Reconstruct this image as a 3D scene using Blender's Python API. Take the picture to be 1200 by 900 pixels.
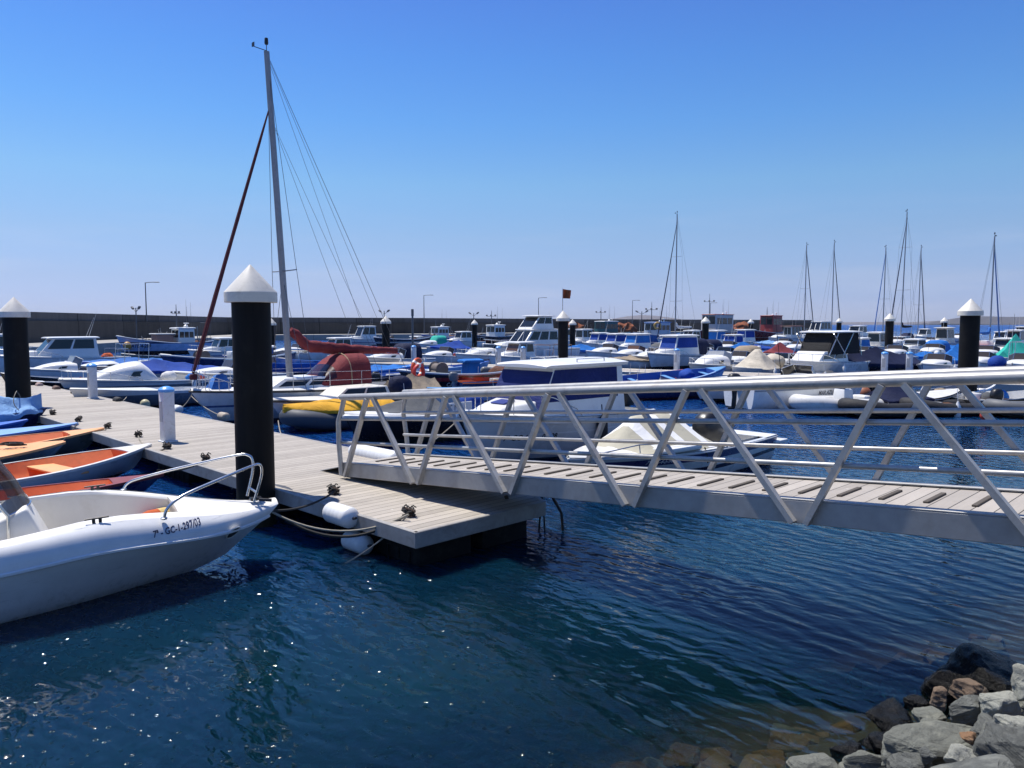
import bpy, bmesh, math, random
from mathutils import Vector, Matrix, noise
R = math.radians
scene = bpy.context.scene
for _o in list(bpy.data.objects):
    bpy.data.objects.remove(_o)
col = scene.collection

# ------------------------------------------------------------------ camera, sky, sun, exposure
EYE = 2.9
PITCH = R(4.45)
cam_data = bpy.data.cameras.new('camera')
cam_data.lens = 27.0
cam_data.sensor_width = 36.0
cam_data.clip_start = 0.05
cam_data.clip_end = 20000.0
cam = bpy.data.objects.new('camera', cam_data)
cam.location = (0, 0, EYE)
cam.rotation_euler = (R(90) - PITCH, 0, 0)
col.objects.link(cam)
scene.camera = cam

SUN_EL = R(66)
SUN_H = Vector((-0.80, 0.60, 0)).normalized()          # horizontal direction towards the sun
world = bpy.data.worlds.new('World')
scene.world = world
world.use_nodes = True
wn = world.node_tree
for n in list(wn.nodes):
    wn.nodes.remove(n)
w_out = wn.nodes.new('ShaderNodeOutputWorld')
w_bg = wn.nodes.new('ShaderNodeBackground')
w_sky = wn.nodes.new('ShaderNodeTexSky')
w_sky.sky_type = 'NISHITA'
w_sky.sun_disc = False
w_sky.sun_elevation = SUN_EL
w_sky.sun_rotation = math.atan2(SUN_H.x, SUN_H.y)
w_sky.altitude = 0
w_sky.air_density = 1.0
w_sky.dust_density = 0.3
w_sky.ozone_density = 3.2
w_bg.inputs['Strength'].default_value = 0.11
# clear sea air: the sky is tinted by height above the horizon (deeper blue overhead, lavender low down)
w_tc = wn.nodes.new('ShaderNodeTexCoord')
w_sep = wn.nodes.new('ShaderNodeSeparateXYZ')
wn.links.new(w_tc.outputs['Generated'], w_sep.inputs[0])
w_ramp = wn.nodes.new('ShaderNodeValToRGB')
_tint = [(0.0, (.40, .50, .95)), (0.022, (.42, .50, .93)), (0.055, (.455, .505, .79)), (0.11, (.51, .585, .76)), (0.175, (.51, .69, .83)),
         (0.247, (.40, .675, .94)), (0.316, (.35, .63, .98)), (0.384, (.335, .565, .98)), (0.7, (.33, .54, .98))]
_el = w_ramp.color_ramp.elements
while len(_el) < len(_tint):
    _el.new(0.5)
for _e, (_p, _c) in zip(_el, _tint):
    _e.position = _p
    _e.color = _c + (1,)
wn.links.new(w_sep.outputs[2], w_ramp.inputs[0])
w_mul = wn.nodes.new('ShaderNodeMix')
w_mul.data_type = 'RGBA'
w_mul.blend_type = 'MULTIPLY'
w_mul.inputs[0].default_value = 1.0
wn.links.new(w_sky.outputs[0], w_mul.inputs[6])
wn.links.new(w_ramp.outputs[0], w_mul.inputs[7])
# a trace of thin cloud low over the sea
w_map = wn.nodes.new('ShaderNodeMapping')
w_map.inputs['Scale'].default_value = (2.2, 2.2, 22.0)
wn.links.new(w_tc.outputs['Generated'], w_map.inputs[0])
w_no = wn.nodes.new('ShaderNodeTexNoise')
w_no.inputs['Scale'].default_value = 1.6
w_no.inputs['Detail'].default_value = 7
w_no.inputs['Roughness'].default_value = 0.6
wn.links.new(w_map.outputs[0], w_no.inputs['Vector'])
w_r1 = wn.nodes.new('ShaderNodeValToRGB')
w_r1.color_ramp.elements[0].position = 0.5
w_r1.color_ramp.elements[0].color = (0, 0, 0, 1)
w_r1.color_ramp.elements[1].position = 0.8
w_r1.color_ramp.elements[1].color = (0.28, 0.28, 0.28, 1)
wn.links.new(w_no.outputs[0], w_r1.inputs[0])
w_r2 = wn.nodes.new('ShaderNodeValToRGB')
w_r2.color_ramp.elements[0].position = 0.03
w_r2.color_ramp.elements[0].color = (1, 1, 1, 1)
w_r2.color_ramp.elements[1].position = 0.17
w_r2.color_ramp.elements[1].color = (0, 0, 0, 1)
wn.links.new(w_sep.outputs[2], w_r2.inputs[0])
w_mk = wn.nodes.new('ShaderNodeMath')
w_mk.operation = 'MULTIPLY'
wn.links.new(w_r1.outputs[0], w_mk.inputs[0])
wn.links.new(w_r2.outputs[0], w_mk.inputs[1])
w_cl = wn.nodes.new('ShaderNodeMix')
w_cl.data_type = 'RGBA'
wn.links.new(w_mk.outputs[0], w_cl.inputs[0])
wn.links.new(w_mul.outputs[2], w_cl.inputs[6])
w_cl.inputs[7].default_value = (4.6, 4.75, 5.6, 1)
wn.links.new(w_cl.outputs[2], w_bg.inputs[0])
wn.links.new(w_bg.outputs[0], w_out.inputs[0])

sun_data = bpy.data.lights.new('sun', 'SUN')
sun_data.energy = 4.2
sun_data.angle = R(0.53)
sun_data.color = (1.0, 0.955, 0.88)
sun = bpy.data.objects.new('sun', sun_data)
sun_dir = Vector((SUN_H.x * math.cos(SUN_EL), SUN_H.y * math.cos(SUN_EL), math.sin(SUN_EL)))
sun.rotation_euler = sun_dir.to_track_quat('Z', 'Y').to_euler()
sun.location = (0, 0, 60)
col.objects.link(sun)

vs = scene.view_settings
vs.view_transform = 'Standard'
vs.look = 'None'
vs.exposure = 0.5
vs.gamma = 1.0
vs.use_curve_mapping = False
scene.cycles.max_bounces = 8
scene.cycles.transparent_max_bounces = 16
scene.cycles.sample_clamp_indirect = 4.0

# ------------------------------------------------------------------ measuring
FPX = 900.0
def W(px, py, z=0.0):
    """where the sight line through a photograph pixel meets the level z"""
    a = (px - 600.0) / FPX
    b = (450.0 - py) / FPX
    d = Vector((a, b * math.sin(PITCH) + math.cos(PITCH), b * math.cos(PITCH) - math.sin(PITCH)))
    t = (z - EYE) / d.z
    return Vector((d.x * t, d.y * t, z))

def WD(px, py, Y):
    a = (px - 600.0) / FPX
    b = (450.0 - py) / FPX
    d = Vector((a, b * math.sin(PITCH) + math.cos(PITCH), b * math.cos(PITCH) - math.sin(PITCH)))
    t = Y / d.y
    return Vector((d.x * t, Y, EYE + d.z * t))

# ------------------------------------------------------------------ mesh building
class MB:
    def __init__(self):
        self.bm = bmesh.new()

    def box(self, size, loc=(0, 0, 0), rot=None, bevel=0.0, seg=1, taper=1.0):
        m = Matrix.Translation(loc)
        if rot is not None:
            m = m @ (rot.to_4x4() if not isinstance(rot, tuple) else
                     (Matrix.Rotation(rot[2], 4, 'Z') @ Matrix.Rotation(rot[1], 4, 'Y') @ Matrix.Rotation(rot[0], 4, 'X')))
        g = bmesh.ops.create_cube(self.bm, size=1.0)
        vsx = g['verts']
        for v in vsx:
            k = taper if v.co.z > 0 else 1.0
            v.co = Vector((v.co.x * size[0] * k, v.co.y * size[1] * k, v.co.z * size[2]))
        if bevel > 0:
            ed = list({e for v in vsx for e in v.link_edges})
            r = bmesh.ops.bevel(self.bm, geom=ed, offset=bevel, segments=seg, profile=0.5, affect='EDGES')
            vsx = list({v for f in r['faces'] for v in f.verts} | {v for v in vsx if v.is_valid})
        for v in vsx:
            v.co = m @ v.co
        return self

    def face(self, pts):
        self.bm.faces.new([self.bm.verts.new(p) for p in pts])
        return self

    def loft(self, rings, closed=True, cap0=False, cap1=False, mi=0):
        vr = [[self.bm.verts.new(p) for p in r] for r in rings]
        for a, b in zip(vr[:-1], vr[1:]):
            n = len(a)
            for i in range(n if closed else n - 1):
                j = (i + 1) % n
                q = [a[i], a[j], b[j], b[i]]
                try:
                    f = self.bm.faces.new(q)
                    f.material_index = mi
                except ValueError:
                    pass
        for flag, r in ((cap0, vr[0]), (cap1, vr[-1])):
            if flag:
                try:
                    self.bm.faces.new(r)
                except ValueError:
                    pass
        return self

    def tube(self, pts, r, n=8, closed=False, caps=True, flat=1.0):
        pts = [Vector(p) for p in pts]
        rs = r if isinstance(r, (list, tuple)) else [r] * len(pts)
        rings = []
        t0 = (pts[1] - pts[0]).normalized()
        up = Vector((0, 0, 1)) if abs(t0.z) < 0.9 else Vector((1, 0, 0))
        nrm = (up - t0 * up.dot(t0)).normalized()
        for i, p in enumerate(pts):
            if closed:
                t = (pts[(i + 1) % len(pts)] - pts[i - 1]).normalized()
            elif i == 0:
                t = t0
            elif i == len(pts) - 1:
                t = (pts[-1] - pts[-2]).normalized()
            else:
                t = ((pts[i + 1] - p).normalized() + (p - pts[i - 1]).normalized()).normalized()
            nrm = nrm - t * nrm.dot(t)
            if nrm.length < 1e-6:
                nrm = t.orthogonal()
            nrm.normalize()
            b = t.cross(nrm)
            rings.append([p + (nrm * math.cos(2 * math.pi * k / n) * flat + b * math.sin(2 * math.pi * k / n)) * rs[i] for k in range(n)])
        if closed:
            rings.append(rings[0])
            self.loft(rings)
            bmesh.ops.remove_doubles(self.bm, verts=self.bm.verts, dist=1e-5)
        else:
            self.loft(rings, True, caps, caps)
        return self

    def bar(self, a, b, w, h, up=(0, 0, 1)):
        """square section bar from a to b"""
        a, b = Vector(a), Vector(b)
        t = (b - a).normalized()
        s = t.cross(Vector(up)).normalized()
        u = s.cross(t)
        rings = [[p + s * (w / 2) * i + u * (h / 2) * j for i, j in ((-1, -1), (1, -1), (1, 1), (-1, 1))] for p in (a, b)]
        return self.loft(rings, True, True, True)

    def lathe(self, prof, loc=(0, 0, 0), n=24, axis='Z', cap=True):
        loc = Vector(loc)
        rings = []
        for r, z in prof:
            ring = []
            for k in range(n):
                a = 2 * math.pi * k / n
                c = Vector((r * math.cos(a), r * math.sin(a), z))
                if axis == 'X':
                    c = Vector((c.z, c.x, c.y))
                elif axis == 'Y':
                    c = Vector((c.x, c.z, c.y))
                ring.append(loc + c)
            rings.append(ring)
        return self.loft(rings, True, cap, cap)

    def ball(self, r, loc, scale=(1, 1, 1), sub=2):
        g = bmesh.ops.create_icosphere(self.bm, subdivisions=sub, radius=r)
        for v in g['verts']:
            v.co = Vector((v.co.x * scale[0], v.co.y * scale[1], v.co.z * scale[2])) + Vector(loc)
        return self

    def prism(self, poly, a, b):
        """polygon (x, z) pushed from y=a to y=b"""
        return self.loft([[(x, a, z) for x, z in poly], [(x, b, z) for x, z in poly]], True, True, True)

    def prism_z(self, poly, z0, z1):
        return self.loft([[(x, y, z0) for x, y in poly], [(x, y, z1) for x, y in poly]], True, True, True)

    def wobble(self, amp, freq, seed=0.0, zamp=1.0):
        for v in self.bm.verts:
            n = noise.noise_vector(v.co * freq + Vector((seed, seed * 1.7, seed * 0.3)))
            v.co += Vector((n.x * amp, n.y * amp, n.z * amp * zamp))
        return self

    def sub(self, cuts=1):
        bmesh.ops.subdivide_edges(self.bm, edges=list(self.bm.edges), cuts=cuts, use_grid_fill=True)
        return self

    def build(self, name, mat, parent=None, angle=35, loc=None, rotz=None):
        bmesh.ops.recalc_face_normals(self.bm, faces=self.bm.faces)
        me = bpy.data.meshes.new(name)
        self.bm.to_mesh(me)
        self.bm.free()
        if angle > 0:
            for p in me.polygons:
                p.use_smooth = True
            me.set_sharp_from_angle(angle=R(angle))
        for m in (mat if isinstance(mat, (list, tuple)) else [mat]):
            me.materials.append(m)
        o = bpy.data.objects.new(name, me)
        col.objects.link(o)
        if parent is not None:
            o.parent = parent
        if loc is not None:
            o.location = loc
        if rotz is not None:
            o.rotation_euler = (0, 0, rotz)
        return o

def tag(o, label=None, cat=None, group=None, kind=None):
    if label: o['label'] = label
    if cat: o['category'] = cat
    if group: o['group'] = group
    if kind: o['kind'] = kind
    return o

def thing(name, label, cat, loc=(0, 0, 0), rz=0.0, group=None, rot=None):
    o = bpy.data.objects.new(name, None)
    o.empty_display_size = 0.3
    col.objects.link(o)
    o.location = loc
    o.rotation_euler = rot if rot else (0, 0, rz)
    return tag(o, label, cat, group)

# ------------------------------------------------------------------ materials
_mats = {}
def new_mat(name):
    m = bpy.data.materials.new(name)
    m.use_nodes = True
    nt = m.node_tree
    for n in list(nt.nodes):
        nt.nodes.remove(n)
    out = nt.nodes.new('ShaderNodeOutputMaterial')
    bs = nt.nodes.new('ShaderNodeBsdfPrincipled')
    nt.links.new(bs.outputs[0], out.inputs[0])
    return m, nt, bs, out

def nd(nt, typ, **kw):
    n = nt.nodes.new(typ)
    for k, v in kw.items():
        if k.startswith('i_'):
            n.inputs[k[2:].replace('_', ' ')].default_value = v
        else:
            setattr(n, k, v)
    return n

def math_n(nt, op, a, b=None, c=None):
    n = nt.nodes.new('ShaderNodeMath')
    n.operation = op
    for i, x in enumerate((a, b, c)):
        if x is None:
            continue
        if isinstance(x, (int, float)):
            n.inputs[i].default_value = x
        else:
            nt.links.new(x, n.inputs[i])
    return n.outputs[0]

def mix_n(nt, fac, a, b, blend='MIX'):
    n = nt.nodes.new('ShaderNodeMix')
    n.data_type = 'RGBA'
    n.blend_type = blend
    for s, x in ((0, fac), (6, a), (7, b)):
        if isinstance(x, (int, float)):
            n.inputs[s].default_value = x
        elif isinstance(x, (tuple, list)):
            n.inputs[s].default_value = tuple(x) + ((1,) if len(x) == 3 else ())
        else:
            nt.links.new(x, n.inputs[s])
    return n.outputs[2]

def noise_n(nt, vec, scale, detail=4, rough=0.55, dist=0.0):
    n = nd(nt, 'ShaderNodeTexNoise')
    n.inputs['Scale'].default_value = scale
    n.inputs['Detail'].default_value = detail
    n.inputs['Roughness'].default_value = rough
    n.inputs['Distortion'].default_value = dist
    if vec is not None:
        nt.links.new(vec, n.inputs['Vector'])
    return n.outputs[0]

def ramp_n(nt, x, stops, interp='LINEAR'):
    n = nt.nodes.new('ShaderNodeValToRGB')
    n.color_ramp.interpolation = interp
    el = n.color_ramp.elements
    while len(el) < len(stops):
        el.new(0.5)
    for e, (p, c) in zip(el, stops):
        e.position = p
        e.color = (c, c, c, 1) if isinstance(c, (int, float)) else tuple(c) + (1,)
    nt.links.new(x, n.inputs[0])
    return n.outputs[0]

def bump_n(nt, bs, h, strength=0.3, dist=0.02, prev=None):
    b = nt.nodes.new('ShaderNodeBump')
    b.inputs['Strength'].default_value = strength
    b.inputs['Distance'].default_value = dist
    nt.links.new(h, b.inputs['Height'])
    if prev is not None:
        nt.links.new(prev, b.inputs['Normal'])
    if bs is not None:
        nt.links.new(b.outputs[0], bs.inputs['Normal'])
    return b.outputs[0]

def M(key, c=(0.5, 0.5, 0.5), rough=0.45, metal=0.0, var=0.12, scale=4.0, dirt=0.0, dirtcol=(0.12, 0.09, 0.06),
      bump=0.0, bscale=30.0, bdist=0.01, coat=0.0, spec=0.5, fine=0.0, stretch=None):
    """weathered plain surface: two scales of tint, patches of dirt, optional bump"""
    if key in _mats:
        return _mats[key]
    m, nt, bs, out = new_mat(key)
    tc = nd(nt, 'ShaderNodeTexCoord')
    vec = tc.outputs['Object']
    if stretch:
        mp = nd(nt, 'ShaderNodeMapping')
        mp.inputs['Scale'].default_value = stretch
        nt.links.new(vec, mp.inputs[0])
        vec = mp.outputs[0]
    n1 = noise_n(nt, vec, scale, 5, 0.6)
    n2 = noise_n(nt, vec, scale * 9, 3, 0.6)
    f = math_n(nt, 'MULTIPLY_ADD', n2, 0.35, math_n(nt, 'MULTIPLY', n1, 0.65))
    f = ramp_n(nt, f, [(0.3, 0.0), (0.7, 1.0)])
    lo = tuple(x * (1 - var) for x in c)
    hi = tuple(min(1, x * (1 + var)) for x in c)
    cc = mix_n(nt, f, lo, hi)
    if dirt > 0:
        d = noise_n(nt, vec, scale * 1.7 + 1.1, 8, 0.68, 0.6)
        d = ramp_n(nt, d, [(0.5, 0.0), (0.72, dirt)])
        cc = mix_n(nt, d, cc, dirtcol)
    nt.links.new(cc, bs.inputs['Base Color'])
    rr = math_n(nt, 'MULTIPLY_ADD', n1, 0.25, rough - 0.12)
    nt.links.new(rr, bs.inputs['Roughness'])
    bs.inputs['Metallic'].default_value = metal
    bs.inputs['Specular IOR Level'].default_value = spec
    bs.inputs['Coat Weight'].default_value = coat
    if bump > 0:
        h = noise_n(nt, vec, bscale, 6, 0.6)
        bump_n(nt, bs, h, bump, bdist)
    _mats[key] = m
    return m

def canvas(key, c, sag=0.5, scale=5.0):
    """tarpaulin: wrinkles, fold lines, sun bleached patches"""
    if key in _mats:
        return _mats[key]
    m, nt, bs, out = new_mat(key)
    tc = nd(nt, 'ShaderNodeTexCoord')
    vec = tc.outputs['Object']
    n1 = noise_n(nt, vec, 1.3, 4, 0.6)
    cc = mix_n(nt, ramp_n(nt, n1, [(0.35, 0.0), (0.7, 1.0)]), tuple(x * 0.8 for x in c), tuple(min(1, x * 1.15 + 0.002) for x in c))
    nt.links.new(cc, bs.inputs['Base Color'])
    bs.inputs['Roughness'].default_value = 0.8
    bs.inputs['Specular IOR Level'].default_value = 0.25
    mp = nd(nt, 'ShaderNodeMapping')
    mp.inputs['Scale'].default_value = (1, 0.35, 1.0)
    mp.inputs['Rotation'].default_value = (0.2, 0.3, 0.5)
    nt.links.new(vec, mp.inputs[0])
    n2 = noise_n(nt, mp.outputs[0], scale, 3, 0.55, 1.5)
    b1 = bump_n(nt, None, n2, sag, 0.06)
    n3 = noise_n(nt, vec, 260, 2, 0.5)
    bump_n(nt, bs, n3, 0.08, 0.002, b1)
    _mats[key] = m
    return m

def hullmat(key, c, boot=None, boot_z=0.08, stripe=None, s0=0.5, s1=0.6, rough=0.28, grime=0.5, stripe2=None):
    """painted hull with a waterline band, an optional stripe and waterline grime (object space height)"""
    if key in _mats:
        return _mats[key]
    m, nt, bs, out = new_mat(key)
    tc = nd(nt, 'ShaderNodeTexCoord')
    vec = tc.outputs['Object']
    sep = nd(nt, 'ShaderNodeSeparateXYZ')
    nt.links.new(vec, sep.inputs[0])
    z = sep.outputs[2]
    n1 = noise_n(nt, vec, 2.2, 5, 0.6)
    cc = mix_n(nt, ramp_n(nt, n1, [(0.3, 0.0), (0.7, 1.0)]), tuple(x * 0.9 for x in c), tuple(min(1, x * 1.05) for x in c))
    if stripe:
        a = math_n(nt, 'MULTIPLY', math_n(nt, 'GREATER_THAN', z, s0), math_n(nt, 'LESS_THAN', z, s1))
        cc = mix_n(nt, a, cc, stripe)
    if stripe2:
        k, e0, e1 = stripe2[1], stripe2[2], stripe2[3]
        zz = math_n(nt, 'MULTIPLY_ADD', sep.outputs[0], k, z)
        a = math_n(nt, 'MULTIPLY', math_n(nt, 'GREATER_THAN', zz, e0), math_n(nt, 'LESS_THAN', zz, e1))
        cc = mix_n(nt, a, cc, stripe2[0])
    mp = nd(nt, 'ShaderNodeMapping')
    mp.inputs['Scale'].default_value = (5, 5, 0.7)
    nt.links.new(vec, mp.inputs[0])
    st = noise_n(nt, mp.outputs[0], 3.0, 6, 0.65)
    st = ramp_n(nt, st, [(0.5, 0.0), (0.8, 1.0)])
    zf = math_n(nt, 'SUBTRACT', 1.0, math_n(nt, 'DIVIDE', z, 0.35))
    zf = ramp_n(nt, zf, [(0.0, 0.08), (1.0, 1.0)])
    cc = mix_n(nt, math_n(nt, 'MULTIPLY', math_n(nt, 'MULTIPLY', st, zf), grime), cc, (0.13, 0.11, 0.07))
    mp2 = nd(nt, 'ShaderNodeMapping')
    mp2.inputs['Scale'].default_value = (1.1, 1.1, 16)
    mp2.inputs['Rotation'].default_value = (0.05, 0.12, 0)
    nt.links.new(vec, mp2.inputs[0])
    sc_ = ramp_n(nt, noise_n(nt, mp2.outputs[0], 2.2, 6, 0.7), [(0.60, 0.0), (0.72, 0.35)])
    cc = mix_n(nt, math_n(nt, 'MULTIPLY', sc_, grime), cc, (0.10, 0.095, 0.085))
    if boot:
        wob = math_n(nt, 'MULTIPLY_ADD', n1, 0.03, boot_z - 0.015)
        cc = mix_n(nt, math_n(nt, 'LESS_THAN', z, wob), cc, boot)
    nt.links.new(cc, bs.inputs['Base Color'])
    nt.links.new(math_n(nt, 'MULTIPLY_ADD', n1, 0.2, rough - 0.1), bs.inputs['Roughness'])
    bs.inputs['Coat Weight'].default_value = 0.15
    _mats[key] = m
    return m

def glassmat(key, c=(0.012, 0.016, 0.02), rough=0.06):
    if key in _mats:
        return _mats[key]
    m, nt, bs, out = new_mat(key)
    tc = nd(nt, 'ShaderNodeTexCoord')
    n = noise_n(nt, tc.outputs['Object'], 3, 3)
    nt.links.new(mix_n(nt, n, tuple(x * 0.7 for x in c), tuple(x * 1.4 for x in c)), bs.inputs['Base Color'])
    bs.inputs['Roughness'].default_value = rough
    bs.inputs['IOR'].default_value = 1.5
    _mats[key] = m
    return m

def deckmat(key, c, plank=0.145, axis=0, gap=0.05, gapcol=(0.05, 0.045, 0.04), var=0.24):
    """boards side by side along an axis of the object"""
    if key in _mats:
        return _mats[key]
    m, nt, bs, out = new_mat(key)
    tc = nd(nt, 'ShaderNodeTexCoord')
    sep = nd(nt, 'ShaderNodeSeparateXYZ')
    nt.links.new(tc.outputs['Object'], sep.inputs[0])
    u = math_n(nt, 'DIVIDE', sep.outputs[axis], plank)
    fr = math_n(nt, 'FRACT', u)
    fl = math_n(nt, 'FLOOR', u)
    wn_ = nd(nt, 'ShaderNodeTexWhiteNoise', noise_dimensions='1D')
    nt.links.new(fl, wn_.inputs['W'])
    mp = nd(nt, 'ShaderNodeMapping')
    mp.inputs['Scale'].default_value = (14, 1.2, 3) if axis == 0 else (1.2, 14, 3)
    nt.links.new(tc.outputs['Object'], mp.inputs[0])
    gr = noise_n(nt, mp.outputs[0], 2.0, 6, 0.65)
    big = noise_n(nt, tc.outputs['Object'], 0.9, 5, 0.65)
    f = math_n(nt, 'MULTIPLY_ADD', wn_.outputs[0], 0.4, math_n(nt, 'MULTIPLY_ADD', gr, 0.4, math_n(nt, 'MULTIPLY', big, 0.35)))
    f = ramp_n(nt, f, [(0.25, 0.0), (0.85, 1.0)])
    cc = mix_n(nt, f, tuple(x * (1 - var) for x in c), tuple(x * (1 + var) for x in c))
    sp = noise_n(nt, tc.outputs['Object'], 5.5, 7, 0.7)
    cc = mix_n(nt, ramp_n(nt, sp, [(0.58, 0.0), (0.76, 0.45)]), cc, (0.14, 0.12, 0.10))
    dr = noise_n(nt, tc.outputs['Object'], 13, 3, 0.5)
    cc = mix_n(nt, ramp_n(nt, dr, [(0.74, 0.0), (0.76, 0.55)]), cc, (0.62, 0.60, 0.55))
    wt = noise_n(nt, tc.outputs['Object'], 1.7, 6, 0.7, 1.2)
    cc = mix_n(nt, ramp_n(nt, wt, [(0.56, 0.0), (0.66, 0.22)]), cc, (0.17, 0.14, 0.11))
    g = math_n(nt, 'LESS_THAN', math_n(nt, 'ABSOLUTE', math_n(nt, 'SUBTRACT', fr, 0.5)), 0.5 - gap)
    cc = mix_n(nt, g, gapcol, cc)
    nt.links.new(cc, bs.inputs['Base Color'])
    bs.inputs['Roughness'].default_value = 0.78
    b1 = bump_n(nt, None, g, 0.6, 0.006)
    bump_n(nt, bs, gr, 0.25, 0.004, b1)
    _mats[key] = m
    return m

WHITE = (0.76, 0.75, 0.71)
CREAM = (0.70, 0.66, 0.57)
NAVY = (0.008, 0.013, 0.045)
ROYAL = (0.010, 0.055, 0.30)
BRIGHT = (0.014, 0.15, 0.48)
TEAL = (0.03, 0.42, 0.32)
REDC = (0.19, 0.032, 0.036)
ORANGE = (0.62, 0.13, 0.035)
PALEBLUE = (0.22, 0.40, 0.66)
BLACK = (0.012, 0.012, 0.014)
GREY = (0.30, 0.31, 0.32)
def gel(): return M('white_gelcoat', WHITE, 0.32, var=0.05, scale=1.5, dirt=0.22, dirtcol=(0.45, 0.40, 0.32), coat=0.1)
def gel_old(): return M('aged_white_gelcoat', (0.62, 0.61, 0.57), 0.5, var=0.08, scale=2, dirt=0.45, dirtcol=(0.25, 0.22, 0.17))
def cream(): return M('cream_gelcoat', CREAM, 0.42, var=0.06, scale=1.6, dirt=0.25, dirtcol=(0.35, 0.29, 0.2))
def steel(): return M('stainless_tube', (0.62, 0.62, 0.61), 0.24, 0.95, var=0.1, scale=6)
def black(): return M('black_plastic', BLACK, 0.42, var=0.3, scale=5, dirt=0.3, dirtcol=(0.06, 0.055, 0.05))
def rubber(): return M('black_rubber', (0.016, 0.016, 0.017), 0.75, var=0.3, dirt=0.4, dirtcol=(0.07, 0.065, 0.06))
def grey(): return M('grey_paint', GREY, 0.5, var=0.12, dirt=0.3, dirtcol=(0.16, 0.14, 0.12))
def ropem(): return M('rope_fibre', (0.30, 0.27, 0.21), 0.9, var=0.3, scale=20, bump=0.5, bscale=120)
def ropedark(): return M('dark_rope_fibre', (0.035, 0.033, 0.03), 0.9, var=0.3, scale=20, bump=0.5, bscale=120)
def wood(): return M('varnished_wood', (0.20, 0.085, 0.03), 0.4, var=0.3, scale=3, stretch=(1, 8, 8))

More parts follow.
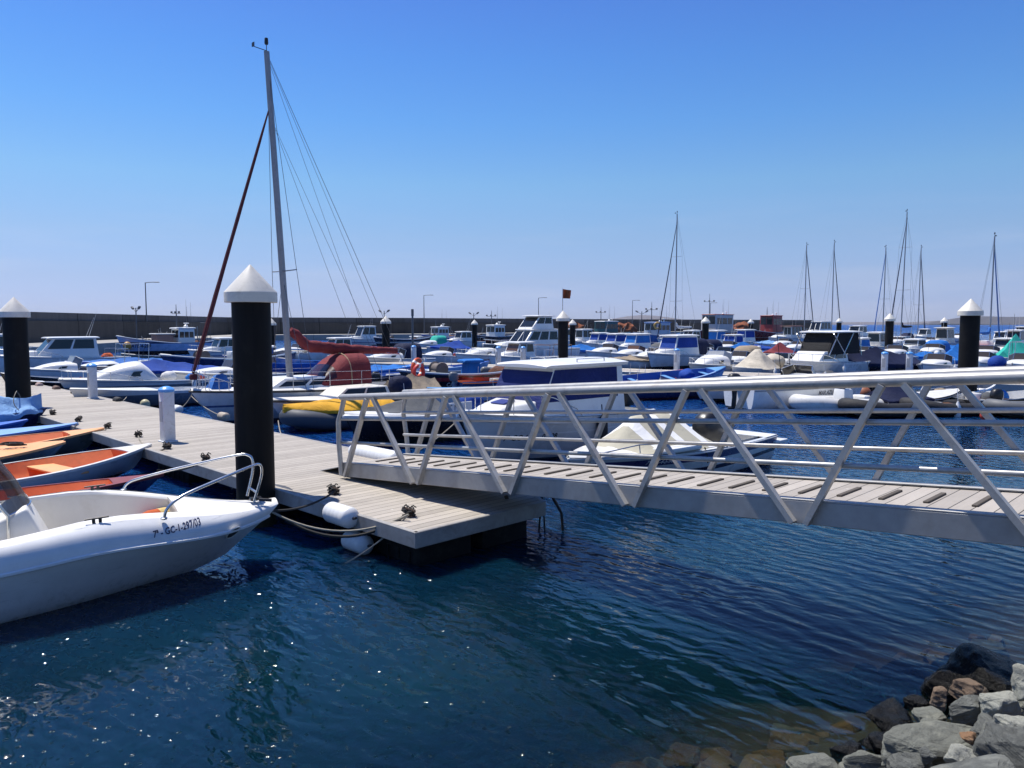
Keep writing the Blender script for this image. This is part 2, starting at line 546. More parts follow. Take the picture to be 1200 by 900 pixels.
# ================================================================== THE SETTING
# ------------------------------------------------------------------ sea
SH0 = Vector((1.70, 4.95, 0)); SHD = Vector((0.83, 0.555, 0)).normalized(); SHN = Vector((-SHD.y, SHD.x, 0))
def water_mat():
    m, nt, bs, out = new_mat('sea_water')
    g = nd(nt, 'ShaderNodeNewGeometry')
    pos = g.outputs['Position']
    def mapped(rot, sc):
        a = nd(nt, 'ShaderNodeMapping')
        a.vector_type = 'TEXTURE'
        a.inputs['Rotation'].default_value = (0, 0, rot)
        a.inputs['Scale'].default_value = (1 / sc[0], 1 / sc[1], 1)
        nt.links.new(pos, a.inputs[0])
        return a.outputs[0]
    wave_rot = math.atan2(0.46, 0.89)
    def ripples(rot, scale, dist, dscale):
        w = nd(nt, 'ShaderNodeTexWave', wave_type='BANDS', bands_direction='X', wave_profile='SIN')
        w.inputs['Scale'].default_value = scale
        w.inputs['Distortion'].default_value = dist
        w.inputs['Detail'].default_value = 2.0
        w.inputs['Detail Scale'].default_value = dscale
        w.inputs['Detail Roughness'].default_value = 0.55
        nt.links.new(mapped(rot, (1, 1)), w.inputs['Vector'])
        return w.outputs['Fac']
    p1 = ramp_n(nt, noise_n(nt, mapped(wave_rot, (0.55, 0.35)), 1.0, 3, 0.6), [(0.32, 0.15), (0.68, 1.15)])
    p2 = ramp_n(nt, noise_n(nt, mapped(1.9, (0.7, 0.5)), 1.0, 3, 0.6), [(0.35, 0.2), (0.65, 1.1)])
    w1 = ripples(wave_rot, 1.05, 7.0, 0.9)
    w2 = ripples(wave_rot + 0.45, 1.9, 8.0, 1.1)
    h2 = noise_n(nt, mapped(wave_rot + 0.2, (9.0, 4.2)), 1.0, 2, 0.5, 0.3)
    h3 = noise_n(nt, mapped(wave_rot - 0.35, (0.55, 0.22)), 1.0, 2, 0.5)
    # tiny capillary peaks that catch the sun
    vo = nd(nt, 'ShaderNodeTexVoronoi', voronoi_dimensions='2D', feature='F1')
    vo.inputs['Scale'].default_value = 11.0
    nt.links.new(pos, vo.inputs['Vector'])
    sepc = nd(nt, 'ShaderNodeSeparateColor'); nt.links.new(vo.outputs['Color'], sepc.inputs[0])
    spk = noise_n(nt, mapped(0.2, (0.9, 0.8)), 1.0, 4, 0.7)
    # denser sun-catching facets put below the gangway for a glint, thinned along the boulders
    cp = nd(nt, 'ShaderNodeVectorMath', operation='SUBTRACT'); nt.links.new(pos, cp.inputs[0]); cp.inputs[1].default_value = tuple(W(752, 655, 0))
    cs = nd(nt, 'ShaderNodeVectorMath', operation='MULTIPLY'); nt.links.new(cp.outputs[0], cs.inputs[0]); cs.inputs[1].default_value = (2.2, 0.75, 0)
    cl = nd(nt, 'ShaderNodeVectorMath', operation='LENGTH'); nt.links.new(cs.outputs[0], cl.inputs[0])
    glint_patch = ramp_n(nt, cl.outputs['Value'], [(0.1, 0.42), (1.0, 0.0)])
    ds = nd(nt, 'ShaderNodeVectorMath', operation='DOT_PRODUCT'); nt.links.new(pos, ds.inputs[0]); ds.inputs[1].default_value = SHD
    side = ramp_n(nt, math_n(nt, 'DIVIDE', math_n(nt, 'SUBTRACT', ds.outputs['Value'], SH0.dot(SHD) - 1.0), 4.0), [(0.2, 0.0), (0.7, 0.5)])
    on = math_n(nt, 'GREATER_THAN', math_n(nt, 'ADD', math_n(nt, 'SUBTRACT', glint_patch, side), math_n(nt, 'MULTIPLY_ADD', spk, 1.5, math_n(nt, 'MULTIPLY', sepc.outputs[0], 0.5))), 1.05)
    rad = math_n(nt, 'MULTIPLY_ADD', sepc.outputs[1], 0.10, 0.13)           # in cells
    off = nd(nt, 'ShaderNodeVectorMath', operation='SUBTRACT')
    nt.links.new(pos, off.inputs[0]); nt.links.new(vo.outputs['Position'], off.inputs[1])
    so = nd(nt, 'ShaderNodeSeparateXYZ'); nt.links.new(off.outputs[0], so.inputs[0])
    phi = math_n(nt, 'MULTIPLY', math_n(nt, 'SUBTRACT', sepc.outputs[2], 0.5), 0.9)
    lin = math_n(nt, 'ADD', math_n(nt, 'MULTIPLY', so.outputs[0], math_n(nt, 'SINE', phi)), math_n(nt, 'MULTIPLY', so.outputs[1], math_n(nt, 'COSINE', phi)))
    fall = math_n(nt, 'MAXIMUM', math_n(nt, 'SUBTRACT', 1.0, math_n(nt, 'POWER', math_n(nt, 'DIVIDE', vo.outputs['Distance'], rad), 3.0)), 0.0)
    dome = math_n(nt, 'MULTIPLY', math_n(nt, 'MULTIPLY', lin, fall), math_n(nt, 'MULTIPLY', on, math_n(nt, 'MULTIPLY_ADD', sepc.outputs[1], 0.25, 0.40)))
    gust = noise_n(nt, mapped(0.4, (0.09, 0.16)), 1.0, 3, 0.6)
    gust = ramp_n(nt, gust, [(0.3, 0.6), (0.7, 1.15)])
    h = math_n(nt, 'MULTIPLY', math_n(nt, 'MULTIPLY', w1, p1), 0.0075)
    h = math_n(nt, 'MULTIPLY_ADD', math_n(nt, 'MULTIPLY', w2, p2), 0.0026, h)
    h = math_n(nt, 'MULTIPLY_ADD', h2, 0.009, h)
    h = math_n(nt, 'MULTIPLY', h, gust)
    dd = nd(nt, 'ShaderNodeVectorMath', operation='DOT_PRODUCT')
    nt.links.new(pos, dd.inputs[0])
    dd.inputs[1].default_value = SHN
    lee = ramp_n(nt, math_n(nt, 'DIVIDE', dd.outputs['Value'], 22.0), [(0.30, 0.40), (0.62, 1.0)])
    h = math_n(nt, 'MULTIPLY', h, math_n(nt, 'MULTIPLY', lee, 3.4))      # calmer in the lee of the bank
    h = math_n(nt, 'MULTIPLY_ADD', h3, 0.05, h)
    h = math_n(nt, 'MULTIPLY_ADD', dome, ramp_n(nt, math_n(nt, 'DIVIDE', dd.outputs['Value'], 22.0), [(0.36, 1.0), (0.60, 0.0)]), h)
    nb = nt.nodes.new('ShaderNodeBump')
    nb.inputs['Strength'].default_value = 1.0
    nb.inputs['Distance'].default_value = 1.0
    nt.links.new(h, nb.inputs['Height'])
    nt.links.new(nb.outputs[0], bs.inputs['Normal'])
    tint = noise_n(nt, mapped(0.3, (0.16, 0.24)), 1.0, 4, 0.6)
    near = mix_n(nt, ramp_n(nt, tint, [(0.36, 0.0), (0.66, 1.0)]), (0.0013, 0.0110, 0.028), (0.0020, 0.0190, 0.0215))
    d0 = nd(nt, 'ShaderNodeVectorMath', operation='DOT_PRODUCT')
    nt.links.new(pos, d0.inputs[0])
    d0.inputs[1].default_value = SHN
    deep = math_n(nt, 'MULTIPLY_ADD', tint, 6.0, math_n(nt, 'SUBTRACT', d0.outputs['Value'], SH0.dot(SHN) + 3.0))
    deep = ramp_n(nt, math_n(nt, 'DIVIDE', deep, 14.0), [(0.25, 0.0), (1.0, 1.0)])
    cc = mix_n(nt, deep, near, (0.0038, 0.037, 0.155))     # greenish over the shallows by the shore, deep blue out in the basin
    far = ramp_n(nt, math_n(nt, 'DIVIDE', d0.outputs['Value'], 260.0), [(0.12, 0.0), (0.9, 1.0)])
    cc = mix_n(nt, far, cc, (0.004, 0.040, 0.17))
    nt.links.new(cc, bs.inputs['Base Color'])
    nt.links.new(math_n(nt, 'MULTIPLY_ADD', far, 0.33, 0.06), bs.inputs['Roughness'])     # open sea is rougher than the basin
    bs.inputs['IOR'].default_value = 1.333
    bs.inputs['Subsurface Weight'].default_value = 1.0
    bs.inputs['Subsurface Radius'].default_value = (0.6, 1.5, 2.0)
    bs.inputs['Subsurface Scale'].default_value = 1.0
    # shallows along the rocks: the bed shows through
    dt = nd(nt, 'ShaderNodeVectorMath', operation='DOT_PRODUCT')
    nt.links.new(pos, dt.inputs[0])
    dt.inputs[1].default_value = SHN
    dist = math_n(nt, 'SUBTRACT', dt.outputs['Value'], SH0.dot(SHN))
    wob = noise_n(nt, mapped(0.7, (0.9, 0.9)), 1.0, 4, 0.6)
    dist = math_n(nt, 'MULTIPLY_ADD', wob, 1.1, math_n(nt, 'SUBTRACT', dist, 0.55))
    clear = ramp_n(nt, math_n(nt, 'DIVIDE', dist, 3.0), [(0.02, 0.78), (0.25, 0.50), (0.80, 0.0)])
    sheet = nd(nt, 'ShaderNodeBsdfPrincipled')
    tr = nd(nt, 'ShaderNodeBsdfTransparent')
    tr.inputs[0].default_value = (0.72, 0.78, 0.72, 1)
    gl = nd(nt, 'ShaderNodeBsdfGlossy')
    gl.inputs['Roughness'].default_value = 0.045
    nt.links.new(nb.outputs[0], gl.inputs['Normal'])
    fr = nd(nt, 'ShaderNodeFresnel')
    fr.inputs['IOR'].default_value = 1.333
    nt.links.new(nb.outputs[0], fr.inputs['Normal'])
    m1 = nd(nt, 'ShaderNodeMixShader')
    nt.links.new(fr.outputs[0], m1.inputs[0])
    nt.links.new(tr.outputs[0], m1.inputs[1])
    nt.links.new(gl.outputs[0], m1.inputs[2])
    m2 = nd(nt, 'ShaderNodeMixShader')
    nt.links.new(clear, m2.inputs[0])
    nt.links.new(bs.outputs[0], m2.inputs[1])
    nt.links.new(m1.outputs[0], m2.inputs[2])
    nt.links.new(m2.outputs[0], out.inputs[0])
    nt.nodes.remove(sheet)
    return m
wb = MB()
wb.face([(-9000, -400, 0), (9000, -400, 0), (9000, 9000, 0), (-9000, 9000, 0)])
tag(wb.build('sea', water_mat(), angle=0), kind='structure')

# ------------------------------------------------------------------ sea bed and shore bank under the boulders
def bank_z(d):
    if d > 0:
        return max(-3.5, -0.22 - 0.36 * d)
    return min(1.25, -0.22 - 0.42 * d)
bb = MB()
rows = []
for d in [60, 20, 10, 6, 4, 3, 2.4, 1.8, 1.4, 1.0, 0.7, 0.4, 0.1, -0.2, -0.5, -0.9, -1.3, -1.8, -2.3, -2.8, -3.3, -5, -12, -40]:
    row = []
    for k in range(61):
        s = -18 + k * 0.75
        p = SH0 + SHD * s + SHN * d
        n = noise.noise(Vector((p.x * 0.9, p.y * 0.9, 3.1))) * 0.22 + noise.noise(Vector((p.x * 3, p.y * 3, 1.1))) * 0.07
        row.append((p.x, p.y, bank_z(d) + n * (1 if -3 < d < 6 else 0.15)))
    rows.append(row)
bb.loft(rows, closed=False)
bed = M('seabed_stone', (0.05, 0.04, 0.026), 0.9, var=0.7, scale=2.5, dirt=0.8, dirtcol=(0.012, 0.013, 0.01), bump=0.6, bscale=9, bdist=0.05)  # near-black tone puts the shade between the boulders into the bank colour
tag(bb.build('seabed_and_shore', bed), kind='structure')

# ------------------------------------------------------------------ far hills
def hill(pts, Y, depth, c, name):
    h = MB()
    rows = []
    for j, fr in enumerate((0.0, 0.18, 0.45, 0.75, 1.0)):
        row = []
        for i, (px, py) in enumerate(pts):
            p = WD(px, py, Y)
            zz = max(p.z - EYE * 0.2, 0.5) * (1.0, 0.72, 0.4, 0.12, 0.0)[j]
            n = noise.noise(Vector((i * 0.7, j * 1.3, Y))) * p.z * 0.09
            row.append((p.x, Y - fr * depth, zz + (n if 0 < j < 4 else 0)))
        rows.append(row)
    back = [(x, Y + depth * 0.6, 0) for x, y, z in rows[0]]
    h.loft([back] + rows, closed=False)
    m = M(name + '_slope', c, 0.95, var=0.25, scale=0.004, bump=0.4, bscale=0.02, bdist=20)
    return tag(h.build(name, m, angle=60), kind='structure')
hill([(690, 379), (715, 374), (735, 370.5), (752, 369), (770, 370), (792, 373), (820, 378), (860, 379), (930, 379), (985, 377.5), (1030, 377), (1062, 378),
      (1085, 376.5), (1103, 375.5), (1116, 375), (1150, 375.5), (1180, 375), (1230, 374), (1330, 372)], 5200, 900, (0.11, 0.095, 0.10), 'far_hills')
hill([(1112, 379.2), (1120, 374.5), (1127, 371.6), (1140, 370.2), (1160, 370.6), (1180, 371.2), (1200, 371.2), (1240, 369.5), (1320, 366), (1450, 364)], 3600, 600, (0.05, 0.045, 0.05), 'headland')

# ------------------------------------------------------------------ breakwater and quay apron
BW = [Vector(p) for p in ((-44, 20, 0), (-49.5, 81, 0), (-52, 141, 0), (-21, 156, 0), (22, 195, 0), (92, 236, 0))]
def offset_line(pts, d):
    res = []
    for i, p in enumerate(pts):
        if i == 0: t = (pts[1] - pts[0]).normalized()
        elif i == len(pts) - 1: t = (pts[-1] - pts[-2]).normalized()
        else: t = ((pts[i + 1] - p).normalized() + (p - pts[i - 1]).normalized()).normalized()
        res.append(p + Vector((t.y, -t.x, 0)) * d)
    return res
def densify(pts, step):
    res = []
    for a, b in zip(pts[:-1], pts[1:]):
        n = max(1, int((b - a).length / step))
        res += [a.lerp(b, k / n) for k in range(n)]
    return res + [pts[-1]]
bwall = thing('breakwater_wall', 'long dark concrete breakwater wall closing off the harbour behind the boats', 'sea wall', BW[1])
bwd = densify(BW, 4)
def wall_part(name, d0, d1, z0, z1, m):
    a, b = offset_line(bwd, d0), offset_line(bwd, d1)
    w = MB()
    o = BW[1]
    w.loft([[p - o + Vector((0, 0, z0)) for p in a], [p - o + Vector((0, 0, z1)) for p in a], [p - o + Vector((0, 0, z1)) for p in b], [p - o + Vector((0, 0, z0)) for p in b],
            [p - o + Vector((0, 0, z0)) for p in a]], closed=False)
    return w.build(name, m, bwall, 30)
def wall_mat(key, c):
    m, nt, bs, out = new_mat(key)
    g = nd(nt, 'ShaderNodeNewGeometry'); v = g.outputs['Position']
    sep = nd(nt, 'ShaderNodeSeparateXYZ'); nt.links.new(v, sep.inputs[0])
    along = math_n(nt, 'MULTIPLY_ADD', sep.outputs[0], 0.75, math_n(nt, 'MULTIPLY', sep.outputs[1], 0.66))
    u = math_n(nt, 'DIVIDE', along, 7.0)
    fr = math_n(nt, 'FRACT', u)
    wn_ = nd(nt, 'ShaderNodeTexWhiteNoise', noise_dimensions='1D'); nt.links.new(math_n(nt, 'FLOOR', u), wn_.inputs['W'])
    mp = nd(nt, 'ShaderNodeMapping'); mp.inputs['Scale'].default_value = (0.9, 0.9, 0.12); nt.links.new(v, mp.inputs[0])
    runs = noise_n(nt, mp.outputs[0], 1.2, 7, 0.7)
    big = noise_n(nt, v, 0.22, 6, 0.65)
    f = math_n(nt, 'MULTIPLY_ADD', runs, 0.55, math_n(nt, 'MULTIPLY_ADD', wn_.outputs[0], 0.22, math_n(nt, 'MULTIPLY', big, 0.4)))
    cc = mix_n(nt, ramp_n(nt, f, [(0.38, 0.0), (0.80, 1.0)]), tuple(x * 0.5 for x in c), tuple(x * 1.55 for x in c))
    cc = mix_n(nt, math_n(nt, 'LESS_THAN', fr, 0.022), cc, tuple(x * 0.3 for x in c))
    nt.links.new(cc, bs.inputs['Base Color'])
    bs.inputs['Roughness'].default_value = 0.9
    bump_n(nt, bs, noise_n(nt, v, 2.5, 6, 0.65), 0.5, 0.06)
    return m
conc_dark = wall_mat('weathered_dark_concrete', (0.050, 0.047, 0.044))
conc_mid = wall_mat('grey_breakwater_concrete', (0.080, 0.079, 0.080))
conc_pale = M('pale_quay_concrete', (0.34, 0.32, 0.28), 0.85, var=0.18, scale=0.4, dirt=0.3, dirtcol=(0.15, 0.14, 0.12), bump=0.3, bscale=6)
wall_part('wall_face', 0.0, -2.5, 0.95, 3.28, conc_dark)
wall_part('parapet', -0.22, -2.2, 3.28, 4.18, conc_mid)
qa = MB()
a, b = offset_line(bwd, 0.004), offset_line(bwd, 8.0)
qa.loft([[p + Vector((0, 0, 1.0)) for p in a], [p + Vector((0, 0, 1.0)) for p in b], [p + Vector((0, 0, -2.0)) for p in b]], closed=False)
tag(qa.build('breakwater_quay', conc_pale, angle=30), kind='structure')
lamp_grey = M('lamp_pole_grey', (0.12, 0.125, 0.13), 0.55, 0.3)
for px, top, Y, lab in ((172, 331, 107, 'tall grey street lamp on the breakwater behind the pale blue fishing boat'),
                   (497, 346, 156, 'tall grey street lamp on the breakwater right of the red sail cover'),
                   (631, 349, 176, 'tall grey street lamp on the breakwater left of the brown flag'),
                   (741, 352, 198, 'tall grey street lamp on the breakwater above the blue trawler with a life ring'),
                   (832, 355, 214, 'tall grey street lamp on the breakwater behind the red roofed trawler')):
    q = WD(px, 380, Y)
    ht = WD(px, top, Y).z - 1.0
    t = thing('street_lamp', lab, 'street lamp', (q.x, q.y, 1.0), group='street lamps along the breakwater')
    MB().lathe([(0.14, 0), (0.13, 0.4), (0.10, 0.5), (0.06, ht)], n=10).build('pole', lamp_grey, t)
    MB().tube([(0, 0, ht - 0.1), (0.25, 0, ht), (1.3, 0, ht + 0.06)], 0.05, 6).build('arm', lamp_grey, t)
    MB().box((0.75, 0.3, 0.12), (1.6, 0, ht + 0.04), bevel=0.04, taper=0.7).build('lamp_head', lamp_grey, t)

# ------------------------------------------------------------------ main pontoon
VA = R(134.9)
VD = Vector((math.cos(VA), math.sin(VA), 0)); PD_ = Vector((-math.cos(VA + R(90)), -math.sin(VA + R(90)), 0))   # along, and across to the far side
K = W(487, 625, 0.5)
DECK_Z = 0.5
deck_c = M('unused_a')
deckm = deckmat('pontoon_boards', (0.365, 0.325, 0.272), 0.145, 0, 0.035)
alum = M('dull_aluminium', (0.40, 0.39, 0.375), 0.5, 0.35, var=0.16, scale=1.6, dirt=0.35, dirtcol=(0.22, 0.19, 0.15), bump=0.15, bscale=40, bdist=0.003)
alum2 = M('rail_aluminium', (0.42, 0.41, 0.385), 0.40, 0.25, var=0.18, scale=2.4, dirt=0.5, dirtcol=(0.20, 0.15, 0.10), bump=0.12, bscale=60, bdist=0.002)
floatm = M('black_float_plastic', (0.007, 0.007, 0.008), 0.7, spec=0.2, var=0.4, scale=2, dirt=0.5, dirtcol=(0.035, 0.04, 0.03), bump=0.2, bscale=12)
def pontoon(name, label, origin, ang, L, width, seg=6.0, fl=2.2, floats_gap=0.3):
    t = thing(name, label, 'pontoon', (origin.x, origin.y, 0), ang)
    z = DECK_Z
    d = MB()
    d.box((L - 0.122, width - 0.12, 0.05), (L / 2, -width / 2, z - 0.025))
    d.build('deck_boards', deckm, t, 0)
    f = MB()
    f.box((L, 0.058, 0.27), (L / 2, -0.029, z - 0.127), bevel=0.008)
    f.build('side_beam', alum, t)
    f = MB(); f.box((L, 0.058, 0.27), (L / 2, -width + 0.029, z - 0.127), bevel=0.008); f.build('side_beam', alum, t)
    for e in (0.03, L - 0.03):
        f = MB(); f.box((0.058, width - 0.118, 0.268), (e, -width / 2, z - 0.128), bevel=0.008); f.build('end_beam', alum, t)
    x = floats_gap
    while x + fl < L:
        for y0, w in ((-0.12, width * 0.36), (-width + 0.12 + width * 0.36, width * 0.36)):
            f = MB(); f.box((fl, w, 0.62), (x + fl / 2, y0 - w / 2, z - 0.265 - 0.31), bevel=0.05, seg=2)
            for k in range(6):
                f.box((0.05, w + 0.03, 0.5), (x + 0.2 + k * (fl - 0.4) / 5, y0 - w / 2, z - 0.6))
            f.build('float', floatm, t)
        x += seg
    return t
PW = 2.9
beamm = M('weathered_edge_beam', (0.33, 0.315, 0.29), 0.6, 0.15, var=0.25, scale=1.3, dirt=0.55, dirtcol=(0.13, 0.105, 0.08), bump=0.2, bscale=25, bdist=0.004)
pont = thing('floating_pontoon', 'long pale boarded floating pontoon running from the gangway off to the left', 'pontoon', (K.x, K.y, 0), VA)
_poly = [(0.06, -0.06), (40, -0.06), (40, -PW + 0.06), (1.25, -PW + 0.06), (0.06, -2.2)]
MB().prism_z(_poly, DECK_Z - 0.05, DECK_Z).build('deck_boards', deckm, pont, 0)
_edge = [(0, 0), (40, 0), (40, -PW), (1.23, -PW), (0, -2.22), (0, 0)]
for (x0, y0), (x1, y1) in zip(_edge[:-1], _edge[1:]):
    f = MB()
    L_ = math.hypot(x1 - x0, y1 - y0); a_ = math.atan2(y1 - y0, x1 - x0)
    f.box((L_ - 0.004, 0.058, 0.195), (0, 0, 0), bevel=0.008)
    for v in f.bm.verts:
        c = Matrix.Rotation(a_, 3, 'Z') @ (v.co + Vector((0, -0.029, 0)))
        v.co = c + Vector(((x0 + x1) / 2, (y0 + y1) / 2, DECK_Z - 0.0895))
    f.build('side_beam', beamm, pont)
x = 0.24
k_ = 0
while x + 1.5 < 40:
    for y0, w in ((-0.24, 0.85), (-1.27 if k_ == 0 else -1.85, 0.85)):
        f = MB(); f.box((1.5, w, 0.62), (x + 0.75, y0 - w / 2, DECK_Z - 0.19 - 0.31), bevel=0.05, seg=2)
        for q in range(6):
            f.box((0.05, w + 0.03, 0.5), (x + 0.2 + q * 0.22, y0 - w / 2, DECK_Z - 0.6))
        f.build('float', floatm, pont)
    x += 3.4
    k_ += 1
P2A = R(-30.6); P2O = Vector((31.5, 23.6, 0)); P2N = Vector((-12.5, 49.8, 0))
p2len = (P2O - P2N).length
p2ang = math.atan2(P2N.y - P2O.y, P2N.x - P2O.x)
pontoon('floating_pontoon', 'long pale pontoon across the middle of the marina behind the gangway handrail', P2O, p2ang, p2len, 2.4, seg=6, fl=2.5)
P3O = Vector((46, 46, 0)); P3N = Vector((-24, 84, 0))
pontoon('floating_pontoon', 'farthest pontoon in front of the breakwater, mostly hidden by boats', P3O, math.atan2(P3N.y - P3O.y, P3N.x - P3O.x), (P3O - P3N).length, 2.4, seg=8, fl=3)

def on_pont(px, py, z=DECK_Z):
    return W(px, py, z)

# ------------------------------------------------------------------ mooring piles
pile_m = M('black_pile_sleeve', (0.0055, 0.0053, 0.0056), 0.7, var=0.4, scale=1.2, dirt=0.3, dirtcol=(0.016, 0.014, 0.012), bump=0.12, bscale=20, spec=0.18)
def pile_material():
    m, nt, bs, out = new_mat('pile_sleeve_weathered')
    tc = nd(nt, 'ShaderNodeTexCoord')
    v = tc.outputs['Object']
    sep = nd(nt, 'ShaderNodeSeparateXYZ'); nt.links.new(v, sep.inputs[0])
    mp = nd(nt, 'ShaderNodeMapping'); mp.inputs['Scale'].default_value = (9, 9, 0.8); nt.links.new(v, mp.inputs[0])
    n1 = noise_n(nt, mp.outputs[0], 1.5, 7, 0.65)
    n2 = noise_n(nt, v, 2.5, 6, 0.65)
    cc = mix_n(nt, ramp_n(nt, n1, [(0.35, 0.0), (0.75, 1.0)]), (0.0042, 0.004, 0.0042), (0.012, 0.011, 0.0105))
    cc = mix_n(nt, ramp_n(nt, n2, [(0.55, 0.0), (0.72, 0.35)]), cc, (0.03, 0.027, 0.023))
    al = ramp_n(nt, math_n(nt, 'MULTIPLY_ADD', n1, 0.35, sep.outputs[2]), [(0.45, 1.0), (0.75, 0.0)])
    cc = mix_n(nt, al, cc, (0.028, 0.027, 0.014))
    nt.links.new(cc, bs.inputs['Base Color'])
    nt.links.new(math_n(nt, 'MULTIPLY_ADD', n1, 0.3, 0.5), bs.inputs['Roughness'])
    bs.inputs['Specular IOR Level'].default_value = 0.2
    bump_n(nt, bs, n1, 0.2, 0.006)
    return m
pile_m = pile_material()
cap_m = M('white_pile_cap', (0.74, 0.69, 0.585), 0.5, var=0.06, scale=2.5, dirt=0.4, dirtcol=(0.4, 0.36, 0.28))
def pile(px, capw, ytop, label, Y=None, r=0.27, capr=0.37):
    Y = Y or capr * 2 * FPX / capw
    top = WD(px, ytop, Y)
    t = thing('mooring_pile', label, 'mooring pile', (top.x, top.y, 0), group='black mooring piles with white caps')
    z = top.z
    h = capr * 1.06
    MB().lathe([(r, -2.5), (r, z - h - capr * 0.42 + 0.01)], n=40).build('post', pile_m, t, 60)
    MB().lathe([(r * 0.96, z - h - capr * 0.42), (capr * 0.985, z - h - capr * 0.42), (capr, z - h - capr * 0.40), (capr * 1.0, z - h - 0.012), (capr * 0.985, z - h), (0.012, z - 0.004), (0.0005, z)], n=40).build('cap', cap_m, t, 20)
    return t
_pb = W(293, 566, DECK_Z)
pile(293, 58, 310, 'nearest and tallest black mooring pile, beside the bow of the big white open boat', Y=11.0, r=0.268, capr=0.363)
pile(16, 32, 348, 'black mooring pile at the left edge behind the light blue tarpaulin', Y=22.5, r=0.32, capr=0.40)
pile(1138, 26, 350, 'thick black mooring pile on the right, beside the green boat cover', Y=27, r=0.31, capr=0.40)
for px, w, yt, lab in ((318, 11, 373, 'small far black mooring pile just right of the nearest pile'),
                       (452, 12.5, 370, 'black mooring pile at the end of the long red sail cover'),
                       (556, 8.2, 374.5, 'small far black mooring pile in front of the dark red fishing boat'),
                       (660, 16.5, 364, 'black mooring pile behind the brown flag pole, larger of a close pair'),
                       (671, 9.2, 374, 'black mooring pile half hidden behind another pile near the brown flag'),
                       (827, 10.5, 371, 'black mooring pile in front of the red roofed trawler'),
                       (880, 7.4, 373.5, 'small far black mooring pile left of the red fishing boat wheelhouse'),
                       (983.5, 7.6, 372.6, 'small far black mooring pile above the black enclosed cruiser'),
                       (1043, 12.5, 367, 'black mooring pile below the tallest yacht mast on the right'),
                       (1107, 8.6, 371.7, 'small far black mooring pile against the open sea')):
    pile(px, w, yt, lab, r=0.29, capr=0.40)

# ------------------------------------------------------------------ service pedestals
ped_m = M('pedestal_white', (0.66, 0.67, 0.68), 0.5, var=0.06, dirt=0.4, dirtcol=(0.3, 0.25, 0.18))
ped_c = M('pedestal_blue_cap', (0.10, 0.33, 0.72), 0.35, var=0.1)
def pedestal(px, py, label, h=1.0, w=0.235):
    p = W(px, py, DECK_Z)
    t = thing('service_pedestal', label, 'service pedestal', (p.x, p.y, DECK_Z), VA, group='white power and water pedestals with blue caps')
    MB().box((w + 0.06, w + 0.06, 0.03), (0, 0, 0.015), bevel=0.006).build('base_plate', ped_m, t)
    b = MB(); b.box((w, w, h), (0, 0, h / 2 + 0.03), bevel=0.018, seg=2); b.build('body', ped_m, t)
    MB().box((w * 0.62, 0.012, h * 0.42), (0, w / 2 + 0.006, h * 0.63), bevel=0.004).build('socket_panel', M('pedestal_panel', (0.42, 0.42, 0.42), 0.5), t)
    MB().lathe([(w * 0.60, h + 0.02), (w * 0.66, h + 0.035), (w * 0.66, h + 0.075), (w * 0.5, h + 0.115), (w * 0.2, h + 0.14), (0.001, h + 0.145)], n=20).build('cap', ped_c, t, 30)
pedestal(197, 517.5, 'white service pedestal with blue dome cap nearest on the left pontoon')
pedestal(109, 467, 'white service pedestal with blue cap further along the left pontoon, beside white dome cabin boat')
for px, py, lab in ((485, 427, 'white pedestal with a tall thin post, behind the orange life ring'),
                    (584, 429, 'white service pedestal in front of the flybridge motor yacht'),
                    (613, 429, 'white service pedestal left of the wood trimmed open launch'),
                    (793, 434, 'white service pedestal in front of the cabin boat with royal blue window cover'),
                    (1036, 441, 'white service pedestal with pale blue top in front of the long navy boat cover'),
                    (1065, 441, 'white service pedestal right of the long navy boat cover')):
    pedestal(px, py, lab)
p = W(485, 427, DECK_Z)
tag(MB().lathe([(0.07, 0), (0.06, 2.9), (0.08, 2.9), (0.08, 3.3), (0.0, 3.32)], n=10).build('light_post', lamp_grey, loc=(p.x - 0.1, p.y + 0.35, DECK_Z)), 'thin pale light post rising behind the pedestal by the life ring', 'light post')

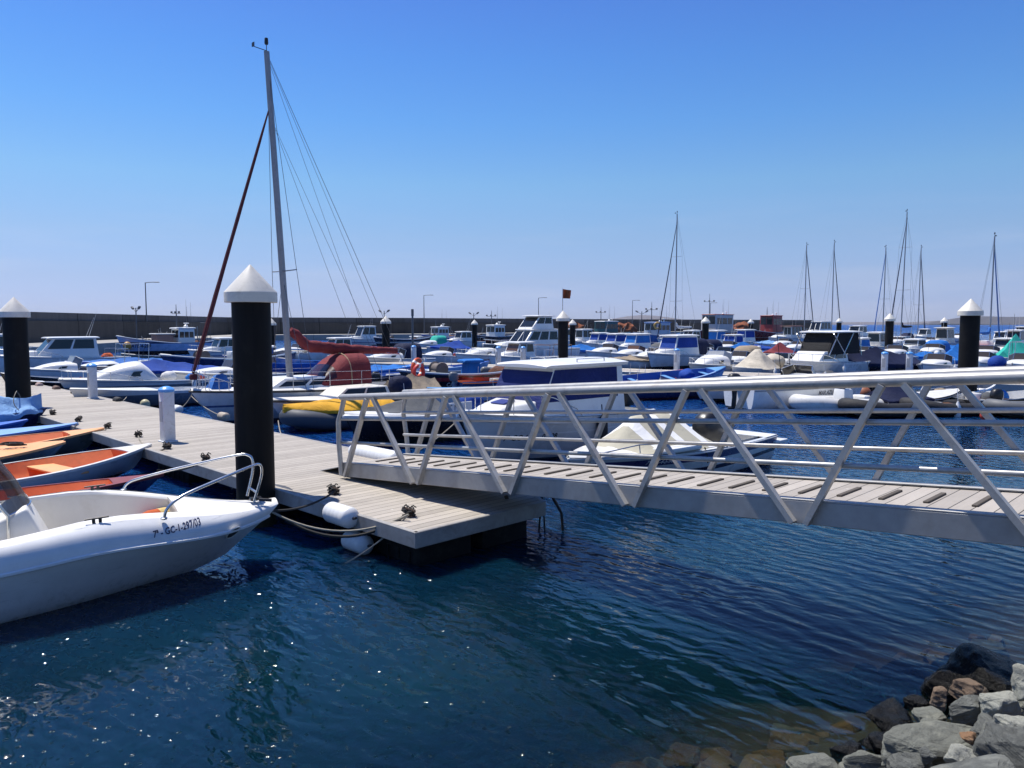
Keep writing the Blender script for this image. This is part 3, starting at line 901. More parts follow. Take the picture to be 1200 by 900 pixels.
# ------------------------------------------------------------------ gangway
GA = K + VD * 3.86 + PD_ * 0.30
GA = W(404, 558, 0.53)
GANG_L = 12.85
Gend = W(404, 558, 0.53) + (-VD) * GANG_L
GSL = math.atan2(0.084, 1.0)
gw = thing('gangway', 'long aluminium truss gangway with handrails sloping from the pontoon up to the right', 'gangway', GA, 0)
gw.rotation_euler = (0, -GSL, VA + math.pi)
GW = 1.2
walkm = deckmat('walkway_boards', (0.36, 0.325, 0.285), 0.16, 0, 0.03)
strm = M('stringer_aluminium', (0.35, 0.345, 0.33), 0.5, 0.2, var=0.2, scale=1.2, dirt=0.3, dirtcol=(0.2, 0.17, 0.13), bump=0.1, bscale=30, bdist=0.003)
def railpath(y, s0, s1, z):
    return [(s0, y, z), (s1, y, z)]
for y, sgn in ((0.0, -1), (GW, 1)):
    b = MB()
    b.box((GANG_L, 0.05, 0.205), (GANG_L / 2, y, 0.1025), bevel=0.006)
    b.box((GANG_L, 0.09, 0.014), (GANG_L / 2, y - sgn * 0.02, 0.2125), bevel=0.003)
    b.build('stringer', strm, gw)
    # handrail: round end, straight run
    ZT = 1.235
    hr = MB()
    hr.tube([(0.06, y, ZT)] + [(s, y, ZT) for s in (0.4, 4, 8, GANG_L)], 0.053, 16, flat=0.92)
    hr.build('handrail', alum2, gw, 40)
    ep = MB()
    ep.tube([(0.0, y + sgn * 0.055, 0.02), (-0.02, y + sgn * 0.055, 0.5), (-0.035, y + sgn * 0.03, 0.86), (0.02, y, 1.02), (0.12, y, ZT - 0.02)], 0.038, 12)
    ep.build('end_post', alum2, gw, 40)
    for zz in (0.53, 0.90):
        MB().tube([(-0.02, y, zz), (GANG_L, y, zz)], 0.024, 10).build('mid_rail', alum2, gw, 40)
    for k in range(7):
        b0, b1, tm = 0.06 + 1.83 * k, 0.06 + 1.83 * (k + 1), 0.06 + 1.83 * k + 0.80
        yo = y + sgn * 0.06
        for (p0, p1) in (((b0 + 0.05, yo, 0.012), (tm - 0.07, y + sgn * 0.035, ZT - 0.03)), ((tm + 0.10, y + sgn * 0.035, ZT - 0.03), (b1 - 0.07, yo, 0.012))):
            MB().bar(p0, p1, 0.05, 0.068, up=(0, 1, 0)).build('diagonal_brace', alum2, gw, 30)
wk = MB(); wk.box((GANG_L - 0.02, GW - 0.06, 0.04), (GANG_L / 2, GW / 2, 0.172)); wk.build('walkway', walkm, gw, 0)
batm = M('batten_grey_brown', (0.085, 0.07, 0.055), 0.8, var=0.2)
s = 0.35
while s < GANG_L - 0.2:
    MB().box((0.045, 0.48, 0.018), (s, GW / 2, 0.201), bevel=0.004).build('tread_batten', batm, gw)
    s += 0.36
fl_ = MB(); fl_.box((1.0, GW - 0.1, 0.014), (-0.47, GW / 2, 0.09), rot=(0, -R(9), 0), bevel=0.004)
fl_.build('hinged_flap', alum, gw)
for y in (0.14, GW - 0.14):
    MB().lathe([(0.055, -0.04), (0.055, 0.04)], (0.12, y, 0.03), n=16, axis='Y').build('roller', rubber(), gw)
# concrete landing where the gangway meets the shore
ge = GA + (-VD) * (GANG_L + 1.4)
lb = MB(); lb.box((3.0, 3.2, 2.2), (0, 0, 0), bevel=0.03)
tag(lb.build('concrete_landing', conc_pale, loc=(ge.x, ge.y, GA.z + 0.084 * GANG_L + 0.2 - 1.1), rotz=VA), 'square concrete landing block at the shore end of the gangway', 'landing')

# ------------------------------------------------------------------ cleats, ropes, fenders on the pontoon edge
rust = M('rusted_iron', (0.055, 0.036, 0.026), 0.85, 0.3, var=0.5, scale=12, dirt=0.5, dirtcol=(0.13, 0.055, 0.025), bump=0.5, bscale=60)
def cleat(px, py, lab, sc=1.0, z=DECK_Z):
    p = W(px, py, z)
    t = thing('mooring_cleat', lab, 'mooring cleat', (p.x, p.y, z), VA, group='rusty mooring cleats along the pontoon edge')
    b = MB()
    b.box((0.20 * sc, 0.11 * sc, 0.022 * sc), (0, 0, 0.011 * sc), bevel=0.004)
    b.box((0.03 * sc, 0.06 * sc, 0.09 * sc), (-0.045 * sc, 0, 0.06 * sc), bevel=0.006)
    b.box((0.03 * sc, 0.06 * sc, 0.09 * sc), (0.045 * sc, 0, 0.06 * sc), bevel=0.006)
    b.tube([(-0.16 * sc, 0, 0.095 * sc), (-0.09 * sc, 0, 0.11 * sc), (0.09 * sc, 0, 0.11 * sc), (0.16 * sc, 0, 0.095 * sc)], [0.014 * sc, 0.022 * sc, 0.022 * sc, 0.014 * sc], 8)
    b.build('cleat_body', rust, t)
    r = MB()
    rnd = random.Random(int(px))
    for q in range(5):
        pts = []
        a0 = rnd.uniform(0, 6)
        for k in range(9):
            a = a0 + k * 0.8
            rr = rnd.uniform(0.04, 0.105)
            pts.append((rr * 1.2 * math.cos(a) * sc, rr * math.sin(a) * sc, (0.02 + rnd.uniform(0, 0.12)) * sc))
        r.tube(pts, 0.0125 * sc, 5)
    for q in range(3):
        a = rnd.uniform(0, 6.28)
        r.tube([(0, 0, 0.1 * sc), (0.07 * math.cos(a) * sc, 0.07 * math.sin(a) * sc, 0.17 * sc), (0.12 * math.cos(a) * sc, 0.12 * math.sin(a) * sc, 0.14 * sc)], 0.010 * sc, 5)
    r.build('rope_turns', ropedark(), t)
    return t
for px, py, lab in ((62, 486, 'rusty mooring cleat nearest the light blue tarpaulin'), (92, 494, 'rusty mooring cleat at the bow of the flat blue boat'),
                    (126, 502, 'rusty mooring cleat at the bow of the farther orange dinghy'), (162, 512, 'rusty mooring cleat between the two orange dinghies and the white hulled orange dinghy'),
                    (196, 526, 'rusty mooring cleat in front of the nearest pedestal'), (241, 540, 'rusty mooring cleat left of the nearest pile'),
                    (391, 579, 'rusty mooring cleat left of the white fender on the pontoon edge'), (479, 605, 'rusty mooring cleat at the near corner of the pontoon')):
    cleat(px, py, lab, 0.82)
def rope(pts, r, lab, m=None, n=6, sag=0.0, group=None, name='mooring_rope'):
    pts = [Vector(p) for p in pts]
    if len(pts) == 2 and sag:
        a, b = pts
        pts = []
        for k in range(17):
            f = k / 16
            q = a.lerp(b, f)
            q.z -= sag * 4 * f * (1 - f)
            pts.append(q)
    o = pts[0].copy()
    return tag(MB().tube([p - o for p in pts], r, n).build(name, m or ropem(), loc=o), lab, 'rope', group or 'mooring ropes')
def cyl_fender(loc, L, r, rz, lab, m, tilt=0.0, ribs=5):
    t = thing('fender', lab, 'fender', loc, rz)
    t.rotation_euler = (0, tilt, rz)
    prof = [(0.0, -L / 2), (r * 0.5, -L / 2 + 0.01), (r * 0.9, -L / 2 + r * 0.35)]
    for k in range(ribs):
        u = -L / 2 + r * 0.5 + (L - r) * (k + 0.5) / ribs
        w = (L - r) / ribs / 2
        prof += [(r * 0.985, u - w * 0.9), (r, u - w * 0.5), (r, u + w * 0.5), (r * 0.985, u + w * 0.9)]
    prof += [(r * 0.9, L / 2 - r * 0.35), (r * 0.5, L / 2 - 0.01), (0.0, L / 2)]
    MB().lathe(prof, n=24, axis='X').build('fender_body', m, t, 50)
    MB().tube([(L / 2 - 0.02, 0, 0), (L / 2 + 0.06, 0, 0.02)], 0.018, 8).build('fender_eye', black(), t)
    return t
fw = M('white_fender_vinyl', (0.72, 0.72, 0.70), 0.4, var=0.05, dirt=0.25, dirtcol=(0.35, 0.33, 0.28), bump=0.06, bscale=14)
fp = W(407, 599, DECK_Z) + PD_ * -0.10
cyl_fender((fp.x, fp.y, 0.47), 0.58, 0.135, VA + math.pi, 'white cylindrical fender hung level along the pontoon edge beside the near cleat', fw)
fp2 = W(420, 603, DECK_Z) + PD_ * -0.12
cyl_fender((fp2.x + 0.05, fp2.y + 0.16, 0.12), 0.5, 0.125, VA + math.pi, 'white fender hanging low under the pontoon edge, half in shadow', fw)
fp3 = W(438, 530, DECK_Z + 0.1)
cyl_fender((fp3.x, fp3.y + 0.1, DECK_Z + 0.03), 1.45, 0.15, VA + math.pi, 'long white tube fender lying along the far edge of the pontoon', fw, ribs=11)
# dark round fender by the big white boat's bow
fb = W(336, 582, 0.35)
t = thing('fender', 'thick dark grey curved fender on the pontoon corner beside the nearest pile', 'fender', (fb.x - 0.05, fb.y, 0.33), VA + math.pi)
MB().tube([(-0.45, -0.1, 0.02), (-0.3, -0.02, 0.05), (0, 0.0, 0.05), (0.3, -0.02, 0.05), (0.42, -0.1, 0.0)], [0.08, 0.125, 0.13, 0.125, 0.07], 16).build('fender_body', M('dark_fender', (0.045, 0.046, 0.052), 0.5, var=0.2, dirt=0.3), t, 50)
# cables under the gangway end
for i, pts in enumerate(([(0.0, 0, 0), (0.06, -0.03, -0.25), (0.04, -0.03, -0.55), (0.05, -0.02, -0.9)],
                         [(0.4, 0.2, 0.02), (0.62, 0.22, -0.02), (0.78, 0.2, -0.3), (0.8, 0.2, -0.55), (0.72, 0.2, -0.78)],
                         [(0.42, 0.25, 0.0), (0.48, 0.2, -0.3), (0.46, 0.2, -0.6)],
                         [(0.5, 0.25, 0.0), (0.53, 0.2, -0.3), (0.55, 0.2, -0.62)])):
    base = W(593, 580, 0.55)
    q = []
    pts = [Vector(p) for p in pts]
    for a, b in zip(pts[:-1], pts[1:]):
        q += [a.lerp(b, k / 4) for k in range(4)]
    q.append(pts[-1])
    tag(MB().tube(q, (0.028, 0.02, 0.014, 0.012)[i], 8).build('cable', M('cable_sheath', (0.035, 0.028, 0.022), 0.7, var=0.3), loc=base + Vector((0, -0.02, 0))),
        ('thick dark cable hanging straight down from the gangway into the water', 'dark cable looping from the pontoon end down into the water', 'thin dark cable hanging at the pontoon end, left of its pair', 'thin dark cable hanging at the pontoon end, right of its pair')[i], 'cable', 'cables at the pontoon end')

# haze over the water, with the sky outside it
hz_ = MB(); hz_.box((14000, 6900, 131), (0, 3350, 62.5))
hm_ = bpy.data.materials.new('sea_haze'); hm_.use_nodes = True
_nt = hm_.node_tree
for _n in list(_nt.nodes): _nt.nodes.remove(_n)
_o = _nt.nodes.new('ShaderNodeOutputMaterial'); _v = _nt.nodes.new('ShaderNodeVolumePrincipled')
_v.inputs['Color'].default_value = (0.86, 0.90, 0.97, 1); _v.inputs['Density'].default_value = 0.00006; _v.inputs['Anisotropy'].default_value = 0.2
_nt.links.new(_v.outputs[0], _o.inputs['Volume'])
tag(hz_.build('haze', hm_, angle=0), kind='stuff')

# ================================================================== BOAT BUILDING
def sm(x, a=0.0, b=1.0):
    x = min(1, max(0, (x - a) / (b - a)))
    return x * x * (3 - 2 * x)

class Hull:
    """hull surface: t runs stern to bow, f runs keel to gunwale"""
    F = [0.0, 0.12, 0.22, 0.30, 0.45, 0.62, 0.8, 0.92, 1.0]
    MID = {0.0: 0.0, 0.12: 0.50, 0.22: 0.74, 0.30: 0.835, 0.45: 0.90, 0.62: 0.945, 0.8: 0.975, 0.92: 0.99, 1.0: 1.0}
    BOW = {0.0: 0.02, 0.12: 0.10, 0.22: 0.19, 0.30: 0.27, 0.45: 0.43, 0.62: 0.61, 0.8: 0.79, 0.92: 0.92, 1.0: 1.0}
    def __init__(s, L, B, fb, rise=0.25, draft=0.22, tr=0.82, e=2.2, rake=0.45, bow_w=0.02, tail=0.0, max_t=0.38, droop=0.0, n=20, keel_up=0.25):
        s.L, s.B, s.fb, s.rise, s.draft, s.tr, s.e, s.rake, s.bw, s.tail, s.mt, s.droop, s.n, s.ku = L, B, fb, rise, draft, tr, e, rake, bow_w, tail, max_t, droop, n, keel_up
    def g(s, t):
        if t < s.mt:
            k = t / s.mt
            return s.B / 2 * (s.tr + (1 - s.tr) * math.sin(k * math.pi / 2))
        k = (t - s.mt) / (1 - s.mt)
        return s.B / 2 * max(s.bw, (1 - (1 - s.bw) * k ** s.e))
    def zs(s, t):
        return s.fb + s.rise * t ** 2.0 + s.tail * (1 - t) ** 3 - s.droop * sm(t, 0.62, 1.0)
    def zk(s, t):
        return -s.draft + s.ku * max(0, t - 0.55) ** 2 / 0.2
    def yf(s, f, t):
        w = sm(t, 0.35, 0.97)
        F = s.F
        for i in range(len(F) - 1):
            if f <= F[i + 1] + 1e-9:
                k = (f - F[i]) / (F[i + 1] - F[i])
                a = s.MID[F[i]] * (1 - k) + s.MID[F[i + 1]] * k
                b = s.BOW[F[i]] * (1 - k) + s.BOW[F[i + 1]] * k
                return a * (1 - w) + b * w
        return 1.0
    def pt(s, t, f, side=1, out=0.0):
        x = -s.L / 2 + s.L * t - s.rake * (1 - f) * t ** 4
        return Vector((x, side * (s.g(t) * s.yf(f, t) + out), s.zk(t) + (s.zs(t) - s.zk(t)) * f))
    def tx(s, x):
        return min(1, max(0, (x + s.L / 2) / s.L))
    def at(s, x, z, side=1, out=0.004):
        t = s.tx(x)
        f = 0.5
        for _ in range(12):
            f = min(1, max(0, (z - s.zk(t)) / (s.zs(t) - s.zk(t))))
            t = min(1, max(0, (x + s.L / 2 + s.rake * (1 - f) * t ** 4) / s.L))
        y = s.g(t) * s.yf(f, t)
        return Vector((x, side * (y + out), z))
    def ts(s):
        return [1 - (1 - i / s.n) ** 1.25 for i in range(s.n + 1)]

def hull_part(S, parent, mat, cap_w=0.07, name='hull'):
    b = MB()
    ts = S.ts()
    for side in (1, -1):
        b.loft([[S.pt(t, f, side) for f in S.F] for t in ts], closed=False)
        b.loft([[S.pt(t, 1.0, side), S.pt(t, 1.0, side) + Vector((0, -side * min(cap_w, S.g(t) * 0.8), 0.012))] for t in ts], closed=False)
    b.loft([[S.pt(0, f, 1) for f in S.F], [S.pt(0, f, -1) for f in S.F]], closed=False)
    if S.bw > 0.03:
        b.loft([[S.pt(1, f, 1) for f in S.F], [S.pt(1, f, -1) for f in S.F]], closed=False)
    bmesh.ops.remove_doubles(b.bm, verts=b.bm.verts, dist=0.0006)
    return b.build(name, mat, parent, 38)

def rub_rail(S, parent, mat, f=0.93, r=0.022, name='rub_rail'):
    b = MB()
    ts = S.ts()
    pts = [S.pt(t, f, 1, r * 0.4) for t in ts] + [S.pt(t, f, -1, r * 0.4) for t in reversed(ts)]
    b.tube(pts, r, 6)
    return b.build(name, mat, parent)

def liner(S, parent, mat, t0, t1, floor, inset=0.07, name='cockpit', slope=0.05):
    """inside of an open hull between two stations"""
    b = MB()
    n = 12
    rings = []
    for i in range(n + 1):
        t = t0 + (t1 - t0) * i / n
        z = S.zs(t) + 0.012
        g = max(0.02, S.g(t) - inset)
        x = -S.L / 2 + S.L * t
        fz = min(floor, z - 0.03)
        ff = max(0.0, min(1.0, (fz - S.zk(t)) / (S.zs(t) - S.zk(t))))
        gf = min(g - slope, max(0.012, S.g(t) * S.yf(ff, t) * 0.92 - 0.03))
        gf = max(0.01, gf)
        rings.append([(x, g, z), (x, max(gf, (g + gf) / 2 - 0.01), (z + fz) / 2), (x, gf, fz + 0.04), (x, gf * 0.9, fz), (x, -gf * 0.9, fz), (x, -gf, fz + 0.04), (x, -max(gf, (g + gf) / 2 - 0.01), (z + fz) / 2), (x, -g, z)])
    b.loft(rings, closed=False, cap0=True, cap1=True)
    return b.build(name, mat, parent, 40)

def deck(S, parent, mat, t0, t1, camber=0.06, inset=0.0, name='foredeck', n=12, lift=0.014):
    b = MB()
    rings = []
    for i in range(n + 1):
        t = t0 + (t1 - t0) * i / n
        z = S.zs(t) + lift
        g = max(0.004, S.g(t) - inset - 0.006)
        x = -S.L / 2 + S.L * t
        rings.append([(x, g * k, z + camber * (1 - k * k)) for k in (-1, -0.8, -0.5, -0.2, 0.2, 0.5, 0.8, 1)])
    b.loft(rings, closed=False)
    b.face([(p[0] + 0.001, p[1], p[2]) for p in rings[0]] + [(rings[0][-1][0], rings[0][-1][1], rings[0][-1][2] - 0.05), (rings[0][0][0], rings[0][0][1], rings[0][0][2] - 0.05)])
    return b.build(name, mat, parent, 50)

def quad_panel(parent, c, u0, u1, v0, v1, mat, name='window', out=0.006, th=0.012, rim=None, chamf=0.0):
    """thin panel lying on the bilinear patch with corners c (bl, br, tr, tl)"""
    bl, br, tr_, tl = [Vector(p) for p in c]
    def q(u, v):
        return (bl * (1 - u) + br * u) * (1 - v) + (tl * (1 - u) + tr_ * u) * v
    n = (br - bl).cross(tl - bl).normalized()
    uv = [(u0, v0), (u1, v0), (u1, v1), (u0, v1)]
    pts = [q(u, v) for u, v in uv]
    b = MB()
    b.loft([[p - n * th for p in pts], [p + n * out for p in pts]], True, False, True)
    return b.build(name, mat, parent, 0)

def cabin(S, parent, mat, x0, x1, h, w, sf=0.5, sr=0.1, tw=0.84, win=None, wincols=2, v0=0.42, v1=0.9, roof=None, over=0.12, base=None, front=True, side=True, rear=False,
          wname='window', rth=0.06, name='cabin', fw=0.8, u0=0.05, u1=0.95, crown=0.05, fu=0.04):
    """cabin frustum standing on the deck from x0 (aft) to x1 (forward foot of the windscreen)"""
    z0 = base if base is not None else S.zs(S.tx((x0 + x1) / 2)) + 0.01
    hw0 = min(w / 2, S.g(S.tx(x0)) - 0.05)
    hw1 = min(w / 2 * fw, max(0.15, S.g(S.tx(x1)) - 0.05))
    zt = z0 + h
    xa, xb = x0 + sr, x1 - sf
    B_ = [Vector((x0, hw0, z0 - 0.12)), Vector((x1, hw1, z0 - 0.12)), Vector((x1, -hw1, z0 - 0.12)), Vector((x0, -hw0, z0 - 0.12))]
    A_ = [Vector((x0, hw0, z0)), Vector((x1, hw1, z0)), Vector((x1, -hw1, z0)), Vector((x0, -hw0, z0))]
    T_ = [Vector((xa, hw0 * tw, zt)), Vector((xb, hw0 * tw + (hw1 - hw0) / (x1 - x0) * (xb - xa), zt)), Vector((xb, -(hw0 * tw + (hw1 - hw0) / (x1 - x0) * (xb - xa)), zt)), Vector((xa, -hw0 * tw, zt))]
    b = MB()
    b.loft([B_, A_, T_], True, True, True)
    bmesh.ops.bevel(b.bm, geom=[e for e in b.bm.edges], offset=0.025, segments=2, profile=0.5, affect='EDGES')
    c = b.build(name, mat, parent, 40)
    win = win or glassmat('dark_boat_glass')
    if side:
        for sgn in (1, -1):
            # corners as seen from outside
            if sgn == -1:
                cs = (A_[3], A_[2], T_[2], T_[3])
            else:
                cs = (A_[1], A_[0], T_[0], T_[1])
            for k in range(wincols):
                wd = (u1 - u0) / wincols
                quad_panel(parent, cs, u0 + wd * k + 0.02, u0 + wd * (k + 1) - 0.02, v0, v1, win, wname)
    if front:
        cs = (A_[2], A_[1], T_[1], T_[2])
        for k in range(max(1, wincols - 1)):
            wd = (1 - 2 * fu) / max(1, wincols - 1)
            gp = min(0.02, fu)
            quad_panel(parent, cs, fu + wd * k + gp, fu + wd * (k + 1) - gp, 0.15 if sf > 0.3 else v0, 0.93, win, 'windscreen' if wname == 'window' else wname)
    if rear:
        quad_panel(parent, (A_[0], A_[3], T_[3], T_[0]), 0.1, 0.9, 0.1, 0.9, win, wname)
    if roof is not None:
        r = MB()
        xm, xM = xa - over, xb + over * 1.4
        pr = []
        ny = 9
        hw = max(hw0 * tw, 0.3) + over * 0.6
        rings = []
        for i, x in enumerate((xm, xm + 0.04, xm + (xM - xm) * 0.35, xm + (xM - xm) * 0.7, xM - 0.06, xM)):
            k = (0.93, 1.0, 1.0, 0.98, 0.9, 0.82)[i]
            edge = (0.6, 1, 1, 1, 0.9, 0.5)[i]
            ring = []
            for j in range(ny):
                y = -1 + 2 * j / (ny - 1)
                ring.append((x, y * hw * k, zt + 0.004 + rth * edge + crown * (1 - y * y) * edge))
            for j in range(ny - 1, -1, -1):
                y = -1 + 2 * j / (ny - 1)
                ring.append((x, y * hw * k * 0.97, zt + 0.004))
            rings.append(ring)
        r.loft(rings, True, True, True)
        r.build('roof', roof, parent, 40)
    return c, A_, T_

def windscreen(S, parent, x0, x1, h, w, mat=None, frame=None, rake=0.35):
    """open boat windscreen: raked front pane and two swept side panes on a tube frame"""
    mat = mat or glassmat('smoked_perspex', (0.05, 0.042, 0.035), 0.1)
    z = S.zs(S.tx((x0 + x1) / 2)) + 0.03
    hw = min(w / 2, S.g(S.tx(x0)) - 0.06)
    hf = hw * 0.62
    a = [Vector((x0, hw, z)), Vector((x1, hf, z)), Vector((x1, -hf, z)), Vector((x0, -hw, z))]
    tp = [Vector((x0 - rake * 0.6, hw * 0.95, z + h * 0.75)), Vector((x1 - rake, hf * 0.95, z + h)), Vector((x1 - rake, -hf * 0.95, z + h)), Vector((x0 - rake * 0.6, -hw * 0.95, z + h * 0.75))]
    b = MB()
    for i in range(3):
        quad_panel(parent, (a[i + 1], a[i], tp[i], tp[i + 1]), 0, 1, 0, 1, mat, 'windscreen', 0.004, 0.004)
    f = MB()
    f.tube(tp, 0.014, 6)
    for p, q in zip(a, tp):
        f.tube([p, q], 0.012, 6)
    f.build('windscreen_frame', frame or steel(), parent)

def tarp(S, parent, mat, t0, t1, h0, h1, hm=None, drop=0.14, name='boat_cover', peak=0.5, seed=0.0, sagn=0.05, wide=0.03, crumple=0.028, cfreq=3.6, rounded=False):
    """tarpaulin tented over the hull with a ridge, hanging over the gunwale"""
    b = MB()
    n = 22
    rings = []
    hm = max(h0, h1) if hm is None else hm
    for i in range(n + 1):
        k = i / n
        t = t0 + (t1 - t0) * k
        z = S.zs(t)
        g = max(0.02, S.g(t)) + wide
        x = -S.L / 2 + S.L * t
        h = (h0 + (hm - h0) * (k / peak)) if k < peak else (hm + (h1 - hm) * ((k - peak) / (1 - peak)))
        h -= sagn * abs(math.sin(k * math.pi * 4))
        ring = []
        dz = drop * (0.75 + 0.5 * noise.noise(Vector((x * 1.5, seed, 2))))
        for y, zz in ((1.0, -dz), (1.005, 0.0), (0.97, 0.035), (0.72, None), (0.42, None), (0.16, None), (0.0, None), (-0.16, None), (-0.42, None), (-0.72, None), (-0.97, 0.035), (-1.005, 0.0), (-1.0, -dz)):
            if zz is None:
                ay = abs(y)
                zz = 0.035 + (h - 0.035) * ((1 - ay ** 2.6) if rounded else (1 - ay) ** 1.15) - (0 if rounded else 0.03 * math.sin(ay * math.pi))
                zz += noise.noise(Vector((x * 2.1 + seed, y * 2.0, seed))) * 0.045
            ring.append((x, g * y, z + zz))
        rings.append(ring)
    b.loft(rings, closed=False)
    for r in (rings[0], rings[-1]):
        try:
            b.face(r)
        except Exception:
            pass
    if crumple > 0:
        b.sub(1)
        for v in b.bm.verts:
            q = v.co * cfreq + Vector((seed * 3, seed, 0))
            v.co.z += (noise.noise(q) + 0.5 * noise.noise(q * 2.3)) * crumple
            v.co.y += noise.noise(q + Vector((9, 1, 4))) * crumple * 0.6
    return b.build(name, mat, parent, 70)

def outboard(S, parent, x=None, y=0.0, cowl=None, s=1.0, tilt=0.0, z=None):
    x = (-S.L / 2 - 0.16) if x is None else x
    z = (S.zs(0) + 0.12) if z is None else z
    m = Matrix.Translation((x, y, z)) @ Matrix.Rotation(tilt, 4, 'Y')
    cowl = cowl or black()
    b = MB()
    rings = []
    for zz, lx, ly, dx in ((-0.12, 0.10, 0.10, 0.02), (-0.1, 0.19, 0.14, 0.0), (0.0, 0.24, 0.165, 0), (0.15, 0.25, 0.17, -0.01), (0.27, 0.225, 0.155, -0.02), (0.345, 0.16, 0.11, -0.03), (0.37, 0.08, 0.05, -0.03)):
        rings.append([m @ Vector((dx + lx * s * math.copysign(abs(math.cos(a)) ** 0.6, math.cos(a)), ly * s * math.copysign(abs(math.sin(a)) ** 0.6, math.sin(a)), zz * s))
                      for a in [2 * math.pi * k / 16 for k in range(16)]])
    b.loft(rings, True, True, True)
    mo = b.build('outboard_motor', cowl, parent, 45)
    l = MB()
    rings = []
    for zz, lx, ly, dx in ((-0.1, 0.11, 0.075, 0.0), (-0.45, 0.09, 0.05, 0.0), (-0.75, 0.10, 0.035, -0.02), (-0.80, 0.10, 0.03, -0.02)):
        rings.append([m @ Vector((dx * s + lx * s * math.cos(a), ly * s * math.sin(a), zz * s)) for a in [2 * math.pi * k / 10 for k in range(10)]])
    l.loft(rings, True, True, True)
    p0 = m @ Vector((-0.24 * s, 0, -0.82 * s)); p1 = m @ Vector((0.24 * s, 0, -0.82 * s)); pm = m @ Vector((0.05 * s, 0, -0.82 * s))
    l.tube([p0, pm, p1], [0.04 * s, 0.055 * s, 0.012 * s], 8)
    l.tube([m @ Vector((0.1 * s, 0, -0.05 * s)), m @ Vector((0.2 * s, 0, -0.2 * s))], 0.06 * s, 8)
    l.build('motor_leg', grey() if cowl is not black() else black(), mo, 45)
    return mo

def bow_rail(S, parent, t0=0.55, h=0.42, mat=None, inset=0.07, mid=False, r=0.014):
    mat = mat or steel()
    b = MB()
    ts = [t0 + (0.985 - t0) * i / 8 for i in range(9)]
    def p(t, side, hh):
        return Vector((-S.L / 2 + S.L * t, side * max(0.03, S.g(t) - inset), S.zs(t) + 0.02 + hh))
    left = [p(t, 1, h * min(1, 0.35 + (t - t0) * 5)) for t in ts]
    right = [p(t, -1, h * min(1, 0.35 + (t - t0) * 5)) for t in reversed(ts)]
    b.tube([p(t0 - 0.03, 1, 0)] + left + right + [p(t0 - 0.03, -1, 0)], r, 6)
    for t in ts[1::2]:
        for side in (1, -1):
            hh = h * min(1, 0.35 + (t - t0) * 5)
            b.tube([p(t, side, 0), p(t, side, hh)], r * 0.8, 6)
    if mid:
        b.tube([p(t, 1, h * 0.5) for t in ts] + [p(t, -1, h * 0.5) for t in reversed(ts)], r * 0.7, 6)
    return b.build('bow_rail', mat, parent)

def tube_frame(parent, x0, x1, w, z0, z1, mat, name='frame', top=None, lean=0.1):
    b = MB()
    for s in (1, -1):
        b.tube([(x0, s * w / 2, z0), (x0 - lean, s * w / 2 * 0.95, z1), (x1 - lean, s * w / 2 * 0.95, z1), (x1, s * w / 2, z0)], 0.02, 6)
    b.tube([(x0 - lean, w / 2 * 0.95, z1), (x0 - lean, -w / 2 * 0.95, z1)], 0.02, 6)
    b.tube([(x1 - lean, w / 2 * 0.95, z1), (x1 - lean, -w / 2 * 0.95, z1)], 0.02, 6)
    o = b.build(name, mat, parent)
    if top:
        r = MB(); r.box((abs(x1 - x0) + 0.35, w * 1.05, 0.05), ((x0 + x1) / 2 - lean, 0, z1 + 0.046), bevel=0.02, seg=2)
        r.build('top', top, parent)
    return o

def thwarts(S, parent, mat, ts, floor, depth=0.22, z=None):
    for t in ts:
        g = S.g(t) - 0.08
        zz = (S.zs(t) - 0.14) if z is None else z
        MB().box((depth, g * 2, 0.035), (-S.L / 2 + S.L * t, 0, zz), bevel=0.008).build('seat', mat, parent)

def hull_text(S, parent, txt, xs, z, size, side, mat, slope=0.0, bold=0.022, sx=0.85, name='registration_number'):
    cu = bpy.data.curves.new(name, 'FONT')
    cu.body = txt
    cu.size = size
    cu.resolution_u = 2
    cu.offset = bold * size
    tmp = bpy.data.objects.new('tmp_text', cu)
    col.objects.link(tmp)
    dg = bpy.context.evaluated_depsgraph_get()
    me = bpy.data.meshes.new_from_object(tmp.evaluated_get(dg))
    bpy.data.objects.remove(tmp)
    bm = bmesh.new(); bm.from_mesh(me)
    bmesh.ops.triangulate(bm, faces=bm.faces)
    bmesh.ops.subdivide_edges(bm, edges=[e for e in bm.edges if e.calc_length() > size * 0.4], cuts=2)
    for v in bm.verts:
        u, w = v.co.x * sx, v.co.y
        v.co = S.at(xs + u * (1 if side < 0 else -1), z + w + slope * u, side, 0.005)
    bm.to_mesh(me); bm.free()
    me.name = name
    me.materials.clear(); me.materials.append(mat)
    o = bpy.data.objects.new(name, me)
    col.objects.link(o); o.parent = parent
    return o

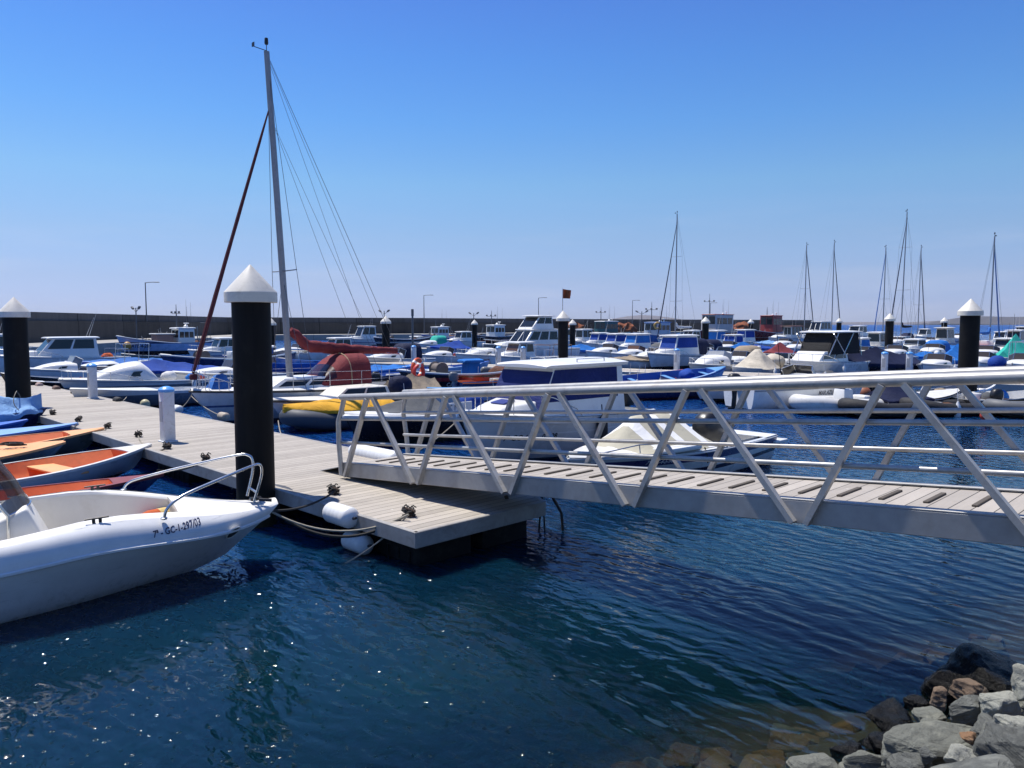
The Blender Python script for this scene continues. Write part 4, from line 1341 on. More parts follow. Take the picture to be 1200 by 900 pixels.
def console(S, parent, x, z, mat, h=0.65, glass=True):
    b = MB(); b.box((0.45, 0.6, h), (x, 0, z + h / 2), bevel=0.05, seg=2, taper=0.8)
    b.build('console', mat, parent, 40)
    w = MB(); w.tube([(x - 0.26 + 0.0 * k, 0.13 * math.cos(k * math.pi / 6), z + h * 0.85 + 0.13 * math.sin(k * math.pi / 6)) for k in range(12)], 0.013, 6, closed=True)
    w.tube([(x - 0.26, 0, z + h * 0.85), (x - 0.1, 0, z + h * 0.8)], 0.02, 6)
    w.tube([(x - 0.26, -0.12, z + h * 0.85), (x - 0.26, 0.12, z + h * 0.85)], 0.01, 6)
    w.build('steering_wheel', steel(), parent)
    if glass:
        quad_panel(parent, ((x + 0.16, -0.24, z + h), (x + 0.16, 0.24, z + h), (x + 0.02, 0.22, z + h + 0.3), (x + 0.02, -0.22, z + h + 0.3)), 0, 1, 0, 1, glassmat('smoked_perspex', (0.05, 0.042, 0.035), 0.1), 'windscreen', 0.004, 0.004)

def rigging(parent, S, xm, zb, H, mat, stays=True, spreaders=((0.55, 0.8),), furl=None, furl_r=0.05, lean=(0, 0), mast_r=0.06, wire_r=0.006, furl_top=0.93, bow_z=None, wind=True, back=True):
    """mast with spreaders and standing rigging; furl is the material of a rolled headsail"""
    lx, ly = lean
    def mp(f):
        return Vector((xm + lx * f, ly * f, zb + H * f))
    m = MB(); m.tube([mp(0), mp(0.5), mp(1.0)], [mast_r, mast_r * 0.95, mast_r * 0.8], 12, flat=1.25)
    mast = m.build('mast', mat, parent)
    sp = MB()
    for f, w in spreaders:
        sp.tube([mp(f) + Vector((-0.06, w, 0.02)), mp(f), mp(f) + Vector((-0.06, -w, 0.02))], 0.018, 6)
    if spreaders:
        sp.build('spreaders', mat, mast)
    if wind:
        tpm = mp(1.0)
        h = MB(); h.tube([tpm, tpm + Vector((0, 0, 0.35))], 0.012, 6); h.tube([tpm + Vector((0, 0, 0.02)), tpm + Vector((0.45, 0, 0.05))], 0.012, 6); h.lathe([(0.05, 0.2), (0.06, 0.25), (0.05, 0.38), (0, 0.4)], tpm, n=10)
        h.box((0.02, 0.14, 0.12), tpm + Vector((0.42, 0, 0.1)), bevel=0.004)
        h.build('masthead_gear', black(), mast)
    if stays:
        w = MB()
        zb0 = zb
        xc = xm - 0.15
        g = S.g(S.tx(xc)) - 0.03
        zsd = S.zs(S.tx(xc))
        bowp = Vector((S.L / 2 - 0.1, 0, S.zs(1) if bow_z is None else bow_z)); sternp = Vector((-S.L / 2 + 0.05, 0, S.zs(0)))
        for side in (1, -1):
            base = Vector((xc, side * g, zsd))
            last = base
            for f, ww in spreaders:
                q = mp(f) + Vector((-0.06, side * ww, 0.02))
                w.tube([last, q], wire_r, 4)
                last = q
            w.tube([last, mp(0.97)], wire_r, 4)
            if spreaders:
                w.tube([base + Vector((0.25, 0, 0)), mp(spreaders[0][0] - 0.02)], wire_r, 4)
        if back:
            w.tube([mp(0.995), sternp + Vector((0, 0.3, 0))], wire_r, 4)
        w.tube([mp(furl_top), bowp], wire_r, 4)
        w.build('rigging_wires', M('wire', (0.10, 0.10, 0.11), 0.5, 0.5), mast)
        if furl:
            fu = MB()
            a, b2 = bowp + Vector((-0.02, 0, 0.35)), mp(furl_top)
            b2 = a.lerp(b2, 0.985)
            pts = [a.lerp(b2, k / 14) for k in range(15)]
            rr = [furl_r * (0.75, 1.25, 1.15, 1.1, 1.2, 1.05, 1.1, 1.0, 1.05, 0.95, 0.9, 0.85, 0.8, 0.6, 0.35)[k] for k in range(15)]
            fu.tube(pts, rr, 8)
            fu.lathe([(0.10, 0.0), (0.11, 0.05), (0.11, 0.12), (0.09, 0.16)], bowp + Vector((-0.03, 0, 0.18)), n=12)
            fu.build('furled_headsail', furl, parent)
    return mast, mp

def boom_cover(parent, mp, f, L, mat, drop=0.0, r=0.11, front_rise=0.45, boommat=None):
    a = mp(f) + Vector((-0.1, 0, 0))
    pts, rs = [], []
    for k in range(23):
        u = k / 22
        pts.append(a + Vector((-L * u, 0, -drop * u + front_rise * (1 - sm(u, 0, 0.16)) - 0.05 * math.sin(u * math.pi))) + Vector((0, 0.02 * math.sin(k * 2.1), 0)))
        rs.append(r * (0.75 + 0.35 * math.sin(min(1, u * 3.5) * math.pi * 0.5) - 0.55 * u ** 1.6) * (1 + 0.07 * math.sin(k * 1.9)))
    b = MB(); b.tube(pts, rs, 12, flat=1.25)
    b.sub(1); b.wobble(0.022, 4, 2.2); b.wobble(0.014, 11, 5.1)
    o = b.build('sail_cover', mat, parent, 60)
    bb_ = MB(); bb_.tube([a + Vector((0, 0, -r * 1.15)), a + Vector((-L - 0.1, 0, -drop - r * 0.75))], 0.04, 8)
    bb_.build('boom', boommat or steel(), parent)
    return o

def lifelines(S, parent, t0, t1, h=0.5, n=6, inset=0.05):
    b = MB()
    for side in (1, -1):
        tops, mids = [], []
        for i in range(n + 1):
            t = t0 + (t1 - t0) * i / n
            p = Vector((-S.L / 2 + S.L * t, side * max(0.04, S.g(t) - inset), S.zs(t) + 0.01))
            b.tube([p, p + Vector((0, 0, h))], 0.011, 6)
            tops.append(p + Vector((0, 0, h - 0.01))); mids.append(p + Vector((0, 0, h * 0.5)))
        b.tube(tops, 0.005, 4); b.tube(mids, 0.005, 4)
    return b.build('guard_rails', steel(), parent)

def sprayhood(parent, mat, x0, x1, w, z0, h, name='sprayhood', flat=0.7):
    """tunnel hood: hoops from the forward foot (x1) back to the open end (x0)"""
    b = MB()
    rings = []
    n = 10
    for i in range(n + 1):
        k = i / n
        x = x1 + (x0 - x1) * k
        hh = h * min(1, sm(k, -0.1, flat) * 1.0)
        ww = w * (0.82 + 0.18 * sm(k, 0, 0.6))
        ring = []
        for j in range(13):
            a = math.pi * j / 12
            ring.append((x, ww / 2 * math.copysign(abs(math.cos(a)) ** 0.7, math.cos(a)), z0 + hh * abs(math.sin(a)) ** 0.6))
        rings.append(ring)
    b.loft(rings, closed=False)
    return b.build(name, mat, parent, 60)

def clutter(S, t, x0, x1, z, n, rn):
    """loose gear lying in a cockpit: lockers, cans, a coil of rope, a seat"""
    for q in range(n):
        x = rn.uniform(x0, x1); g = max(0.1, S.g(S.tx(x)) - 0.3); y = rn.uniform(-g, g)
        k = rn.choice(('locker', 'fuel_can', 'rope_coil', 'cushion', 'bucket', 'fender_bag'))
        b = MB()
        if k == 'locker':
            b.box((rn.uniform(0.35, 0.7), rn.uniform(0.3, 0.5), rn.uniform(0.3, 0.5)), (x, y, z + 0.2), rot=(0, 0, rn.uniform(-.3, .3)), bevel=0.03); m = rn.choice((gel(), gel_old(), grey()))
        elif k == 'fuel_can':
            b.box((0.32, 0.2, 0.3), (x, y, z + 0.15), rot=(0, 0, rn.uniform(-1, 1)), bevel=0.04, seg=2); b.tube([(x, y, z + 0.28), (x, y, z + 0.36)], 0.04, 8); m = M('red_can', (0.36, 0.03, 0.02), 0.5)
        elif k == 'rope_coil':
            b.tube([(x + 0.16 * math.cos(j * 0.7), y + 0.16 * math.sin(j * 0.7), z + 0.03 + j * 0.004) for j in range(30)], 0.018, 5); m = ropem()
        elif k == 'cushion':
            b.box((0.5, 0.45, 0.14), (x, y, z + 0.3), rot=(0, rn.uniform(-.2, .2), rn.uniform(-.5, .5)), bevel=0.05, seg=2); m = rn.choice((cv('royal'), cv('white'), cv('tan'), cv('navy')))
        elif k == 'bucket':
            b.lathe([(0.11, 0), (0.14, 0.26), (0.15, 0.26), (0.13, 0.24), (0.10, 0.02)], (x, y, z), n=12); m = rn.choice((black(), M('red_can', (0.36, 0.03, 0.02), 0.5), M('blue_bucket', (0.03, 0.12, 0.4), 0.5)))
        else:
            b.ball(rn.uniform(0.2, 0.34), (x, y, z + 0.2), (1.2, 0.9, 0.8), 2); b.wobble(0.06, 5, q * 3.1); m = rn.choice((cv('grey'), cv('tan'), cv('orange'), cv('bright'), cv('white')))
        b.build(k, m, t, 45)

# ------------------------------------------------------------------ presets: every boat is one thing with its parts
A_H = R(225); B_H = R(45)
HM = {}
def hm(name):
    if name in HM: return HM[name]
    d = {
        'white': dict(c=(0.80, 0.80, 0.77), boot=(0.02, 0.03, 0.05), boot_z=0.05),
        'whiteblue': dict(c=(0.80, 0.80, 0.77), boot=(0.015, 0.04, 0.16), boot_z=0.09, stripe=(0.02, 0.06, 0.25), s0=0.42, s1=0.50),
        'whitered': dict(c=(0.80, 0.80, 0.77), boot=(0.14, 0.015, 0.012), boot_z=0.10, stripe=(0.25, 0.02, 0.02), s0=0.45, s1=0.51),
        'whiteblack': dict(c=(0.68, 0.68, 0.66), boot=(0.012, 0.012, 0.014), boot_z=0.16),
        'greywhite': dict(c=(0.55, 0.57, 0.58), boot=(0.02, 0.02, 0.025), boot_z=0.07),
        'black': dict(c=(0.014, 0.014, 0.016), boot=(0.03, 0.05, 0.05), boot_z=0.12),
        'navy': dict(c=(0.012, 0.025, 0.10), boot=(0.10, 0.02, 0.02), boot_z=0.08),
        'blue': dict(c=(0.02, 0.10, 0.42), boot=(0.01, 0.012, 0.02), boot_z=0.06),
        'paleblue': dict(c=(0.30, 0.45, 0.68), boot=(0.015, 0.02, 0.03), boot_z=0.35, stripe=(0.02, 0.035, 0.10), s0=1.05, s1=1.22),
        'red': dict(c=(0.16, 0.018, 0.018), boot=(0.012, 0.012, 0.012), boot_z=0.10, stripe=(0.5, 0.5, 0.48), s0=0.5, s1=0.55),
        'redblack': dict(c=(0.02, 0.018, 0.022), boot=(0.01, 0.01, 0.01), boot_z=0.08, stripe=(0.28, 0.03, 0.03), s0=0.44, s1=0.60),
        'teal': dict(c=(0.015, 0.09, 0.085), boot=(0.012, 0.012, 0.012), boot_z=0.1),
        'shaded_white': dict(c=(0.10, 0.125, 0.155), boot=(0.02, 0.022, 0.025), boot_z=0.08, stripe=(0.6, 0.6, 0.58), s0=0.48, s1=0.9),  # dark tone puts the shade on white hull sides into the paint
        'dullgreen': dict(c=(0.16, 0.18, 0.16), boot=(0.03, 0.035, 0.03), boot_z=0.06),
    }[name]
    HM[name] = hullmat('hull_paint_' + name, **d)
    return HM[name]
def cv(n):
    return canvas('canvas_' + n, {'navy': NAVY, 'royal': ROYAL, 'bright': BRIGHT, 'teal': TEAL, 'red': REDC, 'pale': PALEBLUE, 'grey': (0.10, 0.105, 0.11), 'cream': (0.55, 0.49, 0.39), 'black': (0.012, 0.012, 0.014),
                                  'yellow': (0.66, 0.34, 0.02), 'tan': (0.33, 0.26, 0.18), 'midblue': (0.03, 0.13, 0.40), 'orange': (0.55, 0.11, 0.03), 'white': (0.66, 0.65, 0.62)}[n])

BOATS = 'small boats moored in the marina'
def place(px, py, B, ang, back=True):
    """centre of a boat whose near waterline is seen at this pixel"""
    p = W(px, py, 0)
    d = Vector((p.x, p.y, 0)).normalized()
    return p + d * (B * 0.5 if back else 0)

def start(kind, label, cat, px, py, ang, S, hmat, group=BOATS, heel=0.0, trim=0.0, capw=0.07, pos=None):
    p = pos if pos is not None else place(px, py, S.B, ang)
    t = thing(kind, label, cat, (p.x, p.y, 0), ang, group)
    t.rotation_euler = (heel, trim, ang)
    hull_part(S, t, hmat, capw)
    return t

def open_boat(label, px, py, ang=B_H, L=4.0, B=1.5, fb=0.42, hull='white', inner=None, seats=None, motor=None, rise=0.22, fore=0.86, kind='rowing_boat', cat='rowing boat', rail=None, floor=0.08, nseat=2, tarpm=None, **kw):
    S = Hull(L, B, fb, rise, 0.16, kw.pop('tr', 0.72), kw.pop('e', 2.1), kw.pop('rake', 0.35), **kw)
    t = start(kind, label, cat, px, py, ang, S, hm(hull))
    liner(S, t, inner or gel_old(), 0.04, fore, floor)
    deck(S, t, seats or gel_old(), fore, 0.995, 0.03)
    thwarts(S, t, seats or wood(), [0.22 + 0.3 * i for i in range(nseat)], floor)
    clutter(S, t, -L * 0.36, L * 0.22, floor + 0.1, 4, random.Random(int(px * 5 + py)))
    if rail: rub_rail(S, t, rail)
    if motor: outboard(S, t, cowl=motor, s=0.8, tilt=kw.get('tilt', 0.0))
    return t, S

def cabin_boat(label, px, py, ang=A_H, L=5.4, B=2.1, fb=0.72, rise=0.32, hull='white', cover=None, glass=None, roof=True, motor=None, ch=1.15, cx=(-0.7, 1.15), sf=0.45, cw=1.55, rail=True, kind='cabin_boat', cat='motorboat', wincols=2, cabm=None, canvas_aft=None, rub=None, roofm=None, wv=(0.38, 0.93), trunk=True, over=0.14, fore_cover=None, **kw):
    S = Hull(L, B, fb, rise, 0.25, 0.86, 2.3, 0.5, **kw)
    t = start(kind, label, cat, px, py, ang, S, hm(hull))
    tc = S.tx(cx[0])
    liner(S, t, gel_old(), 0.03, tc, 0.2)
    deck(S, t, cabm or gel(), tc, 0.995, 0.07)
    clutter(S, t, -L * 0.44, cx[0] - 0.3, S.fb - 0.2, 2, random.Random(int(px * 5 + py)))
    win = cv(cover) if cover else (glass or glassmat('dark_boat_glass'))
    cabin(S, t, cabm or gel(), cx[0], cx[1], ch, cw, sf=sf, win=win, wincols=wincols if not cover else 1, roof=(roofm or gel()) if roof else None, v0=wv[0], v1=wv[1], wname='window_cover' if cover else 'window', over=over, u0=0.02 if cover else 0.05, u1=0.98 if cover else 0.95)
    if trunk:
        tk = MB()
        x0, x1 = cx[1] - 0.12, min(cx[1] + L * 0.19, L / 2 - 0.6)
        z = S.zs(S.tx(x1)) + 0.03
        hw0, hw1 = min(cw * 0.42, S.g(S.tx(x0)) - 0.15), max(0.12, S.g(S.tx(x1)) - 0.22)
        tk.loft([[(x0, hw0, z - 0.15), (x1, hw1, z - 0.1), (x1, -hw1, z - 0.1), (x0, -hw0, z - 0.15)], [(x0, hw0 * 0.85, z + 0.24), (x1 - 0.3, hw1 * 0.85, z + 0.13), (x1 - 0.3, -hw1 * 0.85, z + 0.13), (x0, -hw0 * 0.85, z + 0.24)]], True, False, True)
        bmesh.ops.bevel(tk.bm, geom=list(tk.bm.edges), offset=0.03, segments=2, profile=0.5, affect='EDGES')
        tk.build('coachroof', cv(fore_cover) if fore_cover else gel(), t, 45)
    if rail: bow_rail(S, t, 0.55, 0.36)
    rub_rail(S, t, rub or grey())
    ae = MB(); rn = random.Random(int(px * 7 + py))
    for q in range(rn.choice((1, 2, 2))):
        ya = rn.uniform(-0.5, 0.5); xa = cx[0] + rn.uniform(0.2, 0.6); zt = S.zs(0.4) + ch
        ae.tube([(xa, ya, zt - 0.1), (xa - rn.uniform(0.1, 0.7), ya, zt + rn.uniform(0.9, 2.2))], [0.014, 0.006], 5)
    ae.build('aerial', gel_old(), t)
    if rn.random() < 0.7:
        bow_g = MB(); g_ = S.g(0.03) - 0.08; zz = S.zs(0.03)
        bow_g.tube([(-L / 2 + 0.9, g_, zz), (-L / 2 + 0.9, g_, zz + 0.5), (-L / 2 + 0.1, g_, zz + 0.5), (-L / 2 + 0.1, -g_, zz + 0.5), (-L / 2 + 0.9, -g_, zz + 0.5), (-L / 2 + 0.9, -g_, zz)], 0.015, 6)
        bow_g.tube([(-L / 2 + 0.1, g_, zz + 0.5), (-L / 2 + 0.1, g_, zz)], 0.015, 6); bow_g.tube([(-L / 2 + 0.1, -g_, zz + 0.5), (-L / 2 + 0.1, -g_, zz)], 0.015, 6)
        bow_g.build('stern_rail', steel(), t)
    if canvas_aft:
        sprayhood(t, cv(canvas_aft), -L / 2 + 0.35, cx[0] + 0.05, cw * 0.9, S.zs(0.2), ch * 0.9, 'aft_canopy', 0.1)
    if motor: outboard(S, t, cowl=motor)
    return t, S

def tarp_boat(label, px, py, ang=A_H, L=4.8, B=1.8, fb=0.5, rise=0.25, hull='white', cover='royal', h=(0.25, 0.12), hm_=0.5, t=(0.02, 0.9), peak=0.45, motor=None, kind='covered_boat', cat='covered boat', drop=0.14, **kw):
    S = Hull(L, B, fb, rise, 0.2, 0.82, 2.2, 0.4, **kw)
    o = start(kind, label, cat, px, py, ang, S, hm(hull))
    deck(S, o, gel_old(), 0.02, 0.995, 0.03)
    tarp(S, o, cv(cover), t[0], t[1], h[0], h[1], hm_, seed=px * 0.13, peak=peak, drop=drop)
    rub_rail(S, o, grey())
    rn = random.Random(int(px * 3 + py))
    if rn.random() < 0.5:
        MB().tube([(-L * 0.3, S.g(0.2) * 0.8, S.zs(0.2)), (-L * 0.38, S.g(0.2) * 0.9, S.zs(0.2) + rn.uniform(1.2, 2.2))], [0.016, 0.006], 5).build('rod', black(), o)
    if motor: outboard(S, o, cowl=motor)
    return o, S

def cuddy_boat(label, px, py, ang=A_H, L=4.8, B=1.9, fb=0.58, rise=0.3, hull='white', motor=None, ws=True, dome=0.45, wsm=None, frame=False, rail=False, kind='cuddy_boat', cat='motorboat', side_window=True, hood=None, **kw):
    S = Hull(L, B, fb, rise, 0.22, 0.86, 2.3, 0.45, **kw)
    t = start(kind, label, cat, px, py, ang, S, hm(hull))
    liner(S, t, gel_old(), 0.03, 0.48, 0.18)
    deck(S, t, gel(), 0.48, 0.995, 0.05)
    x0, x1 = -0.02 * L, 0.34 * L
    b = MB()
    rings = []
    for i in range(11):
        k = i / 10
        x = x0 + (x1 - x0) * k
        g = max(0.1, S.g(S.tx(x)) - 0.14) * (1 - 0.25 * k)
        z = S.zs(S.tx(x))
        h = dome * (1 - k ** 2.2) * (1.0 if ws or hood else min(1, 0.25 + k / 0.22)) + 0.02
        rings.append([(x, g * math.copysign(abs(math.cos(a)) ** 0.6, math.cos(a)), z + h * abs(math.sin(a)) ** 0.75) for a in [math.pi * j / 12 for j in range(13)]])
    b.loft(rings, closed=False)
    b.face(rings[0])
    b.build('cuddy', gel(), t, 50)
    if side_window:
        for sgn in (1, -1):
            x = x0 + (x1 - x0) * 0.30
            g = (max(0.1, S.g(S.tx(x)) - 0.14)) * (1 - 0.075)
            z = S.zs(S.tx(x)) + dome * 0.22
            c = [(x - 0.28 * sgn, sgn * (g * 0.985), z), (x + 0.28 * sgn, sgn * (g * 0.965), z), (x + 0.2 * sgn, sgn * g * 0.93, z + dome * 0.26), (x - 0.24 * sgn, sgn * g * 0.96, z + dome * 0.3)]
            if sgn == 1: c = [c[1], c[0], c[3], c[2]]
            if sgn == 1:
                c = [(x + 0.30, g * 0.97, z), (x - 0.28, g * 0.995, z), (x - 0.28, g * 0.965, z + dome * 0.28), (x + 0.16, g * 0.94, z + dome * 0.26)]
            else:
                c = [(x - 0.28, -g * 0.995, z), (x + 0.30, -g * 0.97, z), (x + 0.16, -g * 0.94, z + dome * 0.26), (x - 0.28, -g * 0.965, z + dome * 0.28)]
            quad_panel(t, c, 0, 1, 0, 1, glassmat('dark_boat_glass'), 'window', 0.02, 0.02)
    clutter(S, t, -L * 0.42, x0 - 0.2, S.fb - 0.1, 3, random.Random(int(px * 5 + py)))
    if ws:
        windscreen(S, t, x0 - 0.05, x0 + 0.35, 0.42 + dome * 0.6, B * 0.82, wsm)
    if hood:
        sprayhood(t, cv(hood), -L * 0.3, x0 + 0.2, B * 0.8, S.zs(0.4), 1.0, 'canopy', 0.35)
    if frame:
        tube_frame(t, -0.25 * L, -0.02 * L, B * 0.75, S.zs(0.3), S.zs(0.3) + 1.25, steel())
    if rail: bow_rail(S, t, 0.6, 0.3)
    rn = random.Random(int(px * 3 + py))
    if rn.random() < 0.6:
        xa = -L * rn.uniform(0.05, 0.4); ya = S.g(0.3) * rn.choice((-0.9, 0.9))
        MB().tube([(xa, ya, S.zs(0.3)), (xa - rn.uniform(0.2, 0.9), ya * 1.1, S.zs(0.3) + rn.uniform(1.5, 2.8))], [0.016, 0.006], 5).build('rod', black(), t)
    rub_rail(S, t, grey())
    if motor: outboard(S, t, cowl=motor)
    return t, S

def rib(label, px, py, ang=B_H, L=3.4, B=1.6, tube_c=None, r=0.21, cons=False, motor=None, tarpm=None, kind='inflatable_dinghy', cat='inflatable boat', pos=None, tilt=0.0):
    p = pos if pos is not None else place(px, py, B, ang)
    t = thing(kind, label, cat, (p.x, p.y, 0), ang, BOATS)
    tc_ = tube_c or M('grey_inflatable_tube', (0.12, 0.125, 0.13), 0.6, var=0.12, dirt=0.3, dirtcol=(0.05, 0.05, 0.045))
    y = B / 2 - r
    pts = [(-L / 2, y, r * 0.95), (-L / 4, y, r), (0, y, r * 1.02), (L * 0.2, y, r * 1.1)]
    for k in range(1, 12):
        a = math.pi / 2 - math.pi * k / 12
        pts.append((L * 0.2 + (L * 0.3 - r) * math.cos(a), y * math.sin(a), r * 1.1 + 0.14 * math.cos(a)))
    pts += [(L * 0.2, -y, r * 1.1), (0, -y, r * 1.02), (-L / 4, -y, r), (-L / 2, -y, r * 0.95)]
    b = MB(); b.tube(pts, [r * 0.55] + [r] * (len(pts) - 2) + [r * 0.55], 14); b.build('tube_collar', tc_, t, 60)
    f = MB(); f.loft([[(-L / 2 + 0.1, y, 0.14), (L * 0.25, y, 0.17), (L * 0.42, 0, 0.22), (L * 0.25, -y, 0.17), (-L / 2 + 0.1, -y, 0.14)], [(-L / 2 + 0.1, y * 0.5, -0.12), (L * 0.2, y * 0.4, -0.1), (L * 0.38, 0, 0.08), (L * 0.2, -y * 0.4, -0.1), (-L / 2 + 0.1, -y * 0.5, -0.12)]], True, True, True)
    f.build('hull', grey(), t, 40)
    tr = MB(); tr.box((0.05, y * 1.7, 0.34), (-L / 2 + 0.12, 0, 0.24), bevel=0.01); tr.build('transom', grey(), t)
    S = Hull(L, B, r * 1.9, 0.12)
    if cons:
        console(S, t, 0.1, 0.16, gel(), 0.62)
        MB().box((0.35, 0.6, 0.38), (-0.7, 0, 0.35), bevel=0.06, seg=2).build('seat', gel(), t, 45)
    elif tarpm is None:
        MB().box((0.22, y * 2, 0.04), (-0.2, 0, 0.3), bevel=0.008).build('seat', wood(), t)
    if tarpm:
        Sx = Hull(L * 0.95, B * 0.94, r * 1.75, 0.14, 0.1, 0.95, 2.6)
        tarp(Sx, t, tarpm, 0.0, 0.985, 0.06, 0.05, 0.16, drop=0.05, seed=3.3, name='cover', sagn=0.0, wide=-0.02)
    if motor: outboard(S, t, cowl=motor, s=0.8, x=-L / 2 - 0.02, z=0.5, tilt=tilt)
    return t, S

def trawler(label, px, py, ang=A_H, L=10, B=3.2, fb=1.0, rise=1.1, hull='paleblue', house=None, hx=(-1.6, 0.6), hh=2.0, roofm=None, mast=4.5, gear=True, tail=0.5, kind='fishing_boat', cat='fishing boat', hw=1.9, win=True, boxm=None, trim_m=None, net=None, cross=True, arch=False, pos=None, floods=True):
    S = Hull(L, B, fb, rise, 0.4, 0.7, 2.4, 0.7, tail=tail, keel_up=0.4)
    t = start(kind, label, cat, px, py, ang, S, hm(hull) if isinstance(hull, str) else hull, 'fishing boats', capw=0.12, pos=pos)
    liner(S, t, grey(), 0.03, 0.93, fb - 0.35, inset=0.12)
    deck(S, t, trim_m or gel_old(), 0.93, 0.995, 0.03)
    rub_rail(S, t, trim_m or M('trim_paint', (0.30, 0.36, 0.44), 0.5, dirt=0.3), 0.97, 0.05)
    hmat = house or gel()
    cabin(S, t, hmat, hx[0], hx[1], hh, hw, sf=0.15, sr=0.05, tw=0.95, wincols=3, v0=0.55, v1=0.85, roof=roofm or gel(), base=fb - 0.3, over=0.18, fw=1.0, rth=0.1, win=glassmat('dark_boat_glass') if win else hmat)
    top = fb - 0.3 + hh
    if gear:
        g = MB()
        xm = hx[1] - 0.3
        g.tube([(xm, 0, top), (xm, 0, top + mast * 0.5), (xm, 0, top + mast)], [0.07, 0.06, 0.025], 8)
        if cross:
            g.tube([(xm, -1.0, top + mast * 0.62), (xm, 1.0, top + mast * 0.62)], 0.03, 6)
            for yy in (-0.9, 0, 0.9):
                g.box((0.12, 0.3, 0.2), (xm + 0.1, yy, top + mast * 0.62 + 0.14), bevel=0.03)
        g.build('mast', lamp_grey, t)
        a = MB()
        for k, (dx, dy, hgt) in enumerate(((-0.6, 0.5, 2.6), (-0.9, -0.4, 2.9), (-0.3, -0.7, 2.2))):
            a.tube([(hx[0] - dx * 0.3, dy, top), (hx[0] - dx * 0.3, dy, top + hgt)], [0.02, 0.008], 5)
        a.build('aerials', lamp_grey, t)
        r = MB()
        r.box((0.5, 0.16, 0.1), (hx[0] + 0.6, 0.35, top + 0.55), bevel=0.03)
        r.tube([(hx[0] + 0.6, 0.35, top), (hx[0] + 0.6, 0.35, top + 0.5)], 0.05, 8)
        r.lathe([(0.18, 0), (0.22, 0.08), (0.2, 0.2), (0.1, 0.3), (0, 0.32)], (hx[0] + 0.3, -0.5, top + 0.1), n=14)
        r.build('radar', gel(), t)
    if arch:
        tube_frame(t, -L / 2 + 0.7, -L / 2 + 1.0, B * 0.6, fb, fb + 2.2, lamp_grey, 'gallows')
    if floods:
        f = MB()
        fx = L * 0.3
        f.tube([(fx, 0, fb), (fx, 0, fb + 3.6)], 0.05, 8)
        f.tube([(fx, -0.7, fb + 3.5), (fx, 0, fb + 3.2), (fx, 0.7, fb + 3.5)], 0.03, 6)
        for s in (-1, 1):
            f.box((0.22, 0.42, 0.16), (fx, s * 0.85, fb + 3.6), rot=(s * 0.5, 0, 0), bevel=0.03)
        f.build('floodlight_mast', lamp_grey, t)
    if gear:
        rn = random.Random(int(px)); gm = M('deck_gear_paint', (0.30, 0.29, 0.27), 0.6, var=0.5, scale=1.5, dirt=0.5)
        for q in range(9):
            xx = rn.uniform(-L * 0.42, L * 0.3); yy = rn.uniform(-B * 0.3, B * 0.3); hh_ = rn.uniform(0.7, 1.9)
            MB().tube([(xx, yy, fb - 0.2), (xx + rn.uniform(-0.8, 0.8), yy * 0.8, fb + hh_)], rn.uniform(0.02, 0.05), 5).build('gear_spar', gm, t)
            if q % 3 == 0: MB().ball(rn.uniform(0.15, 0.28), (xx, yy, fb + 0.3), sub=2).build('net_float', gm, t)
    w = MB()
    w.lathe([(0.28, -0.5), (0.3, -0.45), (0.22, -0.4), (0.22, 0.4), (0.3, 0.45), (0.28, 0.5)], (L * 0.2, 0, fb + 0.35), n=14, axis='Y')
    w.box((0.5, 0.9, 0.5), (L * 0.2, 0, fb + 0.0), bevel=0.04)
    w.build('winch', M('winch_paint', (0.15, 0.12, 0.10), 0.7, var=0.3, dirt=0.5), t)
    nm = net or M('net_heap', (0.12, 0.05, 0.03), 0.95, var=0.6, scale=6, bump=1.0, bscale=25, bdist=0.05)
    n_ = MB(); n_.ball(0.8, (-L * 0.3, 0.1, fb - 0.1), (1.2, 0.9, 0.6), 3); n_.wobble(0.18, 2.2, px * 0.1); n_.build('net_heap', nm, t, 60)
    return t, S

def yacht(label, px, py, ang=A_H, L=8.5, B=2.7, fb=0.85, hull='white', H=11, xm=0.6, sail='navy', furl=None, spread=((0.5, 0.8),), boomL=3.4, lean=(0, 0), hood=None, pos=None, mast_m=None, wire=0.010, mast_r=0.075, furl_r=0.06):
    S = Hull(L, B, fb, 0.3, 0.35, 0.62, 1.9, 0.7, max_t=0.42)
    t = start('sailing_yacht', label, 'sailing yacht', px, py, ang, S, hm(hull) if isinstance(hull, str) else hull, 'sailing yachts', pos=pos)
    liner(S, t, gel_old(), 0.05, 0.34, 0.45, inset=0.3)
    deck(S, t, gel(), 0.34, 0.995, 0.06)
    dk = MB()
    cabin(S, t, gel(), -L * 0.16, L * 0.2, 0.36, B * 0.62, sf=0.45, sr=0.0, tw=0.86, wincols=3, v0=0.35, v1=0.8, front=False)
    rub_rail(S, t, grey(), 0.96, 0.03)
    mast, mp = rigging(t, S, xm, fb + 0.3, H, mast_m or M('mast_alloy', (0.30, 0.30, 0.31), 0.4, 0.5, dirt=0.2), spreaders=spread, furl=furl, lean=lean, wire_r=wire, mast_r=mast_r, furl_r=furl_r)
    if sail: boom_cover(t, mp, 0.09, boomL, cv(sail), r=0.14)
    lifelines(S, t, 0.08, 0.93, 0.5, 5)
    bow_rail(S, t, 0.8, 0.5)
    if hood: sprayhood(t, cv(hood), -L * 0.22, -L * 0.06, B * 0.6, S.zs(0.4) + 0.1, 0.75)
    return t, S, mp

